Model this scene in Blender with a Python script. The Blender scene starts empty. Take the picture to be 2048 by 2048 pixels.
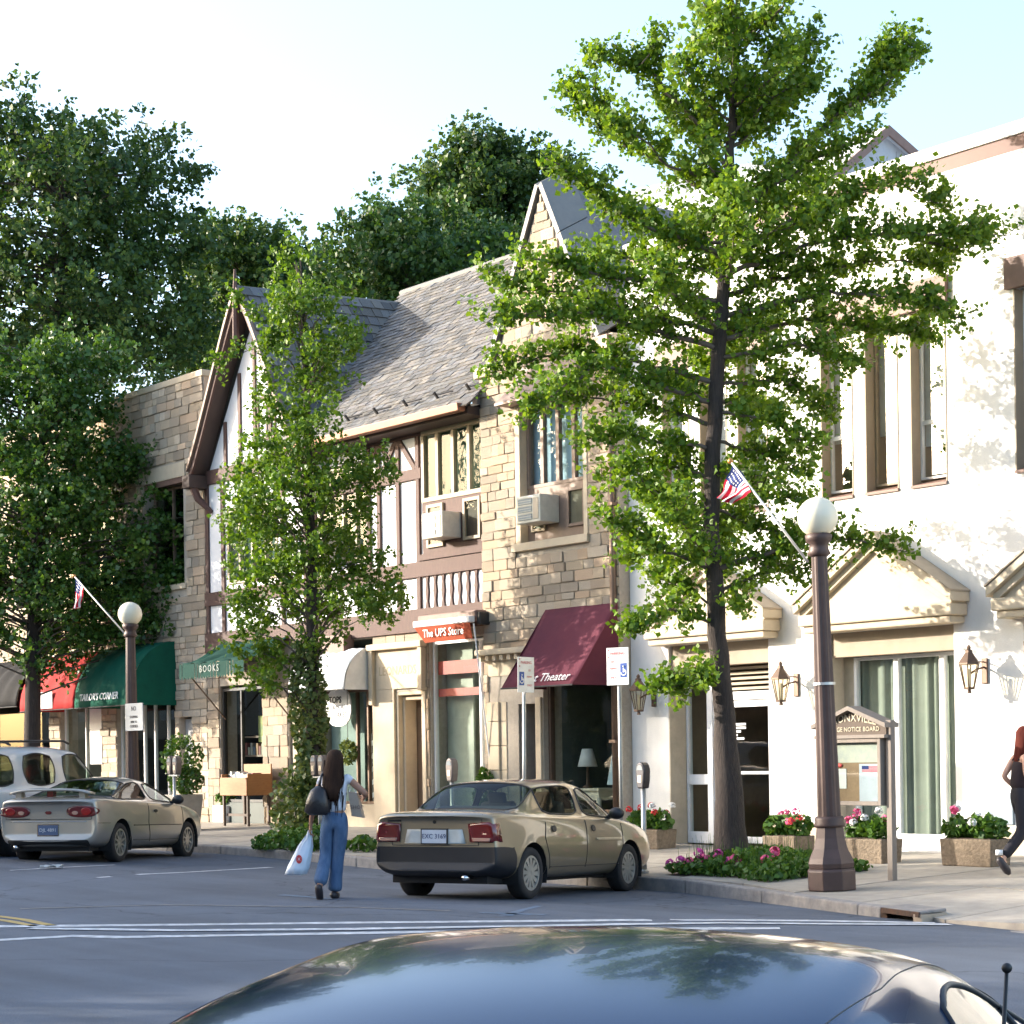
import bpy, bmesh, math, random
import numpy as np
from mathutils import Vector, Matrix
from mathutils.bvhtree import BVHTree
random.seed(7); rng = np.random.default_rng(11)
SC = bpy.context.scene
COL = SC.collection
R = math.radians

# ---------------------------------------------------------------- camera
# world: +X along the shop fronts (to the right), +Y into the shops, Z up; the photographer stands across the street
FPX, CX, CY, RHO, EYE = 4000.0, 1024.0, 1520.0, 0.015, 1.55
TH = math.atan(3174 / FPX)
_fw = Vector((-math.cos(TH), math.sin(TH), 0)); _rt = Vector((math.sin(TH), math.cos(TH), 0)); _up = Vector((0, 0, 1))
_r = _rt * math.cos(RHO) - _up * math.sin(RHO); _u = _up * math.cos(RHO) + _rt * math.sin(RHO)
EYEP = Vector((0, 0, EYE))
cam = bpy.data.cameras.new('camera'); camo = bpy.data.objects.new('camera', cam); COL.objects.link(camo)
cam.sensor_fit = 'HORIZONTAL'; cam.sensor_width = 36; cam.lens = 36 * FPX / 2048
cam.shift_y = (CY - 1024) / 2048; cam.clip_start = 0.1; cam.clip_end = 3000
camo.matrix_world = Matrix(((_r.x, _u.x, -_fw.x, 0), (_r.y, _u.y, -_fw.y, 0), (_r.z, _u.z, -_fw.z, EYE), (0, 0, 0, 1)))
SC.camera = camo
# ---------------------------------------------------------------- sky, sun, exposure
SUNV = Vector((1.2, 1.0, -0.42)).normalized()          # direction the light travels (low evening sun)
wd = bpy.data.worlds.new('World'); SC.world = wd; wd.use_nodes = True
wn = wd.node_tree.nodes; wl = wd.node_tree.links
sky = wn.new('ShaderNodeTexSky'); sky.sky_type = 'NISHITA'; sky.sun_disc = False
sky.sun_elevation = math.asin(-SUNV.z); sky.sun_rotation = math.atan2(-SUNV.x, -SUNV.y) % (2 * math.pi)
sky.altitude = 60; sky.air_density = 1.0; sky.dust_density = 3.2; sky.ozone_density = 1.6
wn['Background'].inputs['Strength'].default_value = 0.15
wl.new(sky.outputs['Color'], wn['Background'].inputs['Color'])
sl = bpy.data.lights.new('sun', 'SUN'); slo = bpy.data.objects.new('sun', sl); COL.objects.link(slo)
sl.energy = 2.5; sl.angle = R(0.55); sl.color = (1.0, 0.92, 0.81)
slo.rotation_euler = SUNV.to_track_quat('-Z', 'Y').to_euler(); slo.location = (-20, -30, 20)
SC.view_settings.view_transform = 'Standard'; SC.view_settings.look = 'None'
SC.view_settings.exposure = 2.15; SC.view_settings.gamma = 1.0; SC.view_settings.use_curve_mapping = False
SC.cycles.max_bounces = 8; SC.cycles.transparent_max_bounces = 16; SC.cycles.caustics_reflective = False; SC.cycles.caustics_refractive = False

# ---------------------------------------------------------------- measuring helpers (real-world points of the street)
K = 2048 / 1932
def ray(px, py): return _fw + _r * ((px - CX) / FPX) - _u * ((py - CY) / FPX)
def W(x, y, Y):                                       # photo reading -> point on the plane at depth Y
    d = ray(x * K, y * K); return EYEP + d * (Y / d.y)
def WX(x, y, X):
    d = ray(x * K, y * K); return EYEP + d * (X / d.x)
def GZ(x, y, z):
    d = ray(x * K, y * K); return EYEP + d * ((z - EYE) / d.z)
KL = [(-160, 17.4), (-28, 17.3), (-20, 17.2), (-17.5, 17.0), (-15.8, 16.15), (-14.2, 15.5), (-13.3, 15.2), (-12.6, 14.95), (-11.8, 14.7), (-9, 13.9), (60, 5)]
def kY(x):
    for (a, b), (c, d) in zip(KL, KL[1:]):
        if a <= x <= c: return b + (d - b) * (x - a) / (c - a)
    return KL[0][1]
YF = 21.5
def rise(x): t = min(1, max(0, (-22 - x) / 8)); return .15 * t * t * (3 - 2 * t)      # the street climbs a little to the left
def rz(y, x=-10): return -0.13 * min(1, max(0, (y - 13) / 4.0)) - 0.13 * min(1, max(0, (3.5 - y) / 4.0)) + rise(x)
def sz(x, y): return rise(x) * .8 + 0.03 + 0.17 * min(1, max(0, (y - kY(x)) / (YF - kY(x))))
def GS(x, y):                                          # photo reading -> point on the pavement
    z = .08
    for _ in range(4):
        p = GZ(x, y, z); z = sz(p.x, p.y)
    return Vector((p.x, p.y, z))
def GR(x, y):
    z = 0
    for _ in range(4):
        p = GZ(x, y, z); z = rz(p.y, p.x)
    return Vector((p.x, p.y, z))

# ---------------------------------------------------------------- materials
MATS = {}
def nt(m):
    m.use_nodes = True; n = m.node_tree.nodes; n.clear(); return n, m.node_tree.links
def M(name, c, rough=.7, metal=0.0, c2=None, ns=5.0, bump=0.0, bs=40.0, rnd=0.0, spec=.5, coat=0.0, sub=None, stretch=None, cols=None, dirt=0.0):
    if name in MATS: return MATS[name]
    m = bpy.data.materials.new(name); n, l = nt(m); MATS[name] = m
    out = n.new('ShaderNodeOutputMaterial'); b = n.new('ShaderNodeBsdfPrincipled'); l.new(b.outputs[0], out.inputs[0])
    b.inputs['Roughness'].default_value = rough; b.inputs['Metallic'].default_value = metal
    b.inputs['Specular IOR Level'].default_value = spec; b.inputs['Coat Weight'].default_value = coat; b.inputs['Coat Roughness'].default_value = .04
    tc = n.new('ShaderNodeTexCoord'); vec = tc.outputs['Object']
    if stretch:
        mp = n.new('ShaderNodeMapping'); mp.inputs['Scale'].default_value = stretch; l.new(vec, mp.inputs[0]); vec = mp.outputs[0]
    no = n.new('ShaderNodeTexNoise'); no.inputs['Scale'].default_value = ns; no.inputs['Detail'].default_value = 6; no.inputs['Roughness'].default_value = .62
    l.new(vec, no.inputs['Vector'])
    mx = n.new('ShaderNodeMix'); mx.data_type = 'RGBA'
    rp = n.new('ShaderNodeMapRange'); rp.inputs[1].default_value = .32; rp.inputs[2].default_value = .7
    l.new(no.outputs[0], rp.inputs[0]); l.new(rp.outputs[0], mx.inputs[0])
    c2 = c2 or tuple(x * .8 for x in c)
    mx.inputs[6].default_value = (*c, 1); mx.inputs[7].default_value = (*c2, 1); colr = mx.outputs[2]
    if rnd or cols:
        oi = n.new('ShaderNodeObjectInfo'); ge = n.new('ShaderNodeNewGeometry')
        ad = n.new('ShaderNodeMath'); ad.operation = 'ADD'; l.new(oi.outputs['Random'], ad.inputs[0]); l.new(ge.outputs['Random Per Island'], ad.inputs[1])
        fr = n.new('ShaderNodeMath'); fr.operation = 'FRACT'; l.new(ad.outputs[0], fr.inputs[0])
        if cols:
            cr = n.new('ShaderNodeValToRGB'); e = cr.color_ramp.elements; cr.color_ramp.interpolation = 'CONSTANT'
            for i, cc in enumerate(cols):
                el = e[i] if i < 2 else e.new(i / len(cols)); el.position = i / len(cols); el.color = (*cc, 1)
            l.new(fr.outputs[0], cr.inputs[0])
            m2 = n.new('ShaderNodeMix'); m2.data_type = 'RGBA'; m2.blend_type = 'MULTIPLY'; m2.inputs[0].default_value = 1
            l.new(colr, m2.inputs[6]); l.new(cr.outputs[0], m2.inputs[7]); colr = m2.outputs[2]
        if rnd:
            m7 = n.new('ShaderNodeMath'); m7.operation = 'MULTIPLY'; m7.inputs[1].default_value = 7.31; l.new(fr.outputs[0], m7.inputs[0])
            f7 = n.new('ShaderNodeMath'); f7.operation = 'FRACT'; l.new(m7.outputs[0], f7.inputs[0])
            mr = n.new('ShaderNodeMapRange'); mr.inputs[3].default_value = 1 - rnd; mr.inputs[4].default_value = 1 + rnd; l.new(f7.outputs[0], mr.inputs[0])
            m3 = n.new('ShaderNodeVectorMath'); m3.operation = 'SCALE'; l.new(colr, m3.inputs[0]); l.new(mr.outputs[0], m3.inputs['Scale']); colr = m3.outputs[0]
    if dirt:
        n2 = n.new('ShaderNodeTexNoise'); n2.inputs['Scale'].default_value = .9; n2.inputs['Detail'].default_value = 8; n2.inputs['Roughness'].default_value = .7
        mp2 = n.new('ShaderNodeMapping'); mp2.inputs['Scale'].default_value = (1.6, 1.6, .35); l.new(tc.outputs['Object'], mp2.inputs[0]); l.new(mp2.outputs[0], n2.inputs['Vector'])
        r2 = n.new('ShaderNodeMapRange'); r2.inputs[1].default_value = .45; r2.inputs[2].default_value = .8; r2.inputs[3].default_value = 1; r2.inputs[4].default_value = 1 - dirt
        l.new(n2.outputs[0], r2.inputs[0]); m4 = n.new('ShaderNodeVectorMath'); m4.operation = 'SCALE'; l.new(colr, m4.inputs[0]); l.new(r2.outputs[0], m4.inputs['Scale']); colr = m4.outputs[0]
    l.new(colr, b.inputs['Base Color'])
    if bump:
        nb = n.new('ShaderNodeTexNoise'); nb.inputs['Scale'].default_value = bs; nb.inputs['Detail'].default_value = 5; l.new(vec, nb.inputs['Vector'])
        bp = n.new('ShaderNodeBump'); bp.inputs['Strength'].default_value = min(1, bump); bp.inputs['Distance'].default_value = .02
        l.new(nb.outputs[0], bp.inputs['Height']); l.new(bp.outputs[0], b.inputs['Normal'])
    return m
def glassmat(name, tint=(.8, .86, .84), ior=1.5, rough=.0, wav=0.0):
    if name in MATS: return MATS[name]
    m = bpy.data.materials.new(name); n, l = nt(m); MATS[name] = m
    out = n.new('ShaderNodeOutputMaterial'); mix = n.new('ShaderNodeMixShader'); t = n.new('ShaderNodeBsdfTransparent'); g = n.new('ShaderNodeBsdfGlossy')
    t.inputs[0].default_value = (*tint, 1); g.inputs['Roughness'].default_value = rough; lw = n.new('ShaderNodeLayerWeight'); lw.inputs[0].default_value = .5; pw = n.new('ShaderNodeMath'); pw.operation = 'POWER'; pw.inputs[1].default_value = 5; l.new(lw.outputs['Facing'], pw.inputs[0])
    f0 = ((ior - 1) / (ior + 1)) ** 2; fr = n.new('ShaderNodeMapRange'); fr.inputs[3].default_value = f0; fr.inputs[4].default_value = 1; l.new(pw.outputs[0], fr.inputs[0])      # Schlick, the same from both sides of the pane
    l.new(fr.outputs[0], mix.inputs[0]); l.new(t.outputs[0], mix.inputs[1]); l.new(g.outputs[0], mix.inputs[2]); l.new(mix.outputs[0], out.inputs[0])
    if wav:
        tc = n.new('ShaderNodeTexCoord'); no = n.new('ShaderNodeTexNoise'); no.inputs['Scale'].default_value = 2.2; l.new(tc.outputs['Object'], no.inputs['Vector'])
        bp = n.new('ShaderNodeBump'); bp.inputs['Strength'].default_value = wav; bp.inputs['Distance'].default_value = .03; l.new(no.outputs[0], bp.inputs['Height'])
        l.new(bp.outputs[0], g.inputs['Normal'])
    return m
def asphaltmat(name):
    m = bpy.data.materials.new(name); n, l = nt(m); MATS[name] = m; out = n.new('ShaderNodeOutputMaterial'); b = n.new('ShaderNodeBsdfPrincipled'); l.new(b.outputs[0], out.inputs[0]); b.inputs['Roughness'].default_value = .82; b.inputs['Specular IOR Level'].default_value = .35
    tc = n.new('ShaderNodeTexCoord'); v = tc.outputs['Object']
    def noise(sc, det=4, rough=.6, st=None):
        x = n.new('ShaderNodeTexNoise'); x.inputs['Scale'].default_value = sc; x.inputs['Detail'].default_value = det; x.inputs['Roughness'].default_value = rough
        if st: mp = n.new('ShaderNodeMapping'); mp.inputs['Scale'].default_value = st; mp.inputs['Rotation'].default_value = (0, 0, .06); l.new(v, mp.inputs[0]); l.new(mp.outputs[0], x.inputs['Vector'])
        else: l.new(v, x.inputs['Vector'])
        return x.outputs[0]
    def rng_(s, a, b_, c, d): r = n.new('ShaderNodeMapRange'); r.inputs[1].default_value = a; r.inputs[2].default_value = b_; r.inputs[3].default_value = c; r.inputs[4].default_value = d; l.new(s, r.inputs[0]); return r.outputs[0]
    def mul(a, b_): x = n.new('ShaderNodeMath'); x.operation = 'MULTIPLY'; l.new(a, x.inputs[0]); l.new(b_, x.inputs[1]); return x.outputs[0]
    f = mul(rng_(noise(90, 2), .3, .7, .72, 1.3), rng_(noise(.35, 6, .65), .3, .7, .80, 1.18)); f = mul(f, rng_(noise(1.0, 5, .6, (.12, 1.3, 1)), .35, .65, .84, 1.12)); f = mul(f, rng_(noise(2.2, 8, .75), .58, .75, 1.0, .72))
    vo = n.new('ShaderNodeTexVoronoi'); vo.feature = 'DISTANCE_TO_EDGE'; vo.inputs['Scale'].default_value = .22; dm = n.new('ShaderNodeVectorMath'); dm.operation = 'ADD'; nz = n.new('ShaderNodeTexNoise'); nz.inputs['Scale'].default_value = 1.1; nz.inputs['Detail'].default_value = 6; l.new(v, nz.inputs['Vector']); l.new(v, dm.inputs[0]); l.new(nz.outputs[1], dm.inputs[1]); l.new(dm.outputs[0], vo.inputs['Vector'])
    f = mul(f, rng_(vo.outputs['Distance'], .0, .006, .5, 1.0))
    sc = n.new('ShaderNodeVectorMath'); sc.operation = 'SCALE'; sc.inputs[0].default_value = (.090, .107, .138); l.new(f, sc.inputs['Scale']); l.new(sc.outputs[0], b.inputs['Base Color'])
    bp = n.new('ShaderNodeBump'); bp.inputs['Strength'].default_value = .45; bp.inputs['Distance'].default_value = .01; l.new(noise(140, 3), bp.inputs['Height']); l.new(bp.outputs[0], b.inputs['Normal']); return m
def leafmat(name, c, c2, tr=.35, rough=.5):
    if name in MATS: return MATS[name]
    m = bpy.data.materials.new(name); n, l = nt(m); MATS[name] = m
    out = n.new('ShaderNodeOutputMaterial'); b = n.new('ShaderNodeBsdfPrincipled'); b.inputs['Roughness'].default_value = rough; b.inputs['Specular IOR Level'].default_value = .4
    t = n.new('ShaderNodeBsdfTranslucent'); mix = n.new('ShaderNodeMixShader'); mix.inputs[0].default_value = tr
    ge = n.new('ShaderNodeNewGeometry'); cr = n.new('ShaderNodeValToRGB'); e = cr.color_ramp.elements
    e[0].color = (*c, 1); e[1].color = (*c2, 1); e[1].position = .9
    l.new(ge.outputs['Random Per Island'], cr.inputs[0]); l.new(cr.outputs[0], b.inputs['Base Color'])
    mu = n.new('ShaderNodeMix'); mu.data_type = 'RGBA'; mu.blend_type = 'MULTIPLY'; mu.inputs[0].default_value = 1; mu.inputs[7].default_value = (1.5, 1.35, .5, 1)
    l.new(cr.outputs[0], mu.inputs[6]); l.new(mu.outputs[2], t.inputs[0])
    l.new(b.outputs[0], mix.inputs[1]); l.new(t.outputs[0], mix.inputs[2]); l.new(mix.outputs[0], out.inputs[0])
    return m

# ---------------------------------------------------------------- mesh builder
ORG = {}
def V(*a): return Vector(a)
class MB:
    def __init__(s): s.v = []; s.f = []; s.m = []
    def poly(s, pts, mi=0):
        i = len(s.v); s.v += [tuple(p) for p in pts]; s.f.append(tuple(range(i, i + len(pts)))); s.m.append(mi); return s
    def raw(s, vs, fs, mi=0):
        i = len(s.v); s.v += [tuple(p) for p in vs]; s.f += [tuple(i + k for k in f) for f in fs]; s.m += [mi] * len(fs); return s
    def hexa(s, p, mi=0):          # 8 corners: bottom 4 (ccw), top 4
        return s.raw(p, [(3, 2, 1, 0), (4, 5, 6, 7), (0, 1, 5, 4), (1, 2, 6, 5), (2, 3, 7, 6), (3, 0, 4, 7)], mi)
    def box(s, x0, x1, y0, y1, z0, z1, mi=0):
        return s.hexa([(x0, y0, z0), (x1, y0, z0), (x1, y1, z0), (x0, y1, z0), (x0, y0, z1), (x1, y0, z1), (x1, y1, z1), (x0, y1, z1)], mi)
    def obox(s, c, a, b, d, mi=0):  # centre and three half vectors
        c, a, b, d = Vector(c), Vector(a), Vector(b), Vector(d)
        return s.hexa([c - a - b - d, c + a - b - d, c + a + b - d, c - a + b - d, c - a - b + d, c + a - b + d, c + a + b + d, c - a + b + d], mi)
    def beam(s, p, q, w, h, up=(0, 0, 1), mi=0):
        p, q = Vector(p), Vector(q); d = q - p; u = Vector(up); a = d.normalized().cross(u).normalized() * (w / 2); b = a.cross(d).normalized() * (h / 2)
        return s.obox((p + q) / 2, d / 2, a, b, mi)
    def prism(s, pts, vec, mi=0):
        n = len(pts); vec = Vector(vec); q = [Vector(p) for p in pts]
        return s.raw(q + [p + vec for p in q], [tuple(range(n))[::-1], tuple(range(n, 2 * n))] + [(i, (i + 1) % n, n + (i + 1) % n, n + i) for i in range(n)], mi)
    def path(s, pts, rad, n=8, mi=0, cap=True):
        pts = [Vector(p) for p in pts]; rad = rad if isinstance(rad, (list, tuple)) else [rad] * len(pts)
        vs = []; fs = []; prev = None
        for i, p in enumerate(pts):
            d = (pts[min(i + 1, len(pts) - 1)] - pts[max(i - 1, 0)]).normalized()
            if prev is None: a = d.orthogonal().normalized()
            else: a = (prev - d * prev.dot(d)).normalized()
            prev = a; b = d.cross(a)
            vs += [p + (a * math.cos(2 * math.pi * k / n) + b * math.sin(2 * math.pi * k / n)) * rad[i] for k in range(n)]
        for i in range(len(pts) - 1):
            fs += [(i * n + k, i * n + (k + 1) % n, (i + 1) * n + (k + 1) % n, (i + 1) * n + k) for k in range(n)]
        if cap: fs += [tuple(range(n))[::-1], tuple(range((len(pts) - 1) * n, len(pts) * n))]
        return s.raw(vs, fs, mi)
    def lathe(s, prof, n=16, c=(0, 0, 0), mi=0, ax=((1, 0, 0), (0, 1, 0), (0, 0, 1)), rot=0.0, cap=True):
        c = Vector(c); A, B, D = map(Vector, ax); vs = []; fs = []
        for r, z in prof: vs += [c + (A * math.cos(rot + 2 * math.pi * k / n) + B * math.sin(rot + 2 * math.pi * k / n)) * r + D * z for k in range(n)]
        for i in range(len(prof) - 1):
            fs += [(i * n + k, i * n + (k + 1) % n, (i + 1) * n + (k + 1) % n, (i + 1) * n + k) for k in range(n)]
        if cap: fs += [tuple(range(n))[::-1], tuple(range((len(prof) - 1) * n, len(prof) * n))]
        return s.raw(vs, fs, mi)
    def ball(s, c, r, n=16, m=10, mi=0):
        r = r if isinstance(r, (tuple, list)) else (r, r, r); c = Vector(c); vs = []; fs = []
        for i in range(m + 1):
            t = math.pi * i / m
            vs += [c + Vector((r[0] * math.sin(t) * math.cos(2 * math.pi * k / n), r[1] * math.sin(t) * math.sin(2 * math.pi * k / n), -r[2] * math.cos(t))) for k in range(n)]
        for i in range(m): fs += [(i * n + k, i * n + (k + 1) % n, (i + 1) * n + (k + 1) % n, (i + 1) * n + k) for k in range(n)]
        return s.raw(vs, fs, mi)
    def grid(s, fn, nu, nv, mi=0):
        i0 = len(s.v)
        for a in range(nu + 1):
            for b in range(nv + 1): s.v.append(tuple(fn(a / nu, b / nv)))
        for a in range(nu):
            for b in range(nv):
                k = i0 + a * (nv + 1) + b; s.f.append((k, k + 1, k + nv + 2, k + nv + 1)); s.m.append(mi)
        return s
    def build(s, name, mats, parent=None, smooth=False, bevel=0.0, local=False, solid=0.0):
        me = bpy.data.meshes.new(name); o0 = Vector((0, 0, 0))
        if parent is not None and not local: o0 = ORG.get(root(parent).name, o0)
        vs = [(x - o0.x, y - o0.y, z - o0.z) for x, y, z in s.v] if o0.length else s.v
        me.from_pydata(vs, [], s.f); mats = mats if isinstance(mats, (list, tuple)) else [mats]
        for m in mats: me.materials.append(m)
        if len(mats) > 1: me.polygons.foreach_set('material_index', s.m)
        if smooth: me.polygons.foreach_set('use_smooth', [True] * len(me.polygons))
        return link(name, me, parent, bevel, solid)
def root(o):
    while o.parent: o = o.parent
    return o
def link(name, me, parent=None, bevel=0.0, solid=0.0):
    ob = bpy.data.objects.new(name, me); COL.objects.link(ob); ob.parent = parent
    if solid:
        md = ob.modifiers.new('thick', 'SOLIDIFY'); md.thickness = solid; md.offset = 0
    if bevel:
        md = ob.modifiers.new('edge', 'BEVEL'); md.width = bevel; md.segments = 2; md.limit_method = 'ANGLE'; md.angle_limit = R(40)
    return ob
def tag(o, label, cat, group=None):
    o['label'] = label; o['category'] = cat
    if group: o['group'] = group
    return o
def thing(name, label, cat, loc=(0, 0, 0), rotz=0.0, group=None):
    o = bpy.data.objects.new(name, None); COL.objects.link(o); o.location = loc; o.rotation_euler = (0, 0, rotz); o.empty_display_size = .2
    ORG[o.name] = Vector(loc); return tag(o, label, cat, group)
def struct(o, kind='structure'): o['kind'] = kind; return o
def copy_tree(o, parent=None):
    c = o.copy(); COL.objects.link(c); c.parent = parent
    for ch in list(o.children): copy_tree(ch, c)
    return c
def text_mesh(txt, size=1.0, depth=.004, space=1.0):
    cu = bpy.data.curves.new('lettering', 'FONT'); cu.body = txt; cu.size = size; cu.extrude = depth / 2; cu.align_x = 'CENTER'; cu.align_y = 'CENTER'; cu.space_character = space
    cu.resolution_u = 2; tmp = bpy.data.objects.new('lettering', cu); COL.objects.link(tmp)
    dg = bpy.context.evaluated_depsgraph_get(); me = bpy.data.meshes.new_from_object(tmp.evaluated_get(dg)); bpy.data.objects.remove(tmp); bpy.data.curves.remove(cu); return me
def lettering(txt, size, at, mat, parent, ex=(1, 0, 0), ey=(0, 0, 1), local=False, space=1.0, depth=.004, bold=0.0, curve=0.0):
    me = text_mesh(txt, size, depth, space); ex, ey = Vector(ex).normalized(), Vector(ey).normalized(); ez = ex.cross(ey); o0 = Vector((0, 0, 0))
    if parent is not None and not local: o0 = ORG.get(root(parent).name, o0)
    at = Vector(at) - o0
    for v in me.vertices:
        c = v.co.copy()
        if curve: c.y -= curve * c.x * c.x
        v.co = at + ex * c.x + ey * c.y + ez * c.z
    me.materials.clear(); me.materials.append(mat); ob = link('lettering', me, parent)
    if bold:
        md = ob.modifiers.new('bold', 'SOLIDIFY'); md.thickness = bold; md.offset = 1
    return ob
def scr_area(c, a, b):
    def pj(p):
        v = Vector(p) - EYEP; z = max(.1, v.dot(_fw)); return (FPX * v.dot(_r) / z, FPX * v.dot(_u) / z)
    x0, y0 = pj(c); x1, y1 = pj(Vector(c) + a); x2, y2 = pj(Vector(c) + b)
    ins = -150 < x0 + 1024 < 2200 and -150 < 1520 - y0 < 2200
    return abs((x1 - x0) * (y2 - y0) - (x2 - x0) * (y1 - y0)) * (1 if ins else .001)
def pieces(name, items, mesh_variants, mat, parent, limit=300, stuff_name=None):
    """items: (centre, half-vectors a, b, c). The 300 that show largest are objects of their own sharing mesh data, the rest one part."""
    items = sorted(items, key=lambda it: -scr_area(it[0], it[1], it[2]))
    o0 = ORG.get(root(parent).name, Vector((0, 0, 0))) if parent else Vector((0, 0, 0))
    for i, (c, a, b, d) in enumerate(items[:limit]):
        me = mesh_variants[i % len(mesh_variants)]; ob = bpy.data.objects.new(name, me); COL.objects.link(ob); ob.parent = parent
        a, b, d = Vector(a), Vector(b), Vector(d); c = Vector(c) - o0
        ob.matrix_local = Matrix(((a.x, b.x, d.x, c.x), (a.y, b.y, d.y, c.y), (a.z, b.z, d.z, c.z), (0, 0, 0, 1)))
    rest = items[limit:]
    if rest:
        mb = MB()
        for i, (c, a, b, d) in enumerate(rest):
            me = mesh_variants[i % len(mesh_variants)]; a, b, d, c = Vector(a), Vector(b), Vector(d), Vector(c)
            mb.raw([c + a * v.co.x + b * v.co.y + d * v.co.z for v in me.vertices], [tuple(p.vertices) for p in me.polygons])
        struct(mb.build(stuff_name or name + '_field', mat, parent), 'stuff')
def unit_block(mat, jag=.08, seed=0, cham=.1):
    r = random.Random(seed); bm = bmesh.new(); bmesh.ops.create_cube(bm, size=2)
    bmesh.ops.bevel(bm, geom=[e for e in bm.edges], offset=cham, segments=1, affect='EDGES', clamp_overlap=True)
    for v in bm.verts: v.co += Vector((r.uniform(-1, 1), r.uniform(-1, 1), r.uniform(-1, 1))) * jag
    me = bpy.data.meshes.new('block'); bm.to_mesh(me); bm.free(); me.materials.append(mat); return me
# ================================================================ the setting
def W2(x, y, Y): return W(x / K, y / K, Y)
m_asph = asphaltmat('asphalt')
m_conc = M('concrete_slab', (.43, .385, .32), .85, c2=(.32, .285, .245), ns=3, bump=.25, bs=90, rnd=.10, dirt=.25)
m_kerb = M('kerb_stone', (.34, .31, .28), .8, c2=(.20, .19, .19), ns=7, bump=.5, bs=60, rnd=.18, dirt=.3)
m_dirt = M('soil', (.07, .05, .035), .95, bump=.8, bs=30)
m_grass = M('grass_ground', (.06, .10, .03), .95, c2=(.10, .09, .05), ns=.3)
m_paint = M('road_paint', (.66, .68, .71), .6, c2=(.24, .26, .29), ns=7)
m_yel = M('yellow_paint', (.55, .36, .07), .6, c2=(.25, .19, .09), ns=9)
m_blue = M('faded_blue_paint', (.10, .17, .27), .7, c2=(.08, .10, .13), ns=7)
m_white = M('white_stucco', (.82, .80, .76), .85, c2=(.76, .74, .70), ns=2, bump=.2, bs=45, dirt=.16)
m_plinth = M('beige_plinth', (.55, .47, .36), .8, ns=6, bump=.1)
m_brown = M('brown_trim', (.20, .115, .088), .6, c2=(.165, .095, .072), ns=8)
m_beige = M('beige_panel', (.55, .46, .33), .7, c2=(.48, .40, .29), ns=6)
m_taupe = M('taupe_panel', (.36, .29, .21), .7, c2=(.31, .25, .18), ns=5)
m_wframe = M('white_frame', (.80, .80, .80), .45, c2=(.74, .74, .75), ns=10)
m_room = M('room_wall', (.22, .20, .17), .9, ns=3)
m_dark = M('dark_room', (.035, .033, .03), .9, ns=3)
m_glass = glassmat('window_glass', (.86, .91, .89), 1.55, .0, .04)
m_glass2 = glassmat('old_glass', (.72, .82, .78), 1.32, .0, .10)
m_glass4 = glassmat('sky_glass', (.8, .88, .9), 1.7, .0, .10)
m_shop = glassmat('shop_glass', (.80, .86, .84), 1.5)
m_black = M('black_metal', (.03, .028, .028), .5)
m_bronze = M('aged_bronze', (.16, .105, .075), .5, .5, ns=12)
m_stone_c = [(1.0, .95, .88), (1.08, 1.0, .88), (.82, .79, .76), (1.1, .95, .82), (.92, .84, .76), (1.0, .98, .94)]
m_stone = M('sandstone_block', (.56, .485, .39), .9, c2=(.42, .36, .295), ns=9, bump=.9, bs=26, rnd=.15, cols=m_stone_c)
m_mortar = M('mortar', (.45, .39, .32), .95, ns=14, bump=.4)
m_lime = M('carved_limestone', (.60, .50, .36), .85, c2=(.50, .41, .30), ns=4, bump=.25, bs=50, dirt=.15)
m_plaster = M('white_plaster', (.80, .78, .78), .85, c2=(.74, .72, .72), ns=4, bump=.1)
m_timber = M('brown_timber', (.10, .049, .038), .7, c2=(.07, .035, .028), ns=6, bump=.35, bs=30, stretch=(6, 6, 1))
m_slate = M('roof_slate', (.165, .16, .152), .75, c2=(.09, .088, .085), ns=16, bump=.4, bs=50, rnd=.35, cols=[(1, 1, 1), (1.12, 1.04, .96), (.88, .92, 1.0), (1.0, .97, 1.0), (.78, .77, .76), (1.22, 1.15, 1.05)])
m_copper = M('copper_gutter', (.28, .13, .08), .5, .4, ns=10)
m_lead = M('lead_flashing', (.20, .19, .175), .6, c2=(.16, .155, .15), ns=4)

struct(MB().poly([(-900, -400, -.4), (300, -400, -.4), (300, 1200, -.4), (-900, 1200, -.4)]).build('ground', m_grass))
mb = MB(); ys = [-400, -.5, 3.5, 8, 13, 15, 17, 18.6, 21]
zs = [rz(y) if y > -1 else -.13 for y in ys]
xs = [-400, -60, -40, -32, -30, -28, -26, -24, -22, -10, 0, 60, 200]
mb.grid(lambda u, v: (xs[round(u * 12)], ys[round(v * 8)], zs[round(v * 8)] + rise(xs[round(u * 12)])), 12, 8)
struct(mb.build('road', m_asph, smooth=True))
# hillside behind the shops
mb = MB()
def hill(u, v):
    x = -260 + 300 * u; y = 36 + 260 * v
    return (x, y, -.3 + 9 * (1 - math.exp(-(y - 36) / 40)) + 2.5 * math.sin(x * .05) * v)
mb.grid(hill, 24, 20); struct(mb.build('hillside', m_grass, smooth=True))

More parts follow.
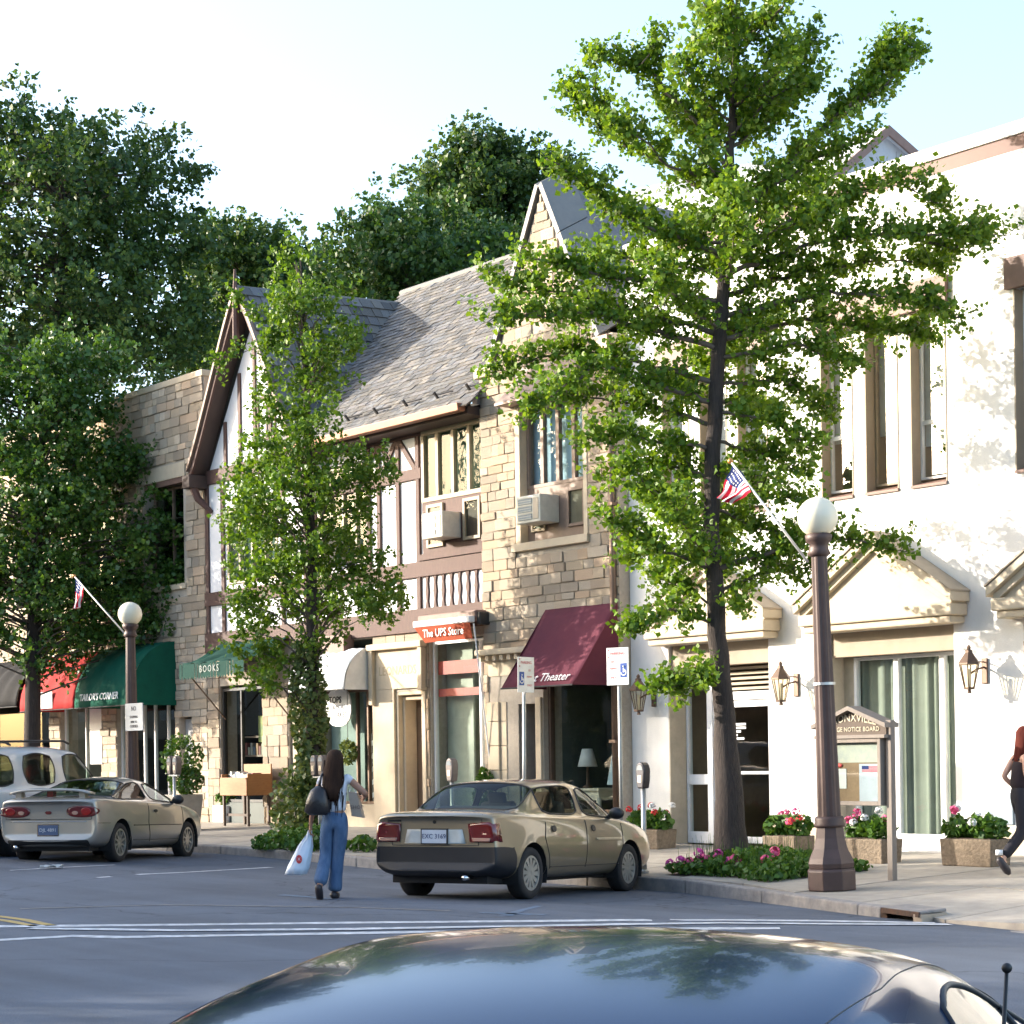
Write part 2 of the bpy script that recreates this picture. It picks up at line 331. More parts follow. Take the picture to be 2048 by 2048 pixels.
# pavement: bedding plus its slabs and kerb stones
fpave = MB(); xs = [-160, -50] + [x for x in np.arange(-48, -14, 2.0)] + [-13.3, -12.6, -11.8, -9]
fpave.grid(lambda u, v: (xs[round(u * (len(xs) - 1))], kY(xs[round(u * (len(xs) - 1))]) + .12 + v * (YF + .4 - kY(xs[round(u * (len(xs) - 1))]) - .12), sz(xs[round(u * (len(xs) - 1))], kY(xs[round(u * (len(xs) - 1))]) + v * (YF + .4 - kY(xs[round(u * (len(xs) - 1))]))) - .045 - (.12 if -12.7 < xs[round(u * (len(xs) - 1))] < -11.7 and v == 0 else 0)), len(xs) - 1, 6)
pave = struct(fpave.build('pavement', M('joint_filler', (.16, .14, .12), .95, ns=20)))
def ramp(x, y): return -.11 * max(0, 1 - abs(x + 12.2) / .75) * max(0, 1 - (y - kY(x)) / 1.5)
BEDS = [(-18.75, -16.9, 17.35, 18.75), (-31.6, -27.6, 17.9, 19.1)]
row = 0; x = -56.0
cells = []
while x < -9:
    w = random.choice([1.5, 1.55, 1.45]); k0 = kY(x + w / 2)
    n = 3
    for j in range(n):
        f0, f1 = j / n, (j + 1) / n
        y = [kY(x) + .2 + (YF - .02 - kY(x) - .2) * f0, kY(x + w) + .2 + (YF - .02 - kY(x + w) - .2) * f0, kY(x + w) + .2 + (YF - .02 - kY(x + w) - .2) * f1, kY(x) + .2 + (YF - .02 - kY(x) - .2) * f1]
        g = .007; xx = [x + g, x + w - g, x + w - g, x + g]; yy = [y[0] + g, y[1] + g, y[2] - g, y[3] - g]
        cxm, cym = x + w / 2, sum(y) / 4; t = random.uniform(-.004, .004)
        b = MB().hexa([(xx[i], yy[i], sz(xx[i], yy[i]) + ramp(xx[i], yy[i]) - .08) for i in range(4)] + [(xx[i], yy[i], sz(xx[i], yy[i]) + ramp(xx[i], yy[i]) + t) for i in range(4)])
        b.build('paving_slab', m_conc, pave)
    x += w
x = -70.0
while x < -9.2:
    w = random.uniform(1.6, 2.4); x1 = min(x + w, -9.1)
    if x1 > -13.3 and x < -13.3: x1 = -13.32
    inlet = -13.4 < x < -12.9
    if inlet: x1 = -12.62
    lo = max(-.0, 0)
    if not (x >= -12.75 and x1 <= -11.7) and not inlet:
        a, b_ = x + .008, x1 - .008; h0, h1 = (.035 + rise(a) * .8, .035 + rise(b_) * .8)
        if abs(a + 11.8) < .5: h0 = -.08
        y0, y1 = kY(a), kY(b_); j = random.uniform(-.006, .006)
        MB().hexa([(a, y0 + j, -.3), (b_, y1 + j, -.3), (b_, y1 + .19, -.3), (a, y0 + .19, -.3), (a, y0 + .015 + j, h0), (b_, y1 + .015 + j, h1), (b_, y1 + .19, h1 + .002), (a, y0 + .19, h0 + .002)]).build('kerb_stone', m_kerb, pave, bevel=.018)
    x = x1
    if -12.75 < x < -11.85: x = -11.8
# storm drain inlet in the kerb
m_rust = M('rusty_iron', (.12, .06, .035), .8, .3, c2=(.05, .04, .035), ns=9, bump=.3)
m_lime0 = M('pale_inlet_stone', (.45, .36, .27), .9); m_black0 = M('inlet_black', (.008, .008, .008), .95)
dr = thing('storm_drain', 'rusty iron storm drain mouth in the kerb beside the brown lamp post', 'drain', (-12.95, 15.1, -.1))
ya, yb = kY(-13.3), kY(-12.63)
MB().hexa([(-13.30, ya + .01, .008), (-12.62, yb + .01, .008), (-12.62, yb + .42, .012), (-13.30, ya + .42, .012), (-13.30, ya + .02, .036), (-12.62, yb + .02, .036), (-12.62, yb + .42, .046), (-13.30, ya + .42, .046)]).build('cover_slab', m_kerb, dr, bevel=.01)
MB().hexa([(-13.30, ya, -.02), (-12.62, yb, -.02), (-12.62, yb + .03, -.02), (-13.30, ya + .03, -.02), (-13.30, ya, .03), (-12.62, yb, .03), (-12.62, yb + .03, .03), (-13.30, ya + .03, .03)]).build('iron_lintel', m_rust, dr)
MB().box(-13.32, -13.24, ya + .02, ya + .4, -.3, .006).build('cheek', m_rust, dr); MB().box(-12.70, -12.60, yb + .02, yb + .4, -.3, .006).build('cheek', m_lime0, dr)
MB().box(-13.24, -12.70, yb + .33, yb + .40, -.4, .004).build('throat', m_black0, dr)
def strip(name, pts, w, mat, z=.004, wob=0):
    mb = MB(); P = [GR(px / K, py / K) for px, py in pts]; fine = []
    for a, b in zip(P, P[1:]):
        n = max(1, int((b - a).length / .7)); fine += [a.lerp(b, i / n) for i in range(n)]
    fine.append(P[-1]); vs = []
    for i, p in enumerate(fine):
        d = fine[min(i + 1, len(fine) - 1)] - fine[max(i - 1, 0)]; nn = Vector((-d.y, d.x, 0)).normalized() * (w / 2 * random.uniform(1 - wob, 1 + wob))
        for q in (p + nn, p - nn): vs.append((q.x, q.y, rz(q.y, q.x) + z))
    mb.raw(vs, [(2 * i, 2 * i + 1, 2 * i + 3, 2 * i + 2) for i in range(len(fine) - 1)])
    return struct(mb.build(name, mat))
strip('crosswalk_line', [(-60, 1854), (350, 1850), (700, 1846), (1240, 1841), (1640, 1842), (1870, 1846)], .22, m_paint, wob=.15)
strip('crosswalk_line', [(60, 1858), (350, 1862), (700, 1859.5), (1240, 1850), (1640, 1849), (1900, 1850)], .20, m_paint, .008, wob=.15)
strip('crosswalk_line', [(-60, 1884), (145, 1872.5), (240, 1875), (700, 1867), (1240, 1859), (1560, 1857)], .22, m_paint, wob=.15)
strip('parking_line', [(195, 1755), (370, 1745), (543, 1735)], .10, m_paint, wob=.3)
strip('parking_line', [(20, 1739), (130, 1734), (230, 1730)], .08, m_paint, wob=.3)
strip('parking_line', [(40, 1818), (330, 1810), (700, 1815), (900, 1822)], .09, M('worn_paint', (.22, .21, .21), .7, c2=(.1, .1, .105), ns=6), wob=.4)
strip('yellow_line', [(-40, 1828), (50, 1840), (105, 1852)], .10, m_yel, wob=.2)
strip('yellow_line', [(-40, 1835), (20, 1843), (70, 1853)], .10, m_yel, wob=.2)
for pts in ([(560, 1790), (690, 1800)], [(1010, 1832), (1080, 1812)], [(960, 1826), (1090, 1830)]): strip('blue_stall_line', pts, .12, m_blue, wob=.3)
# ================================================================ buildings
def wall_boxes(mb, X0, X1, Z0, Z1, Y0, Y1, holes, mi=0):
    xs = sorted({X0, X1} | {min(X1, max(X0, h[0])) for h in holes} | {min(X1, max(X0, h[1])) for h in holes})
    for a, b in zip(xs, xs[1:]):
        zz = [(max(Z0, h[2]), min(Z1, h[3])) for h in holes if h[0] < (a + b) / 2 < h[1]]; z = Z0
        for c, d in sorted(zz):
            if c > z: mb.box(a, b, Y0, Y1, z, c, mi)
            z = max(z, d)
        if z < Z1: mb.box(a, b, Y0, Y1, z, Z1, mi)
def ashlar(X0, X1, Z0, Z1, Y, holes=(), rows=(.12, .23), lens=(.18, .52), proud=(.012, .045), clip=None, joint=.012, seed=1):
    r = random.Random(seed); out = []; z = Z0
    while z < Z1 - .05:
        h = min(r.uniform(*rows), Z1 - z)
        if Z1 - z - h < .1: h = Z1 - z
        a0, a1 = X0, X1
        if clip:
            lo, hi = clip(z), clip(z + h); a0, a1 = max(lo[0], hi[0], X0), min(lo[1], hi[1], X1)
        segs = [(a0, a1)]
        for hx0, hx1, hz0, hz1 in holes:
            if z < hz1 - .02 and z + h > hz0 + .02:
                ns = []
                for s0, s1 in segs:
                    if hx1 <= s0 or hx0 >= s1: ns.append((s0, s1)); continue
                    if hx0 > s0: ns.append((s0, hx0))
                    if hx1 < s1: ns.append((hx1, s1))
                segs = ns
        for s0, s1 in segs:
            x = s0
            while x < s1 - .03:
                w = min(r.uniform(*lens), s1 - x)
                if s1 - x - w < .16: w = s1 - x
                parts = [(z, h)]
                if h > .24 and w < .5 and r.random() < .25: q = h * r.uniform(.4, .6); parts = [(z, q), (z + q, h - q)]
                for zz, hh in parts:
                    pr = r.uniform(*proud); j = joint / 2
                    out.append((Vector((x + w / 2, Y - pr / 2 + .02, zz + hh / 2)), Vector((w / 2 - j, 0, 0)), Vector((0, 0, hh / 2 - j)), Vector((0, (pr + .04) / 2, 0))))
                x += w
        z += h
    return out
BLK = [unit_block(m_stone, .05, i, .12) for i in range(5)]
LBL = [unit_block(m_lime, .02, 20 + i, .06) for i in range(3)]
def bar_frame(x0, x1, z0, z1, y, w, d, cols=1, rows=1, mw=None, xcuts=None, zcuts=None):
    mb = MB(); mw = mw or w * .8
    mb.box(x0, x0 + w, y, y + d, z0, z1); mb.box(x1 - w, x1, y, y + d, z0, z1); mb.box(x0 + w, x1 - w, y + .003, y + d, z0, z0 + w); mb.box(x0 + w, x1 - w, y + .003, y + d, z1 - w, z1)
    xc = xcuts if xcuts is not None else [x0 + (x1 - x0) * i / cols for i in range(1, cols)]
    zc = zcuts if zcuts is not None else [z0 + (z1 - z0) * i / rows for i in range(1, rows)]
    for c in xc: mb.box(c - mw / 2, c + mw / 2, y + .005, y + d - .005, z0 + w, z1 - w)
    for c in zc: mb.box(x0 + w, x1 - w, y + .009, y + d - .009, c - mw / 2, c + mw / 2)
    ex = [x0 + w] + [q for c in xc for q in (c - mw / 2, c + mw / 2)] + [x1 - w]; ez = [z0 + w] + [q for c in zc for q in (c - mw / 2, c + mw / 2)] + [z1 - w]
    cells = [(ex[i], ex[i + 1], ez[j], ez[j + 1]) for i in range(0, len(ex), 2) for j in range(0, len(ez), 2)]
    return mb, cells
def window(parent, x0, x1, z0, z1, y, fm, gm, w=.05, d=.07, cols=1, rows=1, name='window', mw=None, xcuts=None, zcuts=None, tilt=0.004):
    mb, cells = bar_frame(x0, x1, z0, z1, y, w, d, cols, rows, mw, xcuts, zcuts); wo = mb.build(name, fm, parent, bevel=.004)
    for a, b, c, e in cells:
        t = random.uniform(-tilt, tilt); s = random.uniform(-tilt, tilt); yy = y + d * .55
        MB().poly([(a, yy + t, c), (b, yy + s, c), (b, yy - t * .5, e), (a, yy - s * .5, e)]).build('pane', gm, wo)
    return wo
def room(parent, x0, x1, y0, y1, z0, z1, m=None, floor=None):
    mb = MB(); m = m or m_room
    mb.box(x0 - .02, x1 + .02, y1, y1 + .05, z0, z1); mb.box(x0 - .06, x0 - .01, y0, y1, z0, z1); mb.box(x1 + .01, x1 + .06, y0, y1, z0, z1)
    mb.box(x0, x1, y0, y1, z0 - .05, z0 + .002); mb.box(x0, x1, y0, y1, z1, z1 + .05)
    return mb.build('interior', m, parent)
def curtain(parent, x0, x1, z0, z1, y, mat, folds=10, amp=.04):
    mb = MB(); n = folds * 6
    mb.grid(lambda u, v: (x0 + (x1 - x0) * u, y + amp * math.sin(u * folds * 2 * math.pi + math.sin(u * 17) * 1.6 + math.sin(u * 41) * .5) * (.8 + .5 * math.sin(u * 31)), z0 + (z1 - z0) * v), n, 1)
    return mb.build('curtain', mat, parent, smooth=True)
m_glass3 = glassmat('bright_glass', (.9, .94, .94), 2.7)
m_curt = M('green_curtain', (.24, .26, .22), .9, c2=(.19, .21, .175), ns=3)
m_blind = M('white_blind', (.85, .85, .84), .8, ns=3)

# ---------------------------------------------------------------- white stucco building (right)
wb = thing('white_building', 'white stucco two-storey building with brown trim and pedimented openings', 'building', (-17, YF, 0))
def xg(px, py=1000): return W2(px, py, YF).x
WX0, WX1 = -23.98, -8.0
g2 = [(xg(1644), xg(1708)), (xg(1733), xg(1799)), (xg(1824), xg(1896))]
holes = []; ups = []
for dx in (-3.36, 0, 3.42):
    for a, b in g2: holes.append((a + dx, b + dx, 5.24, 7.66)); ups.append((a + dx, b + dx))
DX0, DX1 = -23.1, -20.92; GX0, GX1 = -19.72, -17.45
holes += [(DX0, DX1, 0, 3.3), (GX0, GX1, .22, 3.3), (-16.3, -14.0, .22, 3.3)]
mb = MB(); wall_boxes(mb, WX0, WX1, 0, 9.42, YF, YF + .45, holes); mb.box(WX0, WX0 + .4, YF + .45, 34, 0, 9.42); mb.box(WX0, WX1, 33.6, 34, 0, 9.42)
mb.build('wall', m_white, wb)
MB().box(WX0 + .01, WX1, YF + .012, 34, 9.422, 9.62).build('fascia_band', M('red_brown_band', (.15, .07, .052), .6), wb)
MB().box(WX0 - .03, WX1, YF - .02, 34.02, 9.623, 9.80).build('parapet_cap', m_white, wb, bevel=.01)
for pa, pb_ in ((WX0 + .01, DX0 - .02), (DX1 + .02, GX0), (GX1, -16.3), (-14, WX1)): MB().box(pa, pb_, YF - .025, YF + .1, .05, .56).build('plinth', m_plinth, wb, bevel=.008)
for dx in (-3.36, 0, 3.42):
    MB().box(g2[0][0] - .10 + dx, g2[2][1] + .06 + dx, YF - .07, YF + .02, 7.62, 8.03).build('lintel_panel', m_brown, wb, bevel=.006)
for i, (a, b) in enumerate(ups):
    MB().box(a - .002, a + .02, YF - .008, YF + .44, 5.24, 7.62).build('jamb_liner', m_taupe, wb)
    MB().box(b - .02, b + .002, YF - .008, YF + .44, 5.24, 7.62).build('jamb_liner', m_taupe, wb)
    MB().hexa([(a, YF - .03, 5.2), (b, YF - .03, 5.2), (b, YF + .3, 5.27), (a, YF + .3, 5.27), (a, YF - .03, 5.24), (b, YF - .03, 5.24), (b, YF + .3, 5.33), (a, YF + .3, 5.33)]).build('sill', m_brown, wb)
    k = i % 3
    zc = [6.12] if k != 1 else []
    window(wb, a + .02, b - .02, 5.33, 7.62, YF + .17, m_wframe if k != 1 else m_taupe, m_glass3, .035, .06, zcuts=zc, mw=.06)
    MB().poly([(a + .03, YF + .27, 6.05 - .25 * (k == 2)), (b - .03, YF + .27, 6.05 - .25 * (k == 2)), (b - .03, YF + .27, 7.6), (a + .03, YF + .27, 7.6)]).build('roller_blind', m_blind, wb)
    room(wb, a, b, YF + .45, YF + 1.6, 5.2, 7.7, m_room)
# pedimented hoods over the openings
def pediment(x0, x1, zc0, zc1, zap, y=YF, p=.36):
    ped = MB(); xm = (x0 + x1) / 2
    tri = [(x0 + .1, zc1), (x1 - .1, zc1), (xm, zap - .1)]
    ped.prism([(a, y - p + .10, b) for a, b in tri], (0, p - .11, 0)); po = ped.build('pediment', m_beige, wb)
    c = MB(); c.box(x0, x1, y - p, y - .004, zc0 + .1, zc1 + .005); c.box(x0 + .05, x1 - .05, y - p + .05, y - .006, zc0, zc0 + .098); c.build('cornice', m_beige, po, bevel=.02)
    for s, e in (((x0 - .04, zc1 + .02), (xm, zap)), ((x1 + .04, zc1 + .02), (xm, zap))):
        d = Vector((e[0] - s[0], 0, e[1] - s[1])); n = Vector((-d.z, 0, d.x)).normalized(); n = n if n.z > 0 else -n
        r = MB(); sx = 1 if e[0] > s[0] else -1
        for off, th, yy in ((0, .11, p + .05), (-.10, .10, p - .03)):
            q0 = Vector((s[0], 0, s[1])) + n * off; q1 = Vector((xm, 0, zap)) + n * off
            q1 = Vector((xm, 0, q0.z + (q1.z - q0.z) * (xm - q0.x) / (q1.x - q0.x))); up = Vector((0, 0, th / max(.3, n.z)))
            r.prism([(q0.x, y - yy, q0.z), (q1.x, y - yy, q1.z), (q1.x, y - yy, q1.z + up.z), (q0.x, y - yy, q0.z + up.z)], (0, yy - .01, 0))
        r.build('raking_cornice', [m_beige], po, bevel=.008)
        t = MB(); q0 = Vector((s[0] - .01 * sx, 0, s[1])); q1 = Vector((xm, 0, zap)); z1 = .11 / max(.3, n.z) + .002
        t.prism([(q0.x, y - p - .07, q0.z + z1), (q1.x, y - p - .07, q1.z + z1), (q1.x, y - p - .07, q1.z + z1 + .025), (q0.x, y - p - .07, q0.z + z1 + .025)], (0, p + .06, 0)); t.build('shade_capping', m_taupe, po)  # darker top strip paints the brownish shade along the raking edge
    return po
pediment(-23.28, -20.66, 3.30, 3.56, 4.40); pediment(-19.98, -17.2, 3.30, 3.56, 4.50); pediment(-16.55, -13.8, 3.30, 3.56, 4.50)
for x0, x1 in ((DX0, DX1), (GX0, GX1), (-16.3, -14.0)):
    MB().box(x0 + .03, x1, YF + .05, YF + .2, 2.95, 3.3).build('header_panel', m_taupe, wb, bevel=.01)
    MB().box(x0 - .004, x0 + .02, YF - .01, YF + .44, .2, 3.0).build('jamb_liner', m_plinth, wb)
# entrance doors
ed = MB(); y = YF + .33
X = [DX0 + .03, DX0 + .50, DX0 + .62, DX1 - .26, DX1 - .16, DX1 - .01]
f = MB(); f.box(X[0], X[0] + .05, y, y + .09, .2, 2.96); f.box(X[1], X[2], y, y + .09, .2, 2.96); f.box(X[3], X[4], y, y + .09, .2, 2.96); f.box(X[5] - .03, X[5], y, y + .09, .2, 2.96)
f.box(X[0] + .05, X[1], y + .002, y + .09, .2, .38); f.box(X[0] + .05, X[1], y + .002, y + .09, 1.12, 1.28); f.box(X[4], X[5] - .03, y + .002, y + .09, 1.12, 1.28); f.box(X[4], X[5] - .03, y + .002, y + .09, .2, .38); f.box(X[2], X[3], y + .002, y + .09, 2.42, 2.55)
df = f.build('door_frame', m_wframe, wb, bevel=.006)
for a, b, c, d_ in ((X[0] + .05, X[1], .38, 1.12), (X[0] + .05, X[1], 1.28, 2.96), (X[4], X[5] - .03, .38, 1.12), (X[4], X[5] - .03, 1.28, 2.96)): MB().poly([(a, y + .05, c), (b, y + .05, c), (b, y + .05, d_), (a, y + .05, d_)]).build('pane', m_glass, df)
d, cells = bar_frame(X[2] + .01, X[3] - .01, .22, 2.41, y + .02, .10, .05, zcuts=[1.30], mw=.05); do = d.build('door', m_wframe, wb, bevel=.006)
for a, b, c, e in cells: MB().poly([(a, y + .05, c), (b, y + .05, c), (b, y + .05, e), (a, y + .05, e)]).build('pane', m_glass, do)
MB().path([(X[2] + .12, y - .04, 1.0), (X[2] + .12, y - .04, 1.9)], .014).build('handle', M('steel', (.5, .5, .5), .3, 1), do, smooth=True)
MB().box(X[2] + .1, X[2] + .24, y - .02, y + .01, 1.22, 1.36).build('lock_plate', M('steel', (.5, .5, .5), .3, 1), do)
for k in range(5): MB().box(X[2], X[3], y + .01, y + .07, 2.575 + k * .078, 2.615 + k * .078, 0).build('louvre', m_beige, df)
for k, w_ in enumerate((.24, .24, .13, .06, .2)): MB().box(X[2] + .46, X[2] + .46 + w_, y + .035, y + .044, 2.03 - k * .055, 2.065 - k * .055 ).build('notice_line', m_wframe, do)
room(wb, DX0, DX1, YF + .46, YF + 3, .2, 3.2, M('lobby_wall', (.22, .17, .12), .9))
# large curtained shop window
for a, b in ((GX0, GX1), (-16.3, -14.0)):
    xc = [a + (b - a) * .44, a + (b - a) * .80] if a == GX0 else [a + .8, a + 1.6]
    window(wb, a + .22, b - .005, .38, 2.95, YF + .28, m_wframe, m_glass, .05, .09, xcuts=xc, mw=.09, name='shop_window')
    MB().box(a, a + .22, YF + .3, YF + .36, .2, 2.95).build('side_panel', m_plinth, wb)
    MB().box(a + .22, b, YF + .2, YF + .4, .12, .378).build('sill', m_wframe, wb, bevel=.01)
    curtain(wb, a + .2, b, .38, 2.95, YF + .42, m_curt, 13, .03); room(wb, a, b, YF + .5, YF + 1.5, .2, 3.2, m_room)
vp = MB(); c = W2(1977, 1606, YF); e = W2(2027, 1655, YF); vp.box(c.x, c.x + .42, YF - .035, YF + .01, .60, 1.02); vp.build('grey_blue_rect', M('rect_grey_blue', (.20, .25, .29), .5, .3), wb, bevel=.006)  # flat grey-blue rectangle standing slightly proud of the wall

# ---------------------------------------------------------------- stone gabled building (centre)
YS = 21.28
sb = thing('stone_gable_building', 'narrow sandstone building with steep gable and maroon-awning shop', 'building', (-25.8, YS, 0))
SX0, SX1 = -27.55, -23.99
def sclip(z):
    if z <= 8.32: return (SX0, SX1)
    t = (z - 8.32) / (11.05 - 8.32); return (-27.14 + 1.35 * t, -24.46 - 1.33 * t)
SW = (-26.45, -24.82, 5.22, 7.62); SD = (-26.62, -26.12, .1, 2.5); SS = (-25.95, -24.2, .66, 2.95)
sh = [SW, SD, SS]
mb = MB(); wall_boxes(mb, SX0, SX1, 0, 8.3, YS, YS + .4, sh); mb.prism([(-27.14, YS, 8.3), (-24.46, YS, 8.3), (-25.79, YS, 11.08)], (0, .4, 0)); mb.box(SX0, SX0 + .3, YS + .4, 33, 0, 8.3); mb.box(SX1 - .3, SX1, YS + .4, 33, 0, 8.3)
mb.build('wall', m_mortar, sb)
sh2 = [(SW[0] - .14, SW[1] + .12, SW[2] - .16, 8.0), (-27.42, SD[1] + .02, 0, 3.25), (SS[0] - .12, SS[1] + .06, .1, SS[3])]
pieces('stone_block', ashlar(SX0, SX1, .1, 11.0, YS, sh2, clip=sclip, seed=5), BLK, m_stone, sb)
# side faces of the gable front
sm = MB(); sm.box(SX0 - .004, SX0 + .02, YS + .01, YS + .3, 0, 8.3); sm.build('return_face', m_stone, sb)
# coping and roof behind the gable
A = Vector((-25.79, YS - .08, 11.14)); fl = Vector((-27.2, YS - .08, 8.34)); fr = Vector((-24.38, YS - .08, 8.34)); up = Vector((0, .62, .34))
for p, nm in ((fl, 1), (fr, -1)):
    d = (A - p).normalized(); n = Vector((-d.z, 0, d.x)) if nm == 1 else Vector((d.z, 0, -d.x)); n = n if n.z > 0 else -n
    for k in range(3):
        a = p.lerp(A, k / 3 + .003); b = p.lerp(A, (k + 1) / 3 - .003)
        MB().hexa([a, b, b + up, a + up, a + n * .09, b + n * .09, b + up + n * .09, a + up + n * .09]).build('coping_stone', m_lead, sb)
MB().box(-27.62, -27.1, YS - .1, YS + .3, 8.18, 8.36).build('kneeler', m_lime, sb, bevel=.02); MB().box(-24.5, -23.95, YS - .1, YS + .3, 8.18, 8.36).build('kneeler', m_lime, sb, bevel=.02)
rf = MB(); rf.raw([(-25.79, YS + .4, 11.2), (-25.79, 28, 11.2), (-23.9, 28, 8.2), (-23.9, YS + .4, 8.2), (-27.3, YS + .4, 8.5), (-27.3, 28, 8.5)], [(0, 1, 2, 3), (0, 4, 5, 1)]); rf.build('roof', m_slate, sb)
# window with stone surround, metal hood and air conditioner
s = MB(); s.box(SW[0] - .13, SW[0] + .004, YS - .035, YS + .15, SW[2], 7.66); s.build('window_surround', m_lime, sb, bevel=.01)
MB().box(SW[1] - .004, SW[1] + .1, YS - .02, YS + .15, SW[2], 7.66).build('window_surround', m_lime, sb, bevel=.01)
MB().box(SW[0] - .2, SW[1] + .16, YS - .09, YS + .18, SW[2] - .14, SW[2] - .002).build('sill', m_lime, sb, bevel=.012)
mb = MB(); w3 = [(SW[0] - .28, YS - .34, 7.60), (SW[1] + .2, YS - .34, 7.60), (SW[1] - .1, YS - .03, 8.12), (SW[0] + .25, YS - .03, 8.12)]
mb.raw(w3 + [(SW[0] - .28, YS + .0, 7.60), (SW[1] + .2, YS + .0, 7.60), (SW[0] - .28, YS - .34, 7.56), (SW[1] + .2, YS - .34, 7.56), (SW[1] + .2, YS, 7.56), (SW[0] - .28, YS, 7.56)], [(0, 1, 2, 3), (0, 3, 4), (1, 5, 2), (6, 7, 1, 0), (6, 9, 8, 7)])
mb.build('window_hood', M('hood_metal', (.25, .175, .14), .55, .2, ns=7), sb)
m_wood = M('brown_frame', (.245, .165, .12), .6, ns=8); m_tan = M('tan_frame', (.40, .32, .215), .6, ns=8)
window(sb, SW[0], SW[1], 6.14, 7.56, YS + .12, m_wood, m_glass4, .06, .09, cols=4, mw=.085)
pl = MB(); pl.box(SW[0], SW[1], YS + .13, YS + .2, 5.22, 6.138); pl.build('apron_panel', m_wood, sb)
window(sb, SW[0] + .12, SW[0] + .50, 5.40, 6.02, YS + .085, m_tan, m_glass2, .05, .05); window(sb, SW[1] - .55, SW[1] - .1, 5.40, 6.04, YS + .085, m_wood, m_glass2, .05, .05)
MB().box(SW[0], SW[1], YS + .28, YS + .32, 5.2, 7.6).build('interior', M('painted_sky_reflection', (.42, .54, .60), .8, c2=(.34, .45, .50), ns=3), sb)  # pale blue backing painted to stand for sky reflected in the panes
def aircon(x, y, z, label, w=.62, h=.46, d=.42):
    t = thing('air_conditioner', label, 'air conditioner', (x, y, z), 0, 'window air conditioners')
    mw = M('aircon_case', (.66, .63, .54), .5, ns=9); MB().box(x - w / 2, x + w / 2, y - d, y, z, z + h).build('case', mw, t, bevel=.015)
    g = M('aircon_grille', (.25, .29, .31), .6, ns=20)
    for k in range(3):
        MB().box(x - w / 2 + .05, x + w * .17, y - d - .012, y - d + .01, z + .05 + k * .13, z + .14 + k * .13).build('grille', g, t, bevel=.004)
    MB().box(x + w * .22, x + w * .44, y - d - .01, y - d + .01, z + .05, z + .40).build('side_grille', M('aircon_beige', (.55, .45, .33), .6), t, bevel=.004)
    mb = MB()
    for k in range(9): mb.box(x - w / 2 + .05, x + w * .17, y - d - .016, y - d - .006, z + .062 + k * .0433, z + .07 + k * .0433)
    mb.build('fins', mw, t); return t
aircon(-25.92, YS + .13, 5.50, 'cream air conditioner in the window of the stone gable building')
room(sb, SS[0], SS[1], YS + .2, YS + 3.2, .2, 3.0, M('shop_wall', (.10, .12, .11), .9))
# ground floor: carved doorway and shop window
for i, (x0, x1, y) in enumerate(((-27.42, -27.1, YS - .06), (-27.1, -26.93, YS - .02), (-26.93, -26.78, YS + .06), (-26.78, -26.62, YS + .14))):
    mb = MB(); z = .12; k = 0
    while z < 2.5:
        h = .42; mb.box(x0 + .003, x1 - .003, y, YS + .38, z, min(z + h - .008, 2.55)); z += h
    mb.build('door_surround', m_lime, sb, bevel=.012)
MB().box(-26.12, -25.97, YS - .05, YS + .38, .12, 2.6).build('door_surround', m_lime, sb, bevel=.012)
for k in range(3):   # stepped arch rings over the doorway
    mb = MB(); cxm, r0, r1 = -26.37, .30 + k * .22, .50 + k * .22; n = 9
    pts = [(cxm - r * math.sin(R(90) * q / n) * (1.35 if True else 1), 2.42 + r * .95 * math.cos(R(90) * q / n)) for r in (r1,) for q in range(n + 1)] + [(cxm - r0 * 1.35 * math.sin(R(90) * q / n), 2.42 + r0 * .95 * math.cos(R(90) * q / n)) for q in range(n, -1, -1)]
    mb.prism([(a, YS + .16 - .07 * k, b) for a, b in pts], (0, .2 + .05 * k, 0)); mb.build('arch_ring', m_lime, sb, bevel=.008)
MB().box(-27.42, -26.14, YS - .02, YS + .3, 3.0, 3.26).build('door_head', m_lime, sb)
MB().box(-27.58, -25.9, YS - .20, YS + .1, 3.36, 3.46).build('cornice', m_lime, sb, bevel=.015)
for k in range(8): MB().box(-27.54 + k * .2, -27.45 + k * .2, YS - .15, YS + .1, 3.262, 3.356).build('dentil', m_lime, sb, bevel=.006)
room(sb, -26.62, -26.12, YS + .4, YS + 1.5, .1, 2.5, m_dark)
MB().box(-26.6, -26.14, YS + .45, YS + .5, .15, 2.45).build('door', M('dark_door', (.05, .035, .03), .5), sb)
window(sb, SS[0], SS[1], SS[2], SS[3], YS + .1, m_bronze, m_shop, .06, .1, name='shop_window', tilt=.001)
MB().box(SS[0] - .1, SS[1] + .05, YS - .05, YS + .2, .1, .655).build('stall_riser', m_lime, sb, bevel=.01)
# downspout between the buildings
ds = MB(); ds.path([(-24.06, YS - .07, 8.1), (-24.06, YS - .07, .3)], .055, 10); 
ds2 = ds.build('downspout', m_bronze, sb, smooth=True)
for z in (7.4, 5.6, 3.6, 1.8): MB().box(-24.14, -23.985, YS - .14, YS, z, z + .05).build('pipe_bracket', m_bronze, ds2)
MB().box(-24.16, -23.985, YS - .18, YS, 8.08, 8.34).build('rainwater_head', m_bronze, ds2, bevel=.02)

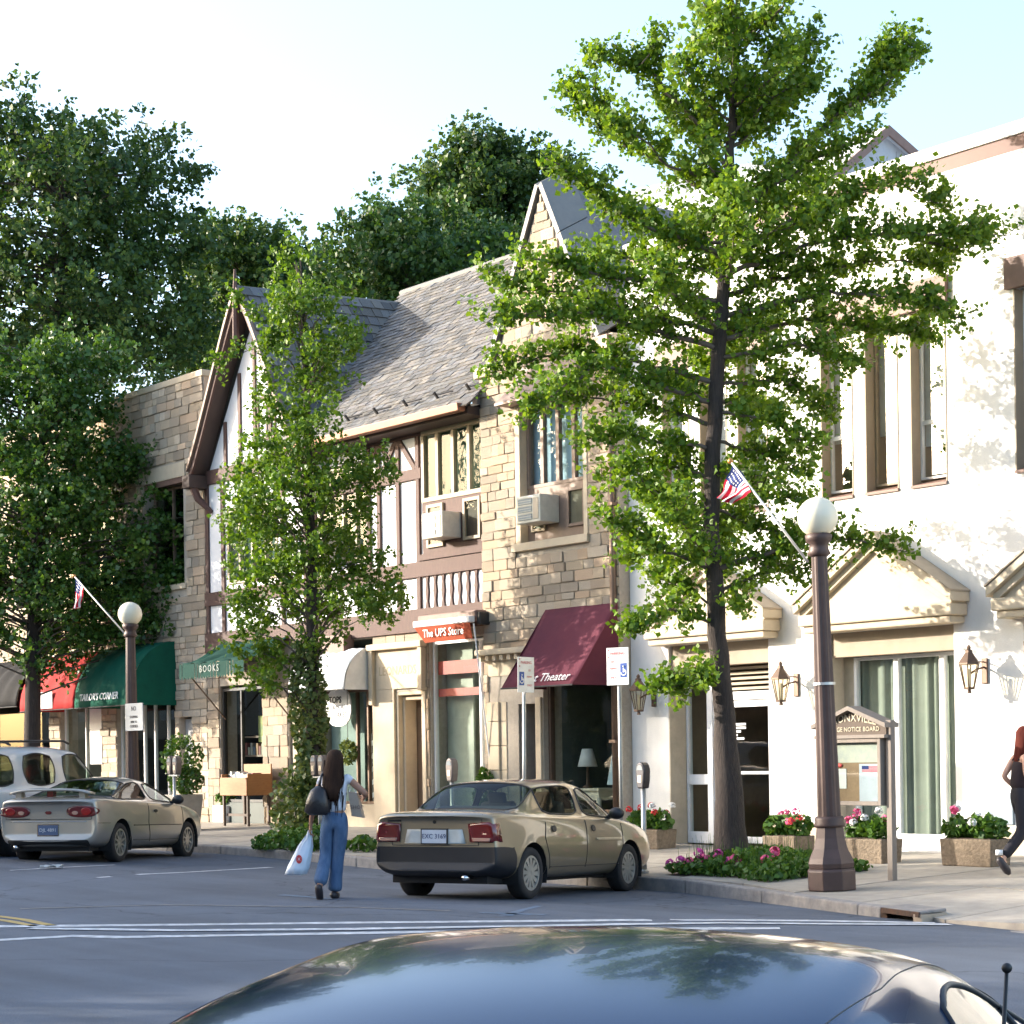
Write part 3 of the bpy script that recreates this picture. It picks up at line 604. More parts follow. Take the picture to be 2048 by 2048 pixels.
# ---------------------------------------------------------------- half-timbered building (left centre)
tb = thing('half_timbered_building', 'half-timbered building with slate roof and steep dark gable', 'building', (-32.5, YF, 0))
TX0, TX1 = -37.5, -27.56
uw = [(-29.56, -27.68, 5.30, 7.6), (-33.1, -31.35, 5.35, 7.3), (-36.6, -34.6, 5.3, 6.9)]
gw = [(-37.0, -35.3, .2, 3.2), (-34.3, -33.35, .1, 3.0), (-33.25, -31.28, .3, 3.9), (-30.55, -29.68, .1, 2.85), (-29.45, -27.72, .25, 3.75)]
mb = MB(); wall_boxes(mb, TX0, TX1, 0, 4.3, YF, YF + .4, gw); mb.build('wall', m_mortar, tb)
mb = MB(); wall_boxes(mb, TX0, TX1, 4.3, 7.8, YF, YF + .35, uw); mb.prism([(-37.3, YF, 7.8), (-33.5, YF, 7.8), (-35.4, YF, 10.75)], (0, .3, 0)); mb.build('plaster_wall', m_plaster, tb)
mb = MB(); mb.box(TX0, TX0 + .3, YF + .4, 33, 0, 7.8); mb.build('side_wall', m_mortar, tb)
def timber(x0, x1, z0, z1, pr=.045): return MB().box(x0, x1, YF - pr, YF + .02, z0, z1).build('timber', m_timber, tb, bevel=.006)
timber(TX0, TX1, 3.92, 4.34, .07)                     # bressumer
timber(TX0, TX1, 4.92, 5.20, .06); timber(-33.5, -29.6, 6.72, 6.92, .05)
timber(TX0, TX1, 7.5, 7.8, .05)
for x in (-29.72, -30.35, -30.98, -31.32, -33.2): timber(x - .055, x + .055, 4.34, 7.5, .044)
for x in (-37.4, -36.75, -34.4, -33.55): timber(x - .06, x + .06, 4.34, 7.5, .044)
def brace(x0, z0, x1, z1, w=.1): return MB().beam((x0, YF - .012, z0), (x1, YF - .012, z1), w, .06, (0, 1, 0)).build('brace', m_timber, tb)
brace(-29.8, 6.92, -30.3, 7.5); brace(-30.9, 7.5, -30.4, 6.92); brace(-30.9, 6.92, -30.4, 7.5); brace(-31.28, 7.2, -31.02, 7.5)
for k in range(8):                                     # turned baluster strips below the big window
    x = -29.48 + k * .245; b = MB(); w = .05
    pts = [(x - w, 4.34), (x + w, 4.34), (x + w * .45, 4.48), (x + w, 4.64), (x + w * .45, 4.80), (x + w, 4.92), (x - w, 4.92), (x - w * .45, 4.80), (x - w, 4.64), (x - w * .45, 4.48)]
    b.prism([(p, YF - .03, q) for p, q in pts], (0, .04, 0)); b.build('baluster', m_timber, tb)
# windows
MB().box(-29.62, -27.6, YF - .09, YF + .1, 5.21, 5.32).build('sill', m_timber, tb)
window(tb, -29.56, -27.68, 6.26, 7.56, YF - .06, m_tan, m_glass2, .08, .1, cols=4, mw=.085)
MB().box(-29.56, -27.68, YF - .04, YF + .05, 5.32, 6.258).build('apron_panel', m_timber, tb)
window(tb, -29.4, -28.9, 5.42, 6.2, YF - .085, m_tan, m_glass2, .06, .05); window(tb, -28.3, -27.8, 5.46, 6.2, YF - .085, m_tan, m_glass2, .06, .05)
window(tb, -33.1, -31.35, 5.4, 7.25, YF - .02, m_tan, m_glass2, .08, .1, cols=4, rows=2, mw=.07); window(tb, -36.6, -34.6, 5.32, 6.9, YF - .02, m_tan, m_glass2, .08, .1, cols=4, mw=.07)
for a, b, c, d_ in uw: MB().box(a, b, YF + .26, YF + .3, c, d_).build('curtain', M('painted_tree_reflection', (.085, .12, .095), .9, c2=(.05, .075, .06), ns=4, stretch=(9, 1, .6)), tb)  # not a real curtain: green backing painted for trees reflected in the panes
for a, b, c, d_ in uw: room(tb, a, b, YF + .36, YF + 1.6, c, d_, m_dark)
aircon(-28.72, YF - .03, 5.52, 'cream air conditioner in the half-timbered window beside the stone wall')
aircon(-32.6, YF - .03, 5.45, 'air conditioner half hidden behind the slim street tree')
# gable: posts, attic window, bargeboards, finial
for x in (-36.6, -36.0, -35.4, -34.8, -34.2):
    zt = 10.6 - abs(x + 35.4) * 1.55; timber(x - .05, x + .05, 7.8, zt, .04)
window(tb, -35.3, -34.6, 8.15, 9.05, YF - .03, m_timber, m_glass2, .05, .07, cols=2)
AP = Vector((-35.4, 20.75, 11.0)); LF = Vector((-37.5, 20.75, 7.55)); RF = Vector((-33.3, 20.75, 7.55))
def flare(s, t):  # curved bell-cast rake, t 0 foot .. 1 apex
    return Vector((-35.4 + s * 2.1 * (1 - t) ** .88, 0, 7.55 + 3.45 * t ** 1.12))
for s in (-1, 1):
    for nm, w0, w1, yy, dp in (('bargeboard', .02, .27, 21.10, .05), ('barge_moulding', .22, .34, 21.04, .13), ('soffit_board', .04, .10, 21.15, .35)):
        mb = MB(); n = 10
        for i in range(n):
            a, b = flare(s, i / n), flare(s, (i + 1) / n); o = Vector((0, 0, 1))
            q = [(a.x, a.z + w0), (b.x, b.z + w0), (b.x, b.z + w1), (a.x, a.z + w1)]
            mb.prism([(x, yy, z) for x, z in q], (0, dp, 0))
        mb.build(nm, {'bargeboard': m_timber, 'barge_moulding': m_wood, 'soffit_board': M('shade_dark_timber', (.06, .037, .03), .7)}[nm], tb)  # soffit timber darkened to paint in the shade under the rake
    f = flare(s, 0); MB().box(f.x - .16, f.x + .16, 21.02, YF, 7.42, 7.70).build('eave_block', M('shade_dark_timber', (.08, .05, .04), .7), tb, bevel=.02)
    MB().path([(f.x - s * .05, 21.15, 7.5), (f.x - s * .12, 21.25, 7.2), (f.x - s * .3, YF - .02, 6.9)], [.09, .08, .05], 6).build('bracket', m_timber, tb)
MB().path([(-35.4, 21.06, 10.2), (-35.4, 21.06, 11.1), (-35.4, 21.06, 11.65)], [.07, .06, .025], 6).build('finial', m_timber, tb)
# ---- slate roofs
rt = MB(); E0 = Vector((0, 20.95, 7.72)); RID = Vector((0, 25.5, 11.8))
rt.poly([(-34.4, E0.y, E0.z - .06), (TX1 + .05, E0.y, E0.z - .06), (TX1 + .05, RID.y, RID.z - .06), (-35.75, RID.y, RID.z - .06), (-35.75, 24.4, 10.75)])
rt.poly([(-35.75, RID.y, RID.z - .06), (TX1 + .05, RID.y, RID.z - .06), (TX1 + .05, 30.2, 7.6), (-35.75, 30.2, 7.6)])
rt.poly([(-35.75, 24.4, 10.75), (-35.75, RID.y, RID.z - .06), (-37.2, 26.4, 9.3)])
for s in (-1, 1):
    rt.grid(lambda u, v: (flare(s, v).x, 21.09 + u * 4.94, flare(s, v).z + .30 + .25 * u * v), 1, 10)
roof = rt.build('roof', m_lead, tb)
SLT = [unit_block(m_slate, .035, 40 + i, .04) for i in range(4)]
items = []; dsl = (RID - E0); L = dsl.length; du = dsl.normalized(); nrm = Vector((0, -du.z, du.y)); nrm = nrm if nrm.z > 0 else -nrm
ex = .15; nrow = int(L / ex); 
def valley_x(t):   # where the gable roof meets the main slope
    z = E0.z + dsl.z * t; y = E0.y + dsl.y * t
    lo, hi = 0, 1
    for _ in range(20):
        m_ = (lo + hi) / 2
        if flare(1, m_).z + .30 + .25 * (y - 20.83) / 5.2 * m_ < z: lo = m_
        else: hi = m_
    return flare(1, lo).x if lo < .999 else -35.75
for i in range(nrow + 1):
    t = i * ex / L; xa = max(-35.72, valley_x(min(1, t)) - .05); x = xa + (i % 2) * .13
    sag = -.03 * math.sin(min(1, t) * math.pi)
    while x < TX1 + .02:
        w = random.uniform(.15, .28); c = E0 + dsl * t + Vector((x + w / 2, 0, 0)) + nrm * (.02 + sag + random.uniform(-.004, .009))
        tilt = random.uniform(.06, .12); d2 = (du + nrm * -tilt).normalized(); n2 = (nrm + du * tilt).normalized()
        items.append((c, Vector((w / 2 - .004, 0, 0)), d2 * (ex * .70), n2 * random.uniform(.009, .016))); x += w
for i in range(19):
    t0 = i / 19
    for s in (1,):
        p = flare(s, t0); q = flare(s, min(1, t0 + .06)); dv = Vector((q.x - p.x, 0, q.z - p.z)).normalized(); nn = Vector((dv.z * s, 0, -dv.x * s)); nn = nn if nn.x * s > 0 else -nn
        y = 21.12 + (i % 2) * .12
        while y < 25.9:
            w = random.uniform(.2, .34); u = (y - 20.83) / 5.2; c = Vector((p.x, y + w / 2, p.z + .31 + .25 * u * t0)) + dv * .09 + nn * random.uniform(.012, .024)
            zm = E0.z + (y - E0.y) * dsl.z / dsl.y
            if c.z > zm - .1: items.append((c, Vector((0, w / 2 - .004, 0)), (dv - nn * .07).normalized() * .135, (nn + dv * .07).normalized() * .012))
            y += w
pieces('slate', items, SLT, m_slate, roof, 300, 'slate_field')
MB().path([(-35.8, RID.y, RID.z + .03), (TX1, RID.y, RID.z + .03)], .06, 6).build('ridge', m_lead, roof)
MB().path([(-35.4, 21.1, 11.28), (-35.4, 25.6, 11.5)], .05, 6).build('ridge', m_lead, roof)
gt = MB(); gt.prism([(-33.2, E0.y - .14, 7.60), (-33.2, E0.y + .02, 7.60), (-33.2, E0.y + .04, 7.74), (-33.2, E0.y - .16, 7.74)], (5.62, 0, 0)); gt.build('gutter', m_copper, roof, bevel=.015)
MB().box(-33.3, TX1, E0.y + .05, YF, 7.56, 7.70).build('soffit', M('shade_dark_timber', (.08, .05, .04), .7), roof)
for k in range(5):
    x = -31.6 + k * .95; b = MB(); c = E0 + dsl * .07 + Vector((x, 0, 0)); b.obox(c + nrm * .08, (.02, 0, 0), du * .02, nrm * .09); b.obox(c + nrm * .10 + Vector((.25, 0, 0)), (.26, 0, 0), du * .01, nrm * .012); b.build('snow_guard', m_black, roof)
MB().path([(-27.64, YF - .1, 7.7), (-27.64, YF - .1, 4.2)], .045, 8).build('downspout', m_bronze, tb, smooth=True)
# ---- ground floor
h2 = [(a - .02, b + .02, c, d_) for a, b, c, d_ in gw] + [(-31.28, -29.55, 0, 3.64)]
its = ashlar(TX0, TX1, .1, 3.92, YF, h2, seed=9)
pieces('stone_block', its, BLK, m_stone, tb, 300)
# bookshop
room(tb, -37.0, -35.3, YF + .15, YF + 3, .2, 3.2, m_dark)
window(tb, -37.0, -35.3, .75, 3.15, YF + .05, m_black, m_shop, .06, .08, name='shop_window', xcuts=[-36.25], mw=.05)
MB().box(-36.0, -35.5, YF + .32, YF + .34, 2.0, 2.55).build('window_poster', M('yellow_poster', (.45, .40, .10), .7, c2=(.12, .22, .10), ns=6), tb)
for k in range(4): MB().box(-36.9, -35.4, YF + .5, YF + .8, .9 + k * .4, .94 + k * .4).build('book_shelf', m_wood, tb)
for k in range(26): MB().box(-36.85 + (k % 13) * .11, -36.77 + (k % 13) * .11, YF + .5, YF + .7, .94 + (k // 13) * .8, 1.15 + (k // 13) * .8 + .05 * math.sin(k * 3)).build('shelved_book', M('spine_%d' % (k % 5), [(.3, .3, .28), (.1, .14, .2), (.35, .2, .1), (.25, .08, .07), (.4, .38, .3)][k % 5], .7), tb)
MB().box(-37.0, -35.3, YF + .03, YF + .12, .2, .748).build('stall_riser', M('dark_green_wood', (.03, .05, .045), .5), tb)
room(tb, -34.3, -33.35, YF + .15, YF + 2, .15, 3.0, m_dark)
MB().box(-34.25, -33.95, YF + .05, YF + .35, .15, 3.0).build('door_jamb', m_lime, tb)
# sweet shop with white awning
room(tb, -33.25, -31.28, YF + .2, YF + 2.5, .2, 3.9, M('cake_shop_wall', (.20, .24, .23), .9))
window(tb, -33.25, -31.28, .75, 2.95, YF + .08, m_bronze, m_shop, .05, .08, name='shop_window', xcuts=[-32.0, -31.62], mw=.05, tilt=.001)
MB().box(-33.2, -32.05, YF + .3, YF + .34, .75, 2.95).build('display_back', M('sage_panel', (.33, .40, .37), .9), tb)
MB().box(-33.25, -31.28, YF + .04, YF + .2, .2, .748).build('stall_riser', m_lime, tb, bevel=.01)
MB().box(-33.3, -31.9, YF - .25, YF - .01, 3.62, 4.0).build('sign_box', m_brown, tb, bevel=.01)
# carved doorway
ds0, ds1 = -31.26, -29.56
MB().box(ds0, -30.55, YF - .05, YF + .39, .12, 2.9).build('door_pier', m_lime, tb, bevel=.012); MB().box(-29.68, ds1, YF - .05, YF + .39, .12, 2.9).build('door_pier', m_lime, tb, bevel=.012)
MB().box(ds0, ds1, YF - .05, YF + .39, 2.90, 3.64).build('name_panel', m_lime, tb, bevel=.012)
MB().box(ds0 - .02, ds1 + .04, YF - .17, YF + .3, 3.64, 3.76).build('drip_mould', m_lime, tb, bevel=.02)
MB().box(ds0, ds0 + .13, YF - .14, YF, 2.62, 3.64).build('drip_stop', m_lime, tb, bevel=.02); MB().box(ds1 - .12, ds1 + .02, YF - .14, YF, 2.85, 3.64).build('drip_stop', m_lime, tb, bevel=.02)
lettering('LEONARDS', .24, (-30.42, YF - .052, 3.24), M('worn_letter', (.44, .36, .24), .9), tb)
for k, yy in ((0, .0), (1, .1)):
    a, b, zt = -30.55 + .0 + .07 * k, -29.68 - .07 * k, 2.85 - .09 * k
    m_ = MB(); m_.box(a, a + .07, YF + yy, YF + yy + .3, .12, zt); m_.box(b - .07, b, YF + yy, YF + yy + .3, .12, zt); m_.box(a + .07, b - .07, YF + yy + .002, YF + yy + .3, zt - .07, zt); m_.build('door_moulding', m_lime, tb, bevel=.014)
MB().box(-30.4, -29.83, YF + .36, YF + .42, .15, 2.7).build('door', M('oak_door', (.12, .075, .045), .6, ns=4, stretch=(8, 8, 1)), tb)
for k in range(3): MB().box(-30.35 + k * .18, -30.22 + k * .18, YF + .345, YF + .37, .3, 2.55).build('door_panel', M('oak_panel', (.16, .10, .06), .6, ns=4, stretch=(8, 8, 1)), tb, bevel=.008)
# parcel shop window
room(tb, -29.45, -27.72, YF + .2, YF + 2.6, .2, 3.75, M('parcel_shop_wall', (.42, .42, .35), .9))
MB().box(-29.40, -28.62, YF + .34, YF + .38, .3, 3.70).build('window_partition', M('parcel_panel', (.52, .53, .45), .9), tb)
window(tb, -29.45, -27.72, .35, 3.72, YF + .06, m_wframe, m_shop, .05, .08, name='shop_window', xcuts=[-28.05], mw=.06, tilt=.001)
m_red = M('red_vinyl', (.50, .045, .03), .5)
for z0, z1 in ((3.12, 3.36), (2.72, 2.86)): MB().box(-29.38, -27.78, YF + .13, YF + .14, z0, z1).build('window_stripe', m_red, tb)
MB().box(-28.5, -27.75, YF + 2.0, YF + 2.4, .2, 2.6).build('shelf_unit', m_dark, tb)
for k in range(5): MB().box(-28.48, -27.8, YF + 1.85, YF + 2.0, .5 + k * .42, .54 + k * .42).build('shelf', m_wframe, tb)

# ---------------------------------------------------------------- stone building (far left)
ls = thing('stone_parapet_building', 'flat-roofed sandstone building with red and green awnings at left', 'building', (-45, YF, 0))
LX0, LX1 = -62.0, -37.52
lw = [(-40.15, -38.45, 5.5, 7.72), (-43.4, -41.6, 5.5, 7.72), (-47, -45.2, 5.5, 7.72)]
lg = [(-38.75 + .0, -38.2, .1, 2.6), (-41.7, -38.95, .3, 3.3), (-44.6, -42.5, .3, 3.3), (-50.5, -45.2, .3, 3.3)]
mb = MB(); wall_boxes(mb, LX0, LX1, 0, 9.98, YF, YF + .45, lw + lg); mb.box(LX1 - .4, LX1, YF + .45, 32, 0, 9.98); mb.box(LX0, LX1 - .4, YF + .45, 32, 9.4, 9.5); mb.build('wall', m_mortar, ls)
MB().box(LX1 - .02, LX1 + .004, YF + .02, 32, 7.9, 9.98).build('return_face', m_stone, ls)
hb = [(a - .14, b + .14, c - .12, d_ + .42) for a, b, c, d_ in lw] + [(a - .01, b + .01, c, d_ + 0) for a, b, c, d_ in lg]
pieces('stone_block', ashlar(-48.5, LX1, .1, 9.86, YF, hb, seed=21), BLK, m_stone, ls, 300)
MB().box(LX0, LX1 + .03, YF - .05, YF + .5, 9.862, 10.0).build('parapet_coping', m_lime, ls, bevel=.015)
for a, b, c, d_ in lw:
    MB().box(a - .14, b + .14, YF - .05, YF + .1, d_ + .1, d_ + .42).build('lintel', m_lime, ls, bevel=.012)
    MB().box(a - .02, b + .02, YF - .03, YF + .1, d_ - .02, d_ + .098).build('brown_lintel', m_brown, ls)
    MB().box(a - .14, b + .14, YF - .07, YF + .2, c - .12, c).build('sill', m_lime, ls, bevel=.012)
    window(ls, a, b, c, d_ - .02, YF + .2, m_wood, m_glass2, .06, .08, cols=2, rows=2); room(ls, a, b, YF + .46, YF + 1.5, c, d_, m_dark)
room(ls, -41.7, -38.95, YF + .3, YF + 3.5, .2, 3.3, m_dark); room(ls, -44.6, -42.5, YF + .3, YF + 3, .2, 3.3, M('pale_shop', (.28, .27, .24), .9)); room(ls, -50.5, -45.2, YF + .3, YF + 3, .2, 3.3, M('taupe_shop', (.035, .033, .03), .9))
window(ls, -41.7, -38.95, .6, 3.28, YF + .1, m_wframe, m_shop, .05, .08, name='shop_window', xcuts=[-40.6, -40.1, -39.5], mw=.05); MB().box(-41.7, -38.95, YF + .08, YF + .2, .2, .6).build('stall_riser', m_brown, ls)
window(ls, -44.6, -42.5, .6, 3.28, YF + .1, m_wframe, m_shop, .05, .08, name='shop_window', xcuts=[-43.5]); MB().box(-44.6, -42.5, YF + .08, YF + .2, .2, .6).build('stall_riser', m_wframe, ls)
window(ls, -50.5, -45.2, .6, 3.28, YF + .1, m_tan, m_shop, .05, .08, name='shop_window', xcuts=[-48.5, -46.8]); MB().box(-50.5, -45.2, YF + .08, YF + .2, .2, .6).build('stall_riser', m_taupe, ls)
MB().box(-38.72, -38.22, YF + .12, YF + .16, .15, 2.55).build('door', M('grey_door', (.30, .30, .30), .5), ls)
MB().box(-43.0, -42.4, YF - .04, YF + .0, 1.6, 3.0).build('notice_panel', m_wframe, ls)

# ---------------------------------------------------------------- roofs seen behind
gb = thing('grey_gable_house', 'grey gable end of a house rising behind the white parapet', 'building', (-24, 27, 0))
xq = -24.0; ap = WX(1665, 253, xq); l0 = WX(1560, 345, xq); r0_ = WX(1730, 310, xq)
sl1 = (ap.z - l0.z) / (ap.y - l0.y); sl2 = (ap.z - r0_.z) / (r0_.y - ap.y); zb = 8.5
yl = ap.y - (ap.z - zb) / sl1; yr = ap.y + (ap.z - zb) / sl2
MB().prism([(xq, yl, zb), (xq, yr, zb), (xq, ap.y, ap.z)], (-.3, 0, 0)).build('gable_wall', M('grey_render', (.44, .46, .50), .9, ns=3), gb)
for s, yy in ((1, yl), (-1, yr)):
    mb = MB(); mb.prism([(xq + .12, yy, zb), (xq + .12, ap.y, ap.z), (xq + .12, ap.y, ap.z + .12), (xq + .12, yy, zb + .12)], (-9, 0, 0)); mb.build('roof_slope', M('pale_roof', (.62, .62, .62), .7, ns=5), gb)
    mb = MB(); mb.prism([(xq + .125, yy, zb - .05), (xq + .125, ap.y, ap.z - .06), (xq + .125, ap.y, ap.z + .125), (xq + .125, yy, zb + .125)], (.04, 0, 0)); mb.build('bargeboard', m_brown, gb)
bh = thing('blue_grey_roof_house', 'blue-grey roof just visible behind the stone gable coping', 'building', (-28, 30, 0))
a = W(1075, 400, 29); MB().prism([(a.x - 3, 29, 7), (a.x + 6, 29, 7), (a.x + 6, 29, a.z - .3), (a.x - .3, 29, a.z + .2), (a.x - 3, 29, a.z - 1.2)], (0, 3, 0)).build('roof_slope', M('blue_slate', (.20, .24, .28), .7, ns=6), bh)
# ---------------------------------------------------------------- shops across the street (unseen behind the photographer; placed and sized to cast the road's shade)
def opp(name, label, x0, x1, h, c):
    t = thing(name, label, 'building', ((x0 + x1) / 2, -9, 0)); m = M(name + '_brick', c, .9, ns=4, bump=.3)
    MB().box(x0, x1, -20, -8.5, -.2, h).build('wall', m, t)
    k = x0 + .8
    while k < x1 - 1.6:
        w = MB().box(k, k + 1.1, -8.52, -8.4, 4.0, 5.6).build('window', m_wframe, t); MB().poly([(k + .08, -8.398, 4.08), (k + 1.02, -8.398, 4.08), (k + 1.02, -8.398, 5.52), (k + .08, -8.398, 5.52)]).build('pane', m_glass, w); k += 2.4
    MB().box(x0 + .3, x1 - .3, -8.55, -8.4, .3, 3.0).build('shop_front', m_dark, t); MB().box(x0 - .05, x1 + .05, -8.7, -8.3, h, h + .25).build('cornice', m_lime, t)
opp('brick_shop', 'unseen red brick shop row across the street behind the viewpoint', -58, -41.2, 10.2, (.30, .13, .09))
opp('cream_shop', 'unseen cream rendered shop across the street left of the brick row', -110, -58.4, 9.4, (.55, .48, .38))
opp('tan_shop', 'unseen tan brick shop across the street right of the brick row', -24.2, 14, 8.6, (.36, .25, .16))
opp('low_shop', 'unseen low grey shop between the brick and tan shops across the street', -40.8, -30.9, 5.2, (.35, .35, .36))
struct(MB().box(-160, 60, -8.5, -.7, -.3, .03).build('near_pavement', m_conc))
# ================================================================ awnings and shop signs
def cloth(name, c, c2=None): return M(name, c, .85, c2=c2, ns=3, bump=.25, bs=14, spec=.2)
m_maroon = cloth('maroon_canvas', (.125, .03, .045), (.10, .026, .042)); m_redc = cloth('red_canvas', (.42, .03, .03)); m_green = cloth('green_canvas', (.006, .10, .062), (.005, .07, .045)); m_dgreen = cloth('dark_green_canvas', (.004, .045, .034)); m_blackc = cloth('black_canvas', (.008, .008, .010)); m_whitec = cloth('white_canvas', (.82, .83, .84)); m_orange = cloth('rust_red_canvas', (.36, .075, .035))
m_letw = M('white_lettering', (.85, .85, .82), .6); m_letb = M('black_lettering', (.02, .02, .025), .6); m_letr = M('red_lettering', (.6, .05, .05), .6)
# maroon sloped awning
aw = thing('sloped_awning', 'sloped maroon canvas awning with pale lettering on the stone shop', 'awning', (-24.95, YS, 2.7))
ax0, ax1, at, ab, ay = -25.82, -24.0, 4.05, 2.72, YS - 1.0
def slope(u, v): return (ax0 + (ax1 - ax0) * u, YS - .03 - (YS - .03 - ay) * v, at + (ab - at) * v - .05 * math.sin(v * math.pi) + .008 * math.sin(u * 40) * v)
MB().grid(slope, 16, 8).build('canvas', m_maroon, aw, smooth=True, solid=.006)
for x in (ax0, ax1): MB().poly([(x, YS - .03, at), (x, ay, ab), (x, YS - .03, ab)]).build('side_panel', m_maroon, aw, solid=.005)
MB().path([(ax0, ay, ab), (ax1, ay, ab)], .014, 6).build('front_rail', m_black, aw)
e = Vector((0, ay - YS + .03, ab - at)).normalized()
lettering('Right Theater', .23, Vector(slope(.57, .90)) + Vector((0, -.03, .03)), M('pale_lettering', (.62, .58, .58), .6), aw, (1, 0, 0), -e, bold=.002)
# rolled rust-red awning with the parcel shop's name
aw = thing('rolled_awning', 'rolled rust-red awning with white rail above the parcel shop', 'awning', (-28.7, YF, 3.9))
p = W(783, 1188, 20.95); q = W(890, 1166, 20.95); xa, xb, z0 = p.x, q.x, (p.z + q.z) / 2
MB().box(xa, xb, 20.90, 21.02, z0 - .02, z0 + .09).build('white_rail', m_wframe, aw, bevel=.015)
MB().raw([(xa + .02, 20.92, z0 - .02), (xb - .02, 20.92, z0 - .02), (xb - .02, 20.98, z0 - .30), (xa + .26, 20.98, z0 - .30)], [(0, 1, 2, 3)]).build('valance', m_orange, aw, solid=.006)
MB().box(xa - .02, xb + .02, 21.02, YF - .04, z0 + .04, z0 + .20).build('awning_case', m_brown, aw, bevel=.03)
lettering('The UPS Store', .20, ((xa + xb) / 2 + .03, 20.925, z0 - .15), m_letw, aw, bold=.002)
b = MB(); b.box(xb + .0, xb + .10, 21.05, YF - .06, z0 - .06, z0 + .16); b.build('end_bracket', m_black, aw, bevel=.02)
MB().path([(xb + .08, 20.93, z0 - .05), (xb + .08, YF - .1, .3)], .014, 6).build('prop_rod', m_wframe, aw)
def barrel(label, x0, x1, zt, zb, proj, mat, group=None, yw=YF, ends=True, straight=False, val=0.0):
    aw = thing('barrel_awning', label, 'awning', ((x0 + x1) / 2, yw, zb), 0, group)
    def prof(t):
        return (yw - .02 - proj * math.sin(t * math.pi / 2), zb + (zt - zb) * math.cos(t * math.pi / 2))
    def fn(u, v):
        y, z = prof(v); k = .012 * math.sin(u * (x1 - x0) * 9 + v * 4) + .008 * math.sin(u * 57 + v * 9); return (x0 + (x1 - x0) * u, y - k, z + k)
    MB().grid(fn, int((x1 - x0) * 9), 10).build('canvas', mat, aw, smooth=True, solid=.005)
    for x in (x0, x1):
        mb = MB(); pr = [prof(i / 10) for i in range(11)]; mb.raw([(x, yw - .02, zb)] + [(x, y, z) for y, z in pr], [(0, i, i + 1) for i in range(1, 11)]); mb.build('end_panel', mat, aw)
    MB().path([(x0, yw - .02 - proj, zb), (x1, yw - .02 - proj, zb)], .013, 6).build('front_rail', m_black, aw)
    return aw
a = barrel('red barrel awning with a white corner panel at far left', -44.35, -41.52, 4.22, 2.86, 1.15, m_redc); MB().box(-43.2, -42.55, 20.3, 20.312, 2.9, 3.28).build('white_patch', m_whitec, a)
a = barrel('green barrel awning with white lettering left of the lamp post', -41.48, -38.86, 4.26, 2.86, 1.15, m_green); lettering("TAILOR'S CORNER", .22, (-40.25, 20.316, 3.08), m_letw, a, bold=.003, ey=(0, .12, 1))
barrel('black awning at the left edge of the photo', -52, -44.6, 4.2, 3.0, 1.1, m_blackc)
a = barrel('small white rounded awning over the cake shop window', -33.28, -31.3, 3.72, 2.92, .62, m_whitec)
# dark green awning with scalloped valance over the bookshop
aw = thing('scalloped_awning', 'dark green awning with scalloped valance over the bookshop', 'awning', (-36, YF, 3.3)); x0, x1 = -36.75, -34.15
MB().grid(lambda u, v: (x0 + (x1 - x0) * u, YF - .03 - 1.08 * v, 4.12 - .50 * v - .10 * math.sin(v * math.pi) * (.6 + .4 * math.sin(u * 21)) + .02 * math.sin(u * 33 + v * 7)), 36, 8).build('canvas', m_dgreen, aw, smooth=True, solid=.005)
mb = MB(); n = 24
for i in range(n):
    a, b = x0 + (x1 - x0) * i / n, x0 + (x1 - x0) * (i + 1) / n; pts = [(a, 3.62), (a, 3.36)] + [(a + (b - a) * (k / 6), 3.36 - .06 * math.sin(k / 6 * math.pi)) for k in range(1, 6)] + [(b, 3.36), (b, 3.62)]
    mb.poly([(x, YF - 1.11 + .01 * math.sin(i), z) for x, z in pts])
mb.build('scalloped_valance', m_dgreen, aw)
lettering('BOOKS', .20, (-35.5, YF - 1.125, 3.49), M('shade_dark_letter', (.22, .26, .24), .6), aw, space=1.3)  # lettering, and partly the dark canvas, toned down to paint the awning's shade
for x in (x0 + .05, x1 - .05): MB().path([(x, YF - 1.08, 3.6), (x, YF - .05, 2.5)], .016, 6).build('support_arm', m_bronze, aw)
# oval cake sign
sg = thing('oval_sign', 'white oval sign with black writing in the cake shop window', 'sign', (-32.45, YF, 2.3))
mb = MB(); mb.prism([(-32.45 + .43 * math.copysign(abs(math.cos(t)) ** .8, math.cos(t)), YF - .03, 2.62 + .37 * math.copysign(abs(math.sin(t)) ** .8, math.sin(t))) for t in np.linspace(0, 2 * math.pi, 36, endpoint=False)], (0, .03, 0)); mb.build('board', m_wframe, sg)
lettering('TOPS', .18, (-32.55, YF - .034, 2.76), m_letb, sg, bold=.003); lettering('& MORE', .12, (-32.42, YF - .034, 2.62), m_letb, sg); lettering('CAKES', .15, (-32.38, YF - .034, 2.47), m_letb, sg)

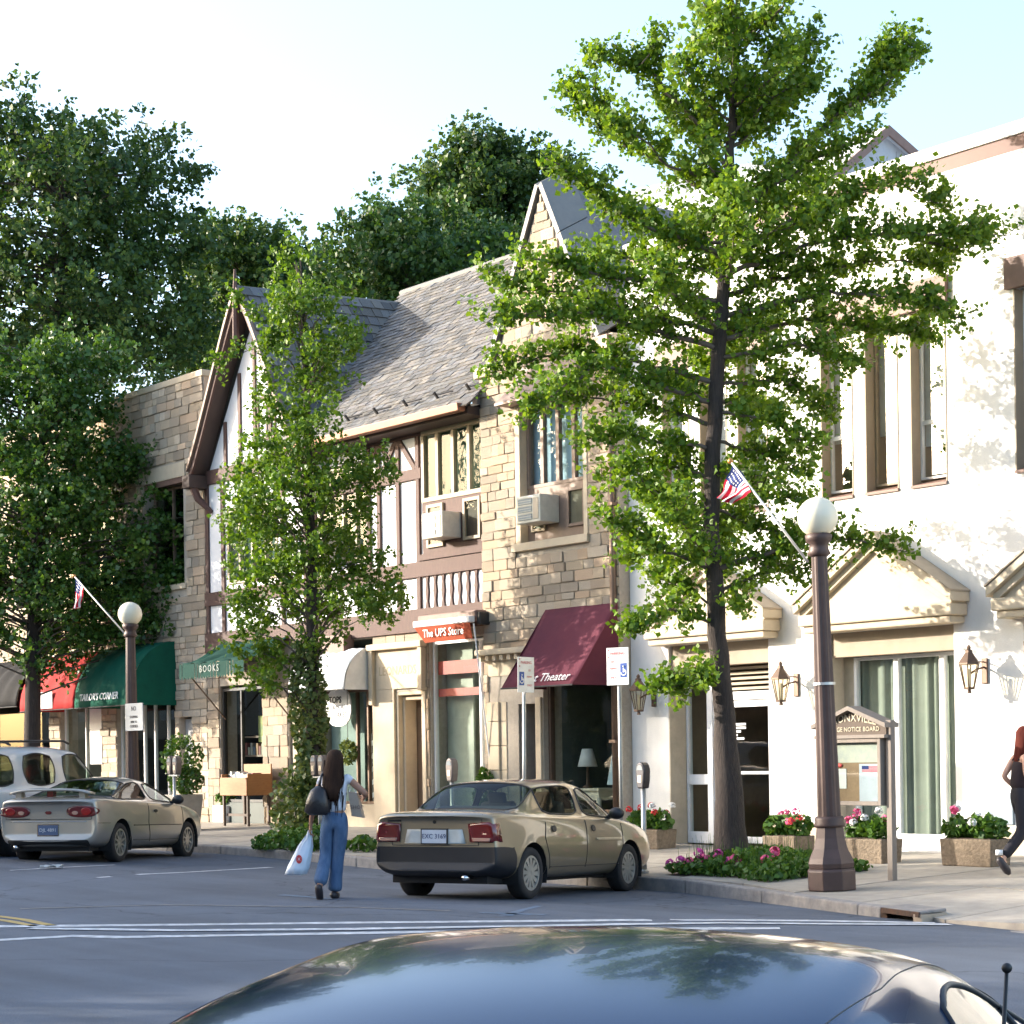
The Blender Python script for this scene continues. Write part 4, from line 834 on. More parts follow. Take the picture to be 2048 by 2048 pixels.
# ================================================================ things in the shop windows
def obj_thing(name, label, cat, loc, parts, group=None):
    t = thing(name, label, cat, loc, 0, group)
    for nm, mb, m, sm in parts: mb.build(nm, m, t, smooth=sm)
    return t
m_cream = M('cream_paint', (.62, .58, .47), .6); m_wood2 = M('orange_wood', (.36, .15, .045), .55, c2=(.28, .11, .03), ns=4, stretch=(2, 2, 9))
L = []
def legs(mb, x0, x1, y0, y1, z0, z1, r=.03):
    for x in (x0, x1):
        for y in (y0, y1): mb.path([(x, y, z0), (x, y, z1)], [r * .6, r], 6)
    return mb
tx = -25.35
obj_thing('display_table', 'cream display table inside the stone shop window', 'table', (tx, 21.9, .2), [('tabletop', MB().box(tx - .45, tx + .35, 21.65, 22.15, 1.02, 1.06), m_cream, False), ('apron', MB().box(tx - .40, tx + .30, 21.7, 22.1, .86, 1.018), m_cream, False)] + [('leg', MB().path([(tx + a, 21.72 + b, .2), (tx + a, 21.72 + b, .9)], [.025, .045], 6), m_cream, True) for a in (-.38, .28) for b in (0, .36)])
obj_thing('table_lamp', 'table lamp with white shade on the cream display table', 'lamp', (tx - .15, 21.85, 1.06), [('lamp_base', MB().lathe([(.09, 1.06), (.09, 1.09), (.03, 1.12), (.025, 1.45)], 12, (tx - .15, 21.85, 0)), m_bronze, True), ('lamp_shade', MB().lathe([(.17, 1.42), (.09, 1.72)], 16, (tx - .15, 21.85, 0)), m_blind, True)])
obj_thing('display_chair', 'white chair beside the display table in the stone shop', 'chair', (-24.75, 21.9, .2), [('seat', MB().box(-24.93, -24.57, 21.7, 22.06, .62, .67), m_cream, False), ('backrest', MB().box(-24.93, -24.57, 22.02, 22.06, .67, 1.15), m_cream, False)] + [('leg', MB().path([(-24.75 + a, 21.88 + b, .2), (-24.75 + a, 21.88 + b, .62)], .02, 6), m_cream, True) for a in (-.15, .15) for b in (-.15, .15)])
m_dress = M('pale_blue_cloth', (.35, .48, .58), .9, ns=4)
def dress(x, y, z, m, label): return obj_thing('hanging_dress', label, 'dress', (x, y, z - .6), [('dress_body', MB().grid(lambda u, v: (x + (.10 + .13 * (1 - v)) * math.cos(u * 2 * math.pi) * (1 + .12 * math.sin(u * 50) * (1 - v)), y + (.05 + .07 * (1 - v)) * math.sin(u * 2 * math.pi), z - .6 + .6 * v), 40, 5), m, True), ('hanger', MB().path([(x - .16, y, z), (x, y, z + .08), (x + .16, y, z)], .008, 5), m_black, True)])
dress(-24.62, 21.75, 1.72, m_dress, 'pale blue child dress hanging high in the stone shop window'); dress(-24.42, 21.7, 1.1, m_blind, 'white child dress hanging low at the right of the stone shop window')
obj_thing('framed_picture', 'pale framed picture on the back wall of the stone shop', 'picture', (-25, 24.0, 1.9), [('frame', MB().box(-25.4, -24.9, 24.0, 24.05, 1.9, 2.5), m_cream, False), ('print', MB().box(-25.34, -24.96, 23.99, 23.999, 1.96, 2.44), m_blind, False)])
sp = thing('striped_panel', 'black and white striped display panel in the cake shop window', 'display', (-31.55, YF + .3, .8))
MB().box(-31.85, -31.34, YF + .32, YF + .36, .8, 2.1).build('backing', m_letb, sp)
for k in range(5): MB().raw([(-31.84, YF + .31, .85 + k * .25), (-31.35, YF + .31, 1.05 + k * .25), (-31.35, YF + .31, 1.15 + k * .25), (-31.84, YF + .31, .95 + k * .25)], [(0, 1, 2, 3)]).build('stripe', m_wframe, sp)

# ================================================================ street furniture
m_lamp = M('brown_painted_iron', (.085, .052, .045), .5, .1, c2=(.065, .04, .034), ns=7, spec=.4)
m_globe = bpy.data.materials.new('opal_globe'); n_, l_ = nt(m_globe); _o = n_.new('ShaderNodeOutputMaterial'); _b = n_.new('ShaderNodeBsdfPrincipled'); l_.new(_b.outputs[0], _o.inputs[0]); _b.inputs['Base Color'].default_value = (.80, .74, .58, 1); _b.inputs['Roughness'].default_value = .3; _b.inputs['Subsurface Weight'].default_value = .5; _b.inputs['Subsurface Radius'].default_value = (.1, .1, .08)
def lamp_post(P, label, H=4.0):
    t = thing('street_lamp', label, 'street lamp', P, 0, 'globe street lamps'); x, y, z = P; c = (x, y, z)
    MB().lathe([(.28, 0), (.28, .22), (.25, .25)], 8, c, rot=R(22.5)).build('base', m_lamp, t, bevel=.012)
    MB().lathe([(.262, .25), (.27, .30), (.25, .36), (.20, .46), (.17, .58), (.155, .70)], 8, c, rot=R(22.5)).build('bell', m_lamp, t)
    MB().lathe([(.168, .70), (.173, .73), (.16, .76), (.165, .79), (.15, .82)], 16, c).build('ring', m_lamp, t, smooth=True)
    # fluted shaft
    mb = MB(); n = 24; vs = []; fs = []; lv = [(.135, .80), (.130, 1.0), (.112, 2.2), (.088, H - .42)]
    for r, zz in lv: vs += [(x + r * (1 - .10 * (k % 3 == 0)) * math.cos(2 * math.pi * k / n), y + r * (1 - .10 * (k % 3 == 0)) * math.sin(2 * math.pi * k / n), z + zz) for k in range(n)]
    for i in range(len(lv) - 1): fs += [(i * n + k, i * n + (k + 1) % n, (i + 1) * n + (k + 1) % n, (i + 1) * n + k) for k in range(n)]
    mb.raw(vs, fs).build('shaft', m_lamp, t)
    MB().lathe([(.095, H - .44), (.13, H - .41), (.11, H - .36), (.10, H - .30), (.14, H - .27), (.15, H - .20), (.12, H - .18)], 16, c).build('collar', m_lamp, t, smooth=True)
    MB().ball((x, y, z + H), .225, 24, 16).build('globe', m_globe, t, smooth=True)
    MB().lathe([(.124, 2.28), (.124, 2.31)], 16, c).build('band', M('steel_band', (.6, .6, .6), .4, .8), t)
    return t
LP1 = GS(1570, 1679); LP2 = Vector((W(249, 1400, 17.75).x, 17.75, 0)); LP2.z = sz(LP2.x, LP2.y)
l1 = lamp_post(LP1, 'brown globe street lamp beside the storm drain', W(1541, 978, LP1.y).z - LP1.z); l1.rotation_mode = 'QUATERNION'; l1.rotation_quaternion = Matrix.Rotation(-.024, 3, _fw).to_quaternion(); lamp_post(LP2, 'brown globe street lamp with sign plate behind the silver car', W(248, 1158, LP2.y).z - LP2.z)
m_fr = cloth('flag_red', (.55, .02, .05)); m_fw = cloth('flag_white', (.80, .78, .78)); m_fb = cloth('flag_blue', (.03, .05, .17))
def flag(base, tip, fly, label, up=.50):
    d = (tip - base); t = thing('flag', label, 'flag', base, 0, 'small flags on the lamp posts'); n = d.normalized()
    MB().path([base, tip], [.016, .013], 8).build('pole', M('pole_white', (.62, .60, .55), .5), t, smooth=True); MB().ball(tip, .035, 10, 8).build('pole_ball', M('gilt', (.55, .25, .08), .4, .6), t, smooth=True)
    side = Vector((0, 1, 0)); mb = MB(); nu, nv = 26, 20; fly = Vector(fly)
    i0 = 0
    for a in range(nu + 1):
        for b in range(nv + 1):
            u, v = a / nu, b / nv; p = tip - n * (.05 + up * u * (1 - .45 * v)) + fly * v * (1 - .25 * u) + side * (.06 * math.sin(u * 13 + v * 2) * v + .03 * math.sin(u * 5)) + Vector((.02 * math.sin(v * 9 + u * 4), 0, 0)); mb.v.append(tuple(p))
    for a in range(nu):
        for b in range(nv):
            k = a * (nv + 1) + b; mb.f.append((k, k + 1, k + nv + 2, k + nv + 1)); s = int(a / 2); mb.m.append(2 if (s < 7 and b < nv * .42) else (0 if s % 2 == 0 else 1))
    mb.build('cloth', [m_fr, m_fw, m_fb], t, smooth=True)
    st = MB()
    for a in range(2, 13, 2):
        for b in range(1, 8, 2):
            P = Vector(mb.v[a * (nv + 1) + b]) + Vector((0, -.006, 0)); st.poly([P + Vector((-.012, 0, 0)), P + Vector((0, -.002, -.012)), P + Vector((.012, 0, 0)), P + Vector((0, 0, .012))])
    struct(st.build('stars', m_fw, t), 'stuff')
    return t
Yl = LP1.y - .05; flag(W(1524, 1060, Yl), W(1378, 870, Yl), (-.24, -.04, -.36), 'drooping flag angled from the lamp post beside the storm drain')
Yl = LP2.y - .05; flag(W(236, 1196, Yl), W(140, 1087, Yl), (.02, -.05, -.62), 'hanging flag on the lamp post behind the silver car')
# lamp-post sign plate
sp = thing('lamp_post_sign', 'grey NO STOPPING sign plate on the left lamp post', 'sign', LP2 + Vector((0, -.16, 2.0))); a = W(237, 1328, LP2.y - .16); b = W(271, 1378, LP2.y - .16)
m_sgrey = M('sign_grey', (.30, .335, .37), .5); MB().box(a.x, b.x, LP2.y - .175, LP2.y - .16, b.z, a.z).build('plate', m_sgrey, sp, bevel=.004)
cxs, hz = (a.x + b.x) / 2, (a.z - b.z)
lettering('NO', hz * .24, (cxs, LP2.y - .178, b.z + hz * .80), m_letb, sp); lettering('STOPPING', hz * .13, (cxs, LP2.y - .178, b.z + hz * .50), m_letb, sp); lettering('HERE TO', hz * .12, (cxs, LP2.y - .178, b.z + hz * .32), m_letb, sp); lettering('CORNER', hz * .15, (cxs, LP2.y - .178, b.z + hz * .16), m_letb, sp)
# parking meters
m_meter = M('meter_grey', (.15, .125, .115), .45, .3, ns=12); m_mdark = M('meter_dark', (.05, .045, .05), .4, .4); m_gal = M('galvanised', (.42, .43, .43), .45, .6, ns=20)
def meter(x, y, z0, label, heads=2, top=1.52, grp='parking meters', mc=None):
    t = thing('parking_meter', label, 'parking meter', (x, y, z0), 0, grp); mc = mc or m_meter
    MB().path([(x, y, z0), (x, y, z0 + top - .33)], .032, 10).build('pole', m_gal, t, smooth=True); MB().lathe([(.06, 0), (.06, .03), (.035, .05)], 12, (x, y, z0)).build('foot', m_gal, t)
    off = [(-.11, 0), (.11, 0)] if heads == 2 else [(0, 0)]
    if heads == 2: MB().box(x - .16, x + .16, y - .03, y + .03, z0 + top - .36, z0 + top - .33).build('yoke', m_gal, t)
    for dx, _ in off:
        c = z0 + top - .33; pts = [(-.055, 0), (.055, 0), (.075, .10), (.085, .22), (.08, .26), (.062, .31), (.035, .335), (0, .345), (-.035, .335), (-.062, .31), (-.08, .26), (-.085, .22), (-.075, .10)]
        h = MB(); h.prism([(x + dx + a, y - .06, c + b) for a, b in pts], (0, .12, 0)); ho = h.build('head', mc, t, bevel=.02, smooth=False)
        w = MB(); w.prism([(x + dx + .055 * math.cos(q), y - .064, c + .24 + .07 * math.sin(q)) for q in np.linspace(0, math.pi, 9)], (0, .01, 0)); w.build('dial_window', m_glassy, ho)
        MB().box(x + dx - .035, x + dx + .035, y - .066, y - .05, c + .08, c + .17).build('coin_plate', M('meter_plate', (.5, .45, .35), .4, .5), ho)
    return t
m_glassy = M('meter_glass', (.35, .38, .38), .08, 0, spec=1.0)
for px, py, Y, n, lb in ((329, 1480, 18.15, 2, 'twin-headed parking meter in front of the potted bush'), (603, 1480, 17.85, 2, 'twin-headed parking meter beside the walking woman'), (853, 1470, 17.6, 1, 'parking meter head showing above the gold sedan roof')):
    p = W(px, py, Y); meter(p.x, Y, sz(p.x, Y), lb, n)
p = GS(1216, 1648); p.y = max(p.y, kY(p.x) + .25); meter(p.x, p.y, sz(p.x, p.y), 'dark single parking meter beside the gold sedan nose', 1, W(1213, 1440, p.y).z - sz(p.x, p.y), mc=m_mdark)
# parking signs
m_sign = M('sign_white', (.85, .85, .84), .4); m_sblue = M('sign_blue', (.02, .08, .35), .5)
def psign(x, y, ztop, label, w=.30, h=.48, yaw=0.0, lean=0.0, fl=1):
    z0 = sz(x, y); t = thing('parking_sign', label, 'sign', (x, y, z0), 0, 'disabled parking signs'); ex = Vector((math.cos(yaw), math.sin(yaw), 0)); nn = Vector((math.sin(yaw), -math.cos(yaw), 0)); up = Vector((lean, 0, 1)).normalized()
    base = Vector((x, y, z0)); top = base + up * (ztop - z0); MB().path([base, top - up * .05], .027, 8).build('post', m_gal, t, smooth=True)
    c = top - up * h / 2 + nn * .035; so = MB().obox(c, ex * w / 2, up * h / 2, nn * .004).build('plate', m_sign, t, bevel=.003)
    f = c + nn * .006
    def r(u0, u1, v0, v1, m, nm): MB().poly([f + ex * (w * a * fl) + up * (h * b) for a, b in ((u0, v0), (u1, v0), (u1, v1), (u0, v1))]).build(nm, m, so)
    r(.12, .42, -.30, .08, m_sblue, 'blue_panel'); q = f + nn * .002
    # wheelchair symbol
    pc = q + ex * (w * .27 * fl) + up * (h * -.14); s = w * .13
    ring = MB(); 
    for k in range(12):
        a0, a1 = R(-60 + k * 24 - 120), R(-36 + k * 24 - 120); ring.poly([pc + ex * (s * math.cos(a0)) + up * (s * math.sin(a0) - s * .3), pc + ex * (s * math.cos(a1)) + up * (s * math.sin(a1) - s * .3), pc + ex * (s * .7 * math.cos(a1)) + up * (s * .7 * math.sin(a1) - s * .3), pc + ex * (s * .7 * math.cos(a0)) + up * (s * .7 * math.sin(a0) - s * .3)])
    ring.poly([pc + ex * (-s * .25) + up * (s * -.3), pc + ex * (s * .1) + up * (s * -.3), pc + ex * (s * .1) + up * (s * 1.1), pc + ex * (-s * .25) + up * (s * 1.1)]); ring.poly([pc + up * (-s * .2), pc + ex * (s * .9) + up * (-s * .2), pc + ex * (s * .9) + up * (s * .1), pc + up * (s * .1)]); ring.ball(pc + up * (s * 1.5), s * .28, 8, 6)
    ring.build('wheelchair_symbol', m_wframe, so)
    lettering('PARKING', w * .16, f + up * (h * .34) + nn * .001, m_letr, so, ex, up, depth=.001); lettering('BY', w * .12, f + ex * (w * -.22 * fl) + up * (h * .12), m_letr, so, ex, up, depth=.001); lettering('PERMIT', w * .10, f + ex * (w * -.2 * fl) + up * (h * -.06), m_letr, so, ex, up, depth=.001); lettering('ONLY', w * .12, f + ex * (w * -.22 * fl) + up * (h * -.30), m_letr, so, ex, up, depth=.001)
    for a, b in ((-.40, .44), (-.40, .24)): MB().ball(f + ex * (w * a) + up * (h * b), .009, 8, 6).build('bolt', m_letr, so)
    return t
p = W(1168, 1222, 17.75); psign(p.x, 17.75, p.z, 'disabled parking sign standing left of the single parking meter', .34, .50, R(18), -.002)
p = W(987, 1240, 17.75); psign(p.x - .04, 17.75, p.z, 'turned disabled parking sign standing behind the gold sedan roof', .34, .50, R(99), .02, -1)
# village notice board
p = GS(1684, 1661); Yn = p.y; nb = thing('notice_board', 'gabled wooden village notice board beside the brown lamp post', 'notice board', (p.x - .4, Yn, p.z)); xr = p.x
xl = W(1566, 1450, Yn).x; zt = W(1672, 1392, Yn).z; zb_ = W(1672, 1520, Yn).z; zap = W(1617, 1332, Yn).z; zg = W(1675, 1375, Yn).z; xb1 = W(1672, 1450, Yn).x
m_nb = M('weathered_wood', (.23, .195, .165), .8, ns=7, stretch=(3, 3, .6)); m_nbd = M('dark_sign_wood', (.075, .048, .03), .7, ns=5)
for x in (xr, xl - .12): MB().box(x - .04, x + .04, Yn - .04, Yn + .04, p.z, zg + (.1 if x == xr else 0)).build('post', m_nb, nb, bevel=.006)
fb, cc = bar_frame(xl - .05, xb1, zb_, zt, Yn - .10, .05, .16); fo = fb.build('case_frame', m_nb, nb, bevel=.006)
MB().box(xl, xb1 - .05, Yn - .02, Yn + .02, zb_ + .04, zt - .04).build('cork_back', M('cork', (.26, .17, .10), .9, ns=30), nb)
MB().poly([(xl, Yn - .075, zb_ + .05), (xb1 - .05, Yn - .075, zb_ + .05), (xb1 - .05, Yn - .075, zt - .05), (xl, Yn - .075, zt - .05)]).build('glass_door', m_glass, nb)
wd_ = xb1 - xl; hh = zt - zb_; m_pap = M('paper', (.62, .62, .60), .8); m_papb = M('bluish_paper', (.42, .46, .52), .8)
for nm, m, u0, u1, v0, v1, k in (('poster', m_papb, .55, .93, .06, .62, 1), ('notice', m_pap, .05, .32, .25, .55, 2), ('map_sheet', M('map_paper', (.45, .44, .36), .8, c2=(.33, .35, .33), ns=12), .03, .95, .64, .93, 1)):
    MB().box(xl + wd_ * u0, xl + wd_ * u1, Yn - .022 - .002 * k, Yn - .02, zb_ + hh * v0, zb_ + hh * v1).build(nm, m, nb)
for k in range(5): MB().box(xl + wd_ * .60, xl + wd_ * .90, Yn - .0255, Yn - .0245, zb_ + hh * (.50 + .018 * k), zb_ + hh * (.509 + .018 * k)).build('flag_stripe', m_fr, nb)
MB().box(xl + wd_ * .60, xl + wd_ * .72, Yn - .026, Yn - .0255, zb_ + hh * .54, zb_ + hh * .59).build('flag_canton', m_fb, nb)
MB().ball((xl + wd_ * .2, Yn - .03, zb_ + hh * .60), (.05, .01, .025), 10, 6).build('red_emblem', m_letr, nb)
xm = (xl - .05 + xb1) / 2; z1 = zt + .03
mb = MB(); mb.prism([(xl - .12, Yn - .06, z1), (xb1 + .06, Yn - .06, z1), (xb1 + .06, Yn - .06, z1 + .1), (xm, Yn - .06, zap - .06), (xl - .12, Yn - .06, z1 + .1)], (0, .1, 0)); mb.build('gable_panel', m_nbd, nb)
MB().box(xl - .14, xb1 + .08, Yn - .12, Yn + .06, zt + .001, zt + .04).build('gable_rail', m_nb, nb)
for s in (xl - .17, xb1 + .11): MB().beam((s, Yn - .02, z1 + .12), (xm, Yn - .02, zap), .24, .05, (0, 1, 0)).build('gable_roof', m_nb, nb) if False else MB().prism([(s, Yn - .14, z1 + .09), (xm, Yn - .14, zap - .05), (xm, Yn - .14, zap), (s, Yn - .14, z1 + .14)], (0, .24, 0)).build('gable_roof', m_nb, nb)
lettering('BRONXVILLE', .13, (xm, Yn - .064, z1 + .21), M('gold_letter', (.52, .45, .32), .6), nb, curve=.35, bold=.002); lettering('VILLAGE NOTICE BOARD', .075, (xm, Yn - .064, z1 + .075), M('gold_letter', (.52, .45, .32), .6), nb, bold=.002)
# wall lanterns
m_lglass = glassmat('lantern_glass', (.95, .9, .78), 1.5)
def lantern(px, py, label):
    q = W2(px, py, YF); x, z = q.x, q.z; y = YF - .34; t = thing('wall_lantern', label, 'lantern', (x, YF, z), 0, 'wall lanterns'); 
    MB().box(x - .05, x + .05, YF - .03, YF - .002, z - .17, z + .17).build('back_plate', m_bronze, t, bevel=.01)
    MB().path([(x, YF - .03, z + .05), (x, YF - .18, z + .02), (x, y, z - .05)], .014, 6).build('arm', m_bronze, t); MB().path([(x, YF - .03, z + .12), (x, y + .1, z + .12)], .01, 6).build('arm', m_bronze, t)
    lv = [(.07, -.22), (.135, .08)]; c = (x, y, z)
    MB().lathe([(.075, -.25), (.08, -.22)], 6, c).build('bottom', m_bronze, t); MB().lathe([(.03, -.30), (.02, -.25)], 8, c).build('drop', m_bronze, t)
    MB().lathe([(.15, .08), (.15, .10), (.05, .24), (.05, .27), (.025, .28), (.03, .31), (.01, .34)], 6, c).build('cap', m_bronze, t)
    for k in range(6):
        a = 2 * math.pi * k / 6; b = 2 * math.pi * (k + 1) / 6; P = [Vector((x + r * math.cos(q), y + r * math.sin(q), z + h)) for (r, h) in lv for q in (a, b)]
        MB().path([P[0], P[2]], .008, 5).build('glazing_bar', m_bronze, t); MB().poly([P[0], P[1], P[3], P[2]]).build('pane', m_lglass, t)
    MB().path([(x, y, z - .22), (x, y, z + .02)], .022, 8).build('candle_tube', m_cream, t); return t
lantern(1309, 1392, 'bronze wall lantern left of the white entrance'); lantern(1594, 1370, 'bronze wall lantern between the entrance and the curtained window'); lantern(1971, 1342, 'bronze wall lantern right of the curtained window')
# litter
lit = thing('paper_litter', 'crumpled white paper lying on the road near the silver car', 'litter', GR(97, 1638)); p = GR(97, 1638)
MB().grid(lambda u, v: (p.x + .16 * (u - .5), p.y + .3 * (v - .5), p.z + .01 + .05 * abs(math.sin(u * 9 + v * 5))), 6, 6).build('paper', m_pap, lit)
# book cart and small planters by the bookshop
bc = GS(440, 1556); bx, by, bz = bc.x, bc.y, bc.z
ct = thing('book_cart', 'orange wooden book cart on legs outside the bookshop', 'cart', bc + Vector((.3, 0, 0))); w = 1.05
MB().box(bx, bx + w, by - .28, by + .28, bz + .62, bz + .64).build('tray_floor', m_wood2, ct); MB().box(bx, bx + w, by - .30, by - .27, bz + .62, bz + .98).build('tray_front', m_wood2, ct, bevel=.005); MB().box(bx, bx + w, by + .27, by + .30, bz + .62, bz + 1.25).build('tray_back', m_wood2, ct, bevel=.005)
for x in (bx, bx + w - .03): MB().box(x, x + .03, by - .268, by + .268, bz + .641, bz + 1.05).build('tray_end', m_wood2, ct)
for x in (bx + .03, bx + w - .08):
    for y in (by - .26, by + .22): MB().box(x, x + .05, y, y + .05, bz, bz + .62).build('leg', M('dark_wood', (.07, .04, .025), .6), ct)
MB().box(bx + .08, bx + w - .08, by - .2, by - .16, bz + .2, bz + .25).build('stretcher', M('dark_wood', (.07, .04, .025), .6), ct)
cols_b = [(.5, .5, .5), (.1, .15, .25), (.55, .5, .42), (.3, .08, .07), (.12, .14, .14), (.6, .6, .58)]
for k in range(15):
    c_ = random.choice(cols_b); h = random.uniform(.17, .25); xx = bx + .05 + k * .064
    bk = MB().box(xx, xx + .055, by - .12, by + .08, bz + .86, bz + .86 + h).build('book', M('book_%d_%d_%d' % tuple(int(v * 99) for v in c_), c_, .6)); tag(bk, 'book standing in a row in the orange wooden cart', 'book', 'books in the cart')
# ================================================================ trees and plants
def leaf_mesh(name, P, S, mat, parent, up=.25, kite=(.55, .62), sag=0.0):
    P = np.asarray(P, float); n = len(P); S = np.broadcast_to(np.asarray(S, float), (n,))[:, None] * rng.uniform(.55, 1.35, (n, 1))
    N = rng.normal(size=(n, 3)); N[:, 2] += up; N /= np.linalg.norm(N, axis=1, keepdims=True)
    T = rng.normal(size=(n, 3)); T[:, 2] -= sag; T -= N * (T * N).sum(1, keepdims=True); T /= np.linalg.norm(T, axis=1, keepdims=True); B = np.cross(N, T)
    kx, ky = kite; bend = N * S * .12
    v = np.stack([P - T * S * .5, P + B * S * kx + T * S * (ky - .5) + bend, P + T * S * .5, P - B * S * kx + T * S * (ky - .5) + bend], 1).reshape(-1, 3)
    o0 = ORG.get(root(parent).name, Vector((0, 0, 0))); v -= np.array(o0)
    me = bpy.data.meshes.new(name); me.vertices.add(4 * n); me.vertices.foreach_set('co', v.astype(np.float32).ravel()); me.loops.add(4 * n); me.loops.foreach_set('vertex_index', np.arange(4 * n, dtype=np.int32)); me.polygons.add(n); me.polygons.foreach_set('loop_start', np.arange(0, 4 * n, 4, dtype=np.int32))
    me.update(calc_edges=True); me.materials.append(mat); return link(name, me, parent)
m_bark = M('bark', (.062, .047, .04), .95, c2=(.03, .023, .02), ns=7, bump=1.0, bs=18, stretch=(5, 5, .9)); m_twig = M('twig_bark', (.14, .11, .09), .9, ns=10)
def twigs(P0, D, L, nl, spread=.05, jit=.5):
    """leaf positions along short twigs: P0 (n,3) starts, D (n,3) directions"""
    n = len(P0); D = D + rng.normal(size=(n, 3)) * jit; D /= np.linalg.norm(D, axis=1, keepdims=True); L = np.broadcast_to(L, (n,)) * rng.uniform(.5, 1.2, n)
    t = rng.uniform(.05, 1, (n, nl)); p = P0[:, None, :] + D[:, None, :] * (t * L[:, None])[..., None] + rng.normal(size=(n, nl, 3)) * spread
    return p.reshape(-1, 3), [(P0[i], P0[i] + D[i] * L[i]) for i in range(n)]
def branch_tree(name, label, base, D0, trunk, trad, branches, leaf, mat, per_m=15, nl=14, tl=.42, extra=0, seed=3):
    rr = random.Random(seed)
    def T(x, y, dd=0): return EYEP + ray(x * K, y * K) * (D0 + dd)
    t = thing(name, label, 'tree', base); pts = [T(x, y) for x, y in trunk]; pts[0] = Vector(base) - Vector((0, 0, .1))
    tk = MB()
    fine = []; fr = []
    for i in range(len(pts) - 1):
        for k in range(4): fine.append(pts[i].lerp(pts[i + 1], k / 4) + Vector((rr.uniform(-.015, .015), rr.uniform(-.015, .015), 0))); fr.append(trad[i] + (trad[i + 1] - trad[i]) * k / 4)
    fine.append(pts[-1]); fr.append(trad[-1]); tk.path(fine, fr, 14); tk.build('trunk', m_bark, t, smooth=True)
    lim = MB(); P = []; Dd = []
    brs = [([T(*b[0])] + [T(x, y, (b[-1] if len(b[-1]) == 1 else (0,))[0] * (k + 1) / len([q for q in b[1:] if len(q) == 2])) for k, (x, y) in enumerate([q for q in b[1:] if len(q) == 2])], 1.0) for b in branches]
    top = pts[-1].z; z_lo = min(b[0][0].z for b in brs)
    for _ in range(extra):
        i = rr.randrange(len(fine) // 3, len(fine) - 2); a = fine[i]
        if a.z < z_lo: continue
        s = rr.choice((-1, 1)); L = rr.uniform(.9, 2.3) * (1.15 - .6 * (a.z - z_lo) / (top - z_lo)); d = (_fw * s + _r * rr.uniform(-.8, .8)).normalized()
        brs.append(([a, a + d * L * .5 + Vector((0, 0, .12)), a + d * L + Vector((0, 0, rr.uniform(.0, .6)))], .8))
    for bp, dens in brs:
        L = sum((q - p).length for p, q in zip(bp, bp[1:])); n = max(4, int(L / .12)); cur = []
        for p, q in zip(bp, bp[1:]):
            m = max(2, int((q - p).length / .15)); cur += [p.lerp(q, k / m) + Vector((rr.uniform(-.03, .03), rr.uniform(-.03, .03), rr.uniform(-.03, .03))) for k in range(m)]
        cur.append(bp[-1]); lim.path(cur, [max(.006, .035 * min(1, L / 2.5) * (1 - k / len(cur)) + .004) for k in range(len(cur))], 5)
        d = (bp[-1] - bp[0]).normalized()
        for _ in range(int(L * per_m * dens)):
            u = rr.random() ** .8 * .97 + .03; f = u * (len(cur) - 1); k = min(len(cur) - 2, int(f)); c = cur[k].lerp(cur[k + 1], f - k)
            if u * L < .18: continue
            P.append(c); Dd.append(d * .45 + Vector((0, 0, .35)))
    pos, tw = twigs(np.array(P), np.array(Dd), tl, nl, .055, .75)
    for a, b in tw[::2]: lim.path([a, b], [.006, .003], 3, cap=False)
    lim.build('limbs', m_twig, t, smooth=True)
    leaf_mesh('crown', pos, leaf, mat, t); return t
m_gink = leafmat('ginkgo_leaf', (.055, .14, .012), (.165, .262, .025), .40); m_gink2 = leafmat('young_ginkgo_leaf', (.05, .125, .012), (.125, .215, .022), .38)
m_lind = leafmat('linden_leaf', (.028, .085, .016), (.085, .165, .028), .28, .35); m_far = leafmat('far_leaf', (.018, .06, .02), (.08, .14, .03), .28); m_far2 = leafmat('far_locust_leaf', (.03, .085, .025), (.065, .13, .03), .3); m_ivy = leafmat('ivy_leaf', (.05, .10, .02), (.20, .24, .08), .2, .4); m_bush = leafmat('bush_leaf', (.03, .09, .012), (.10, .20, .03), .25)
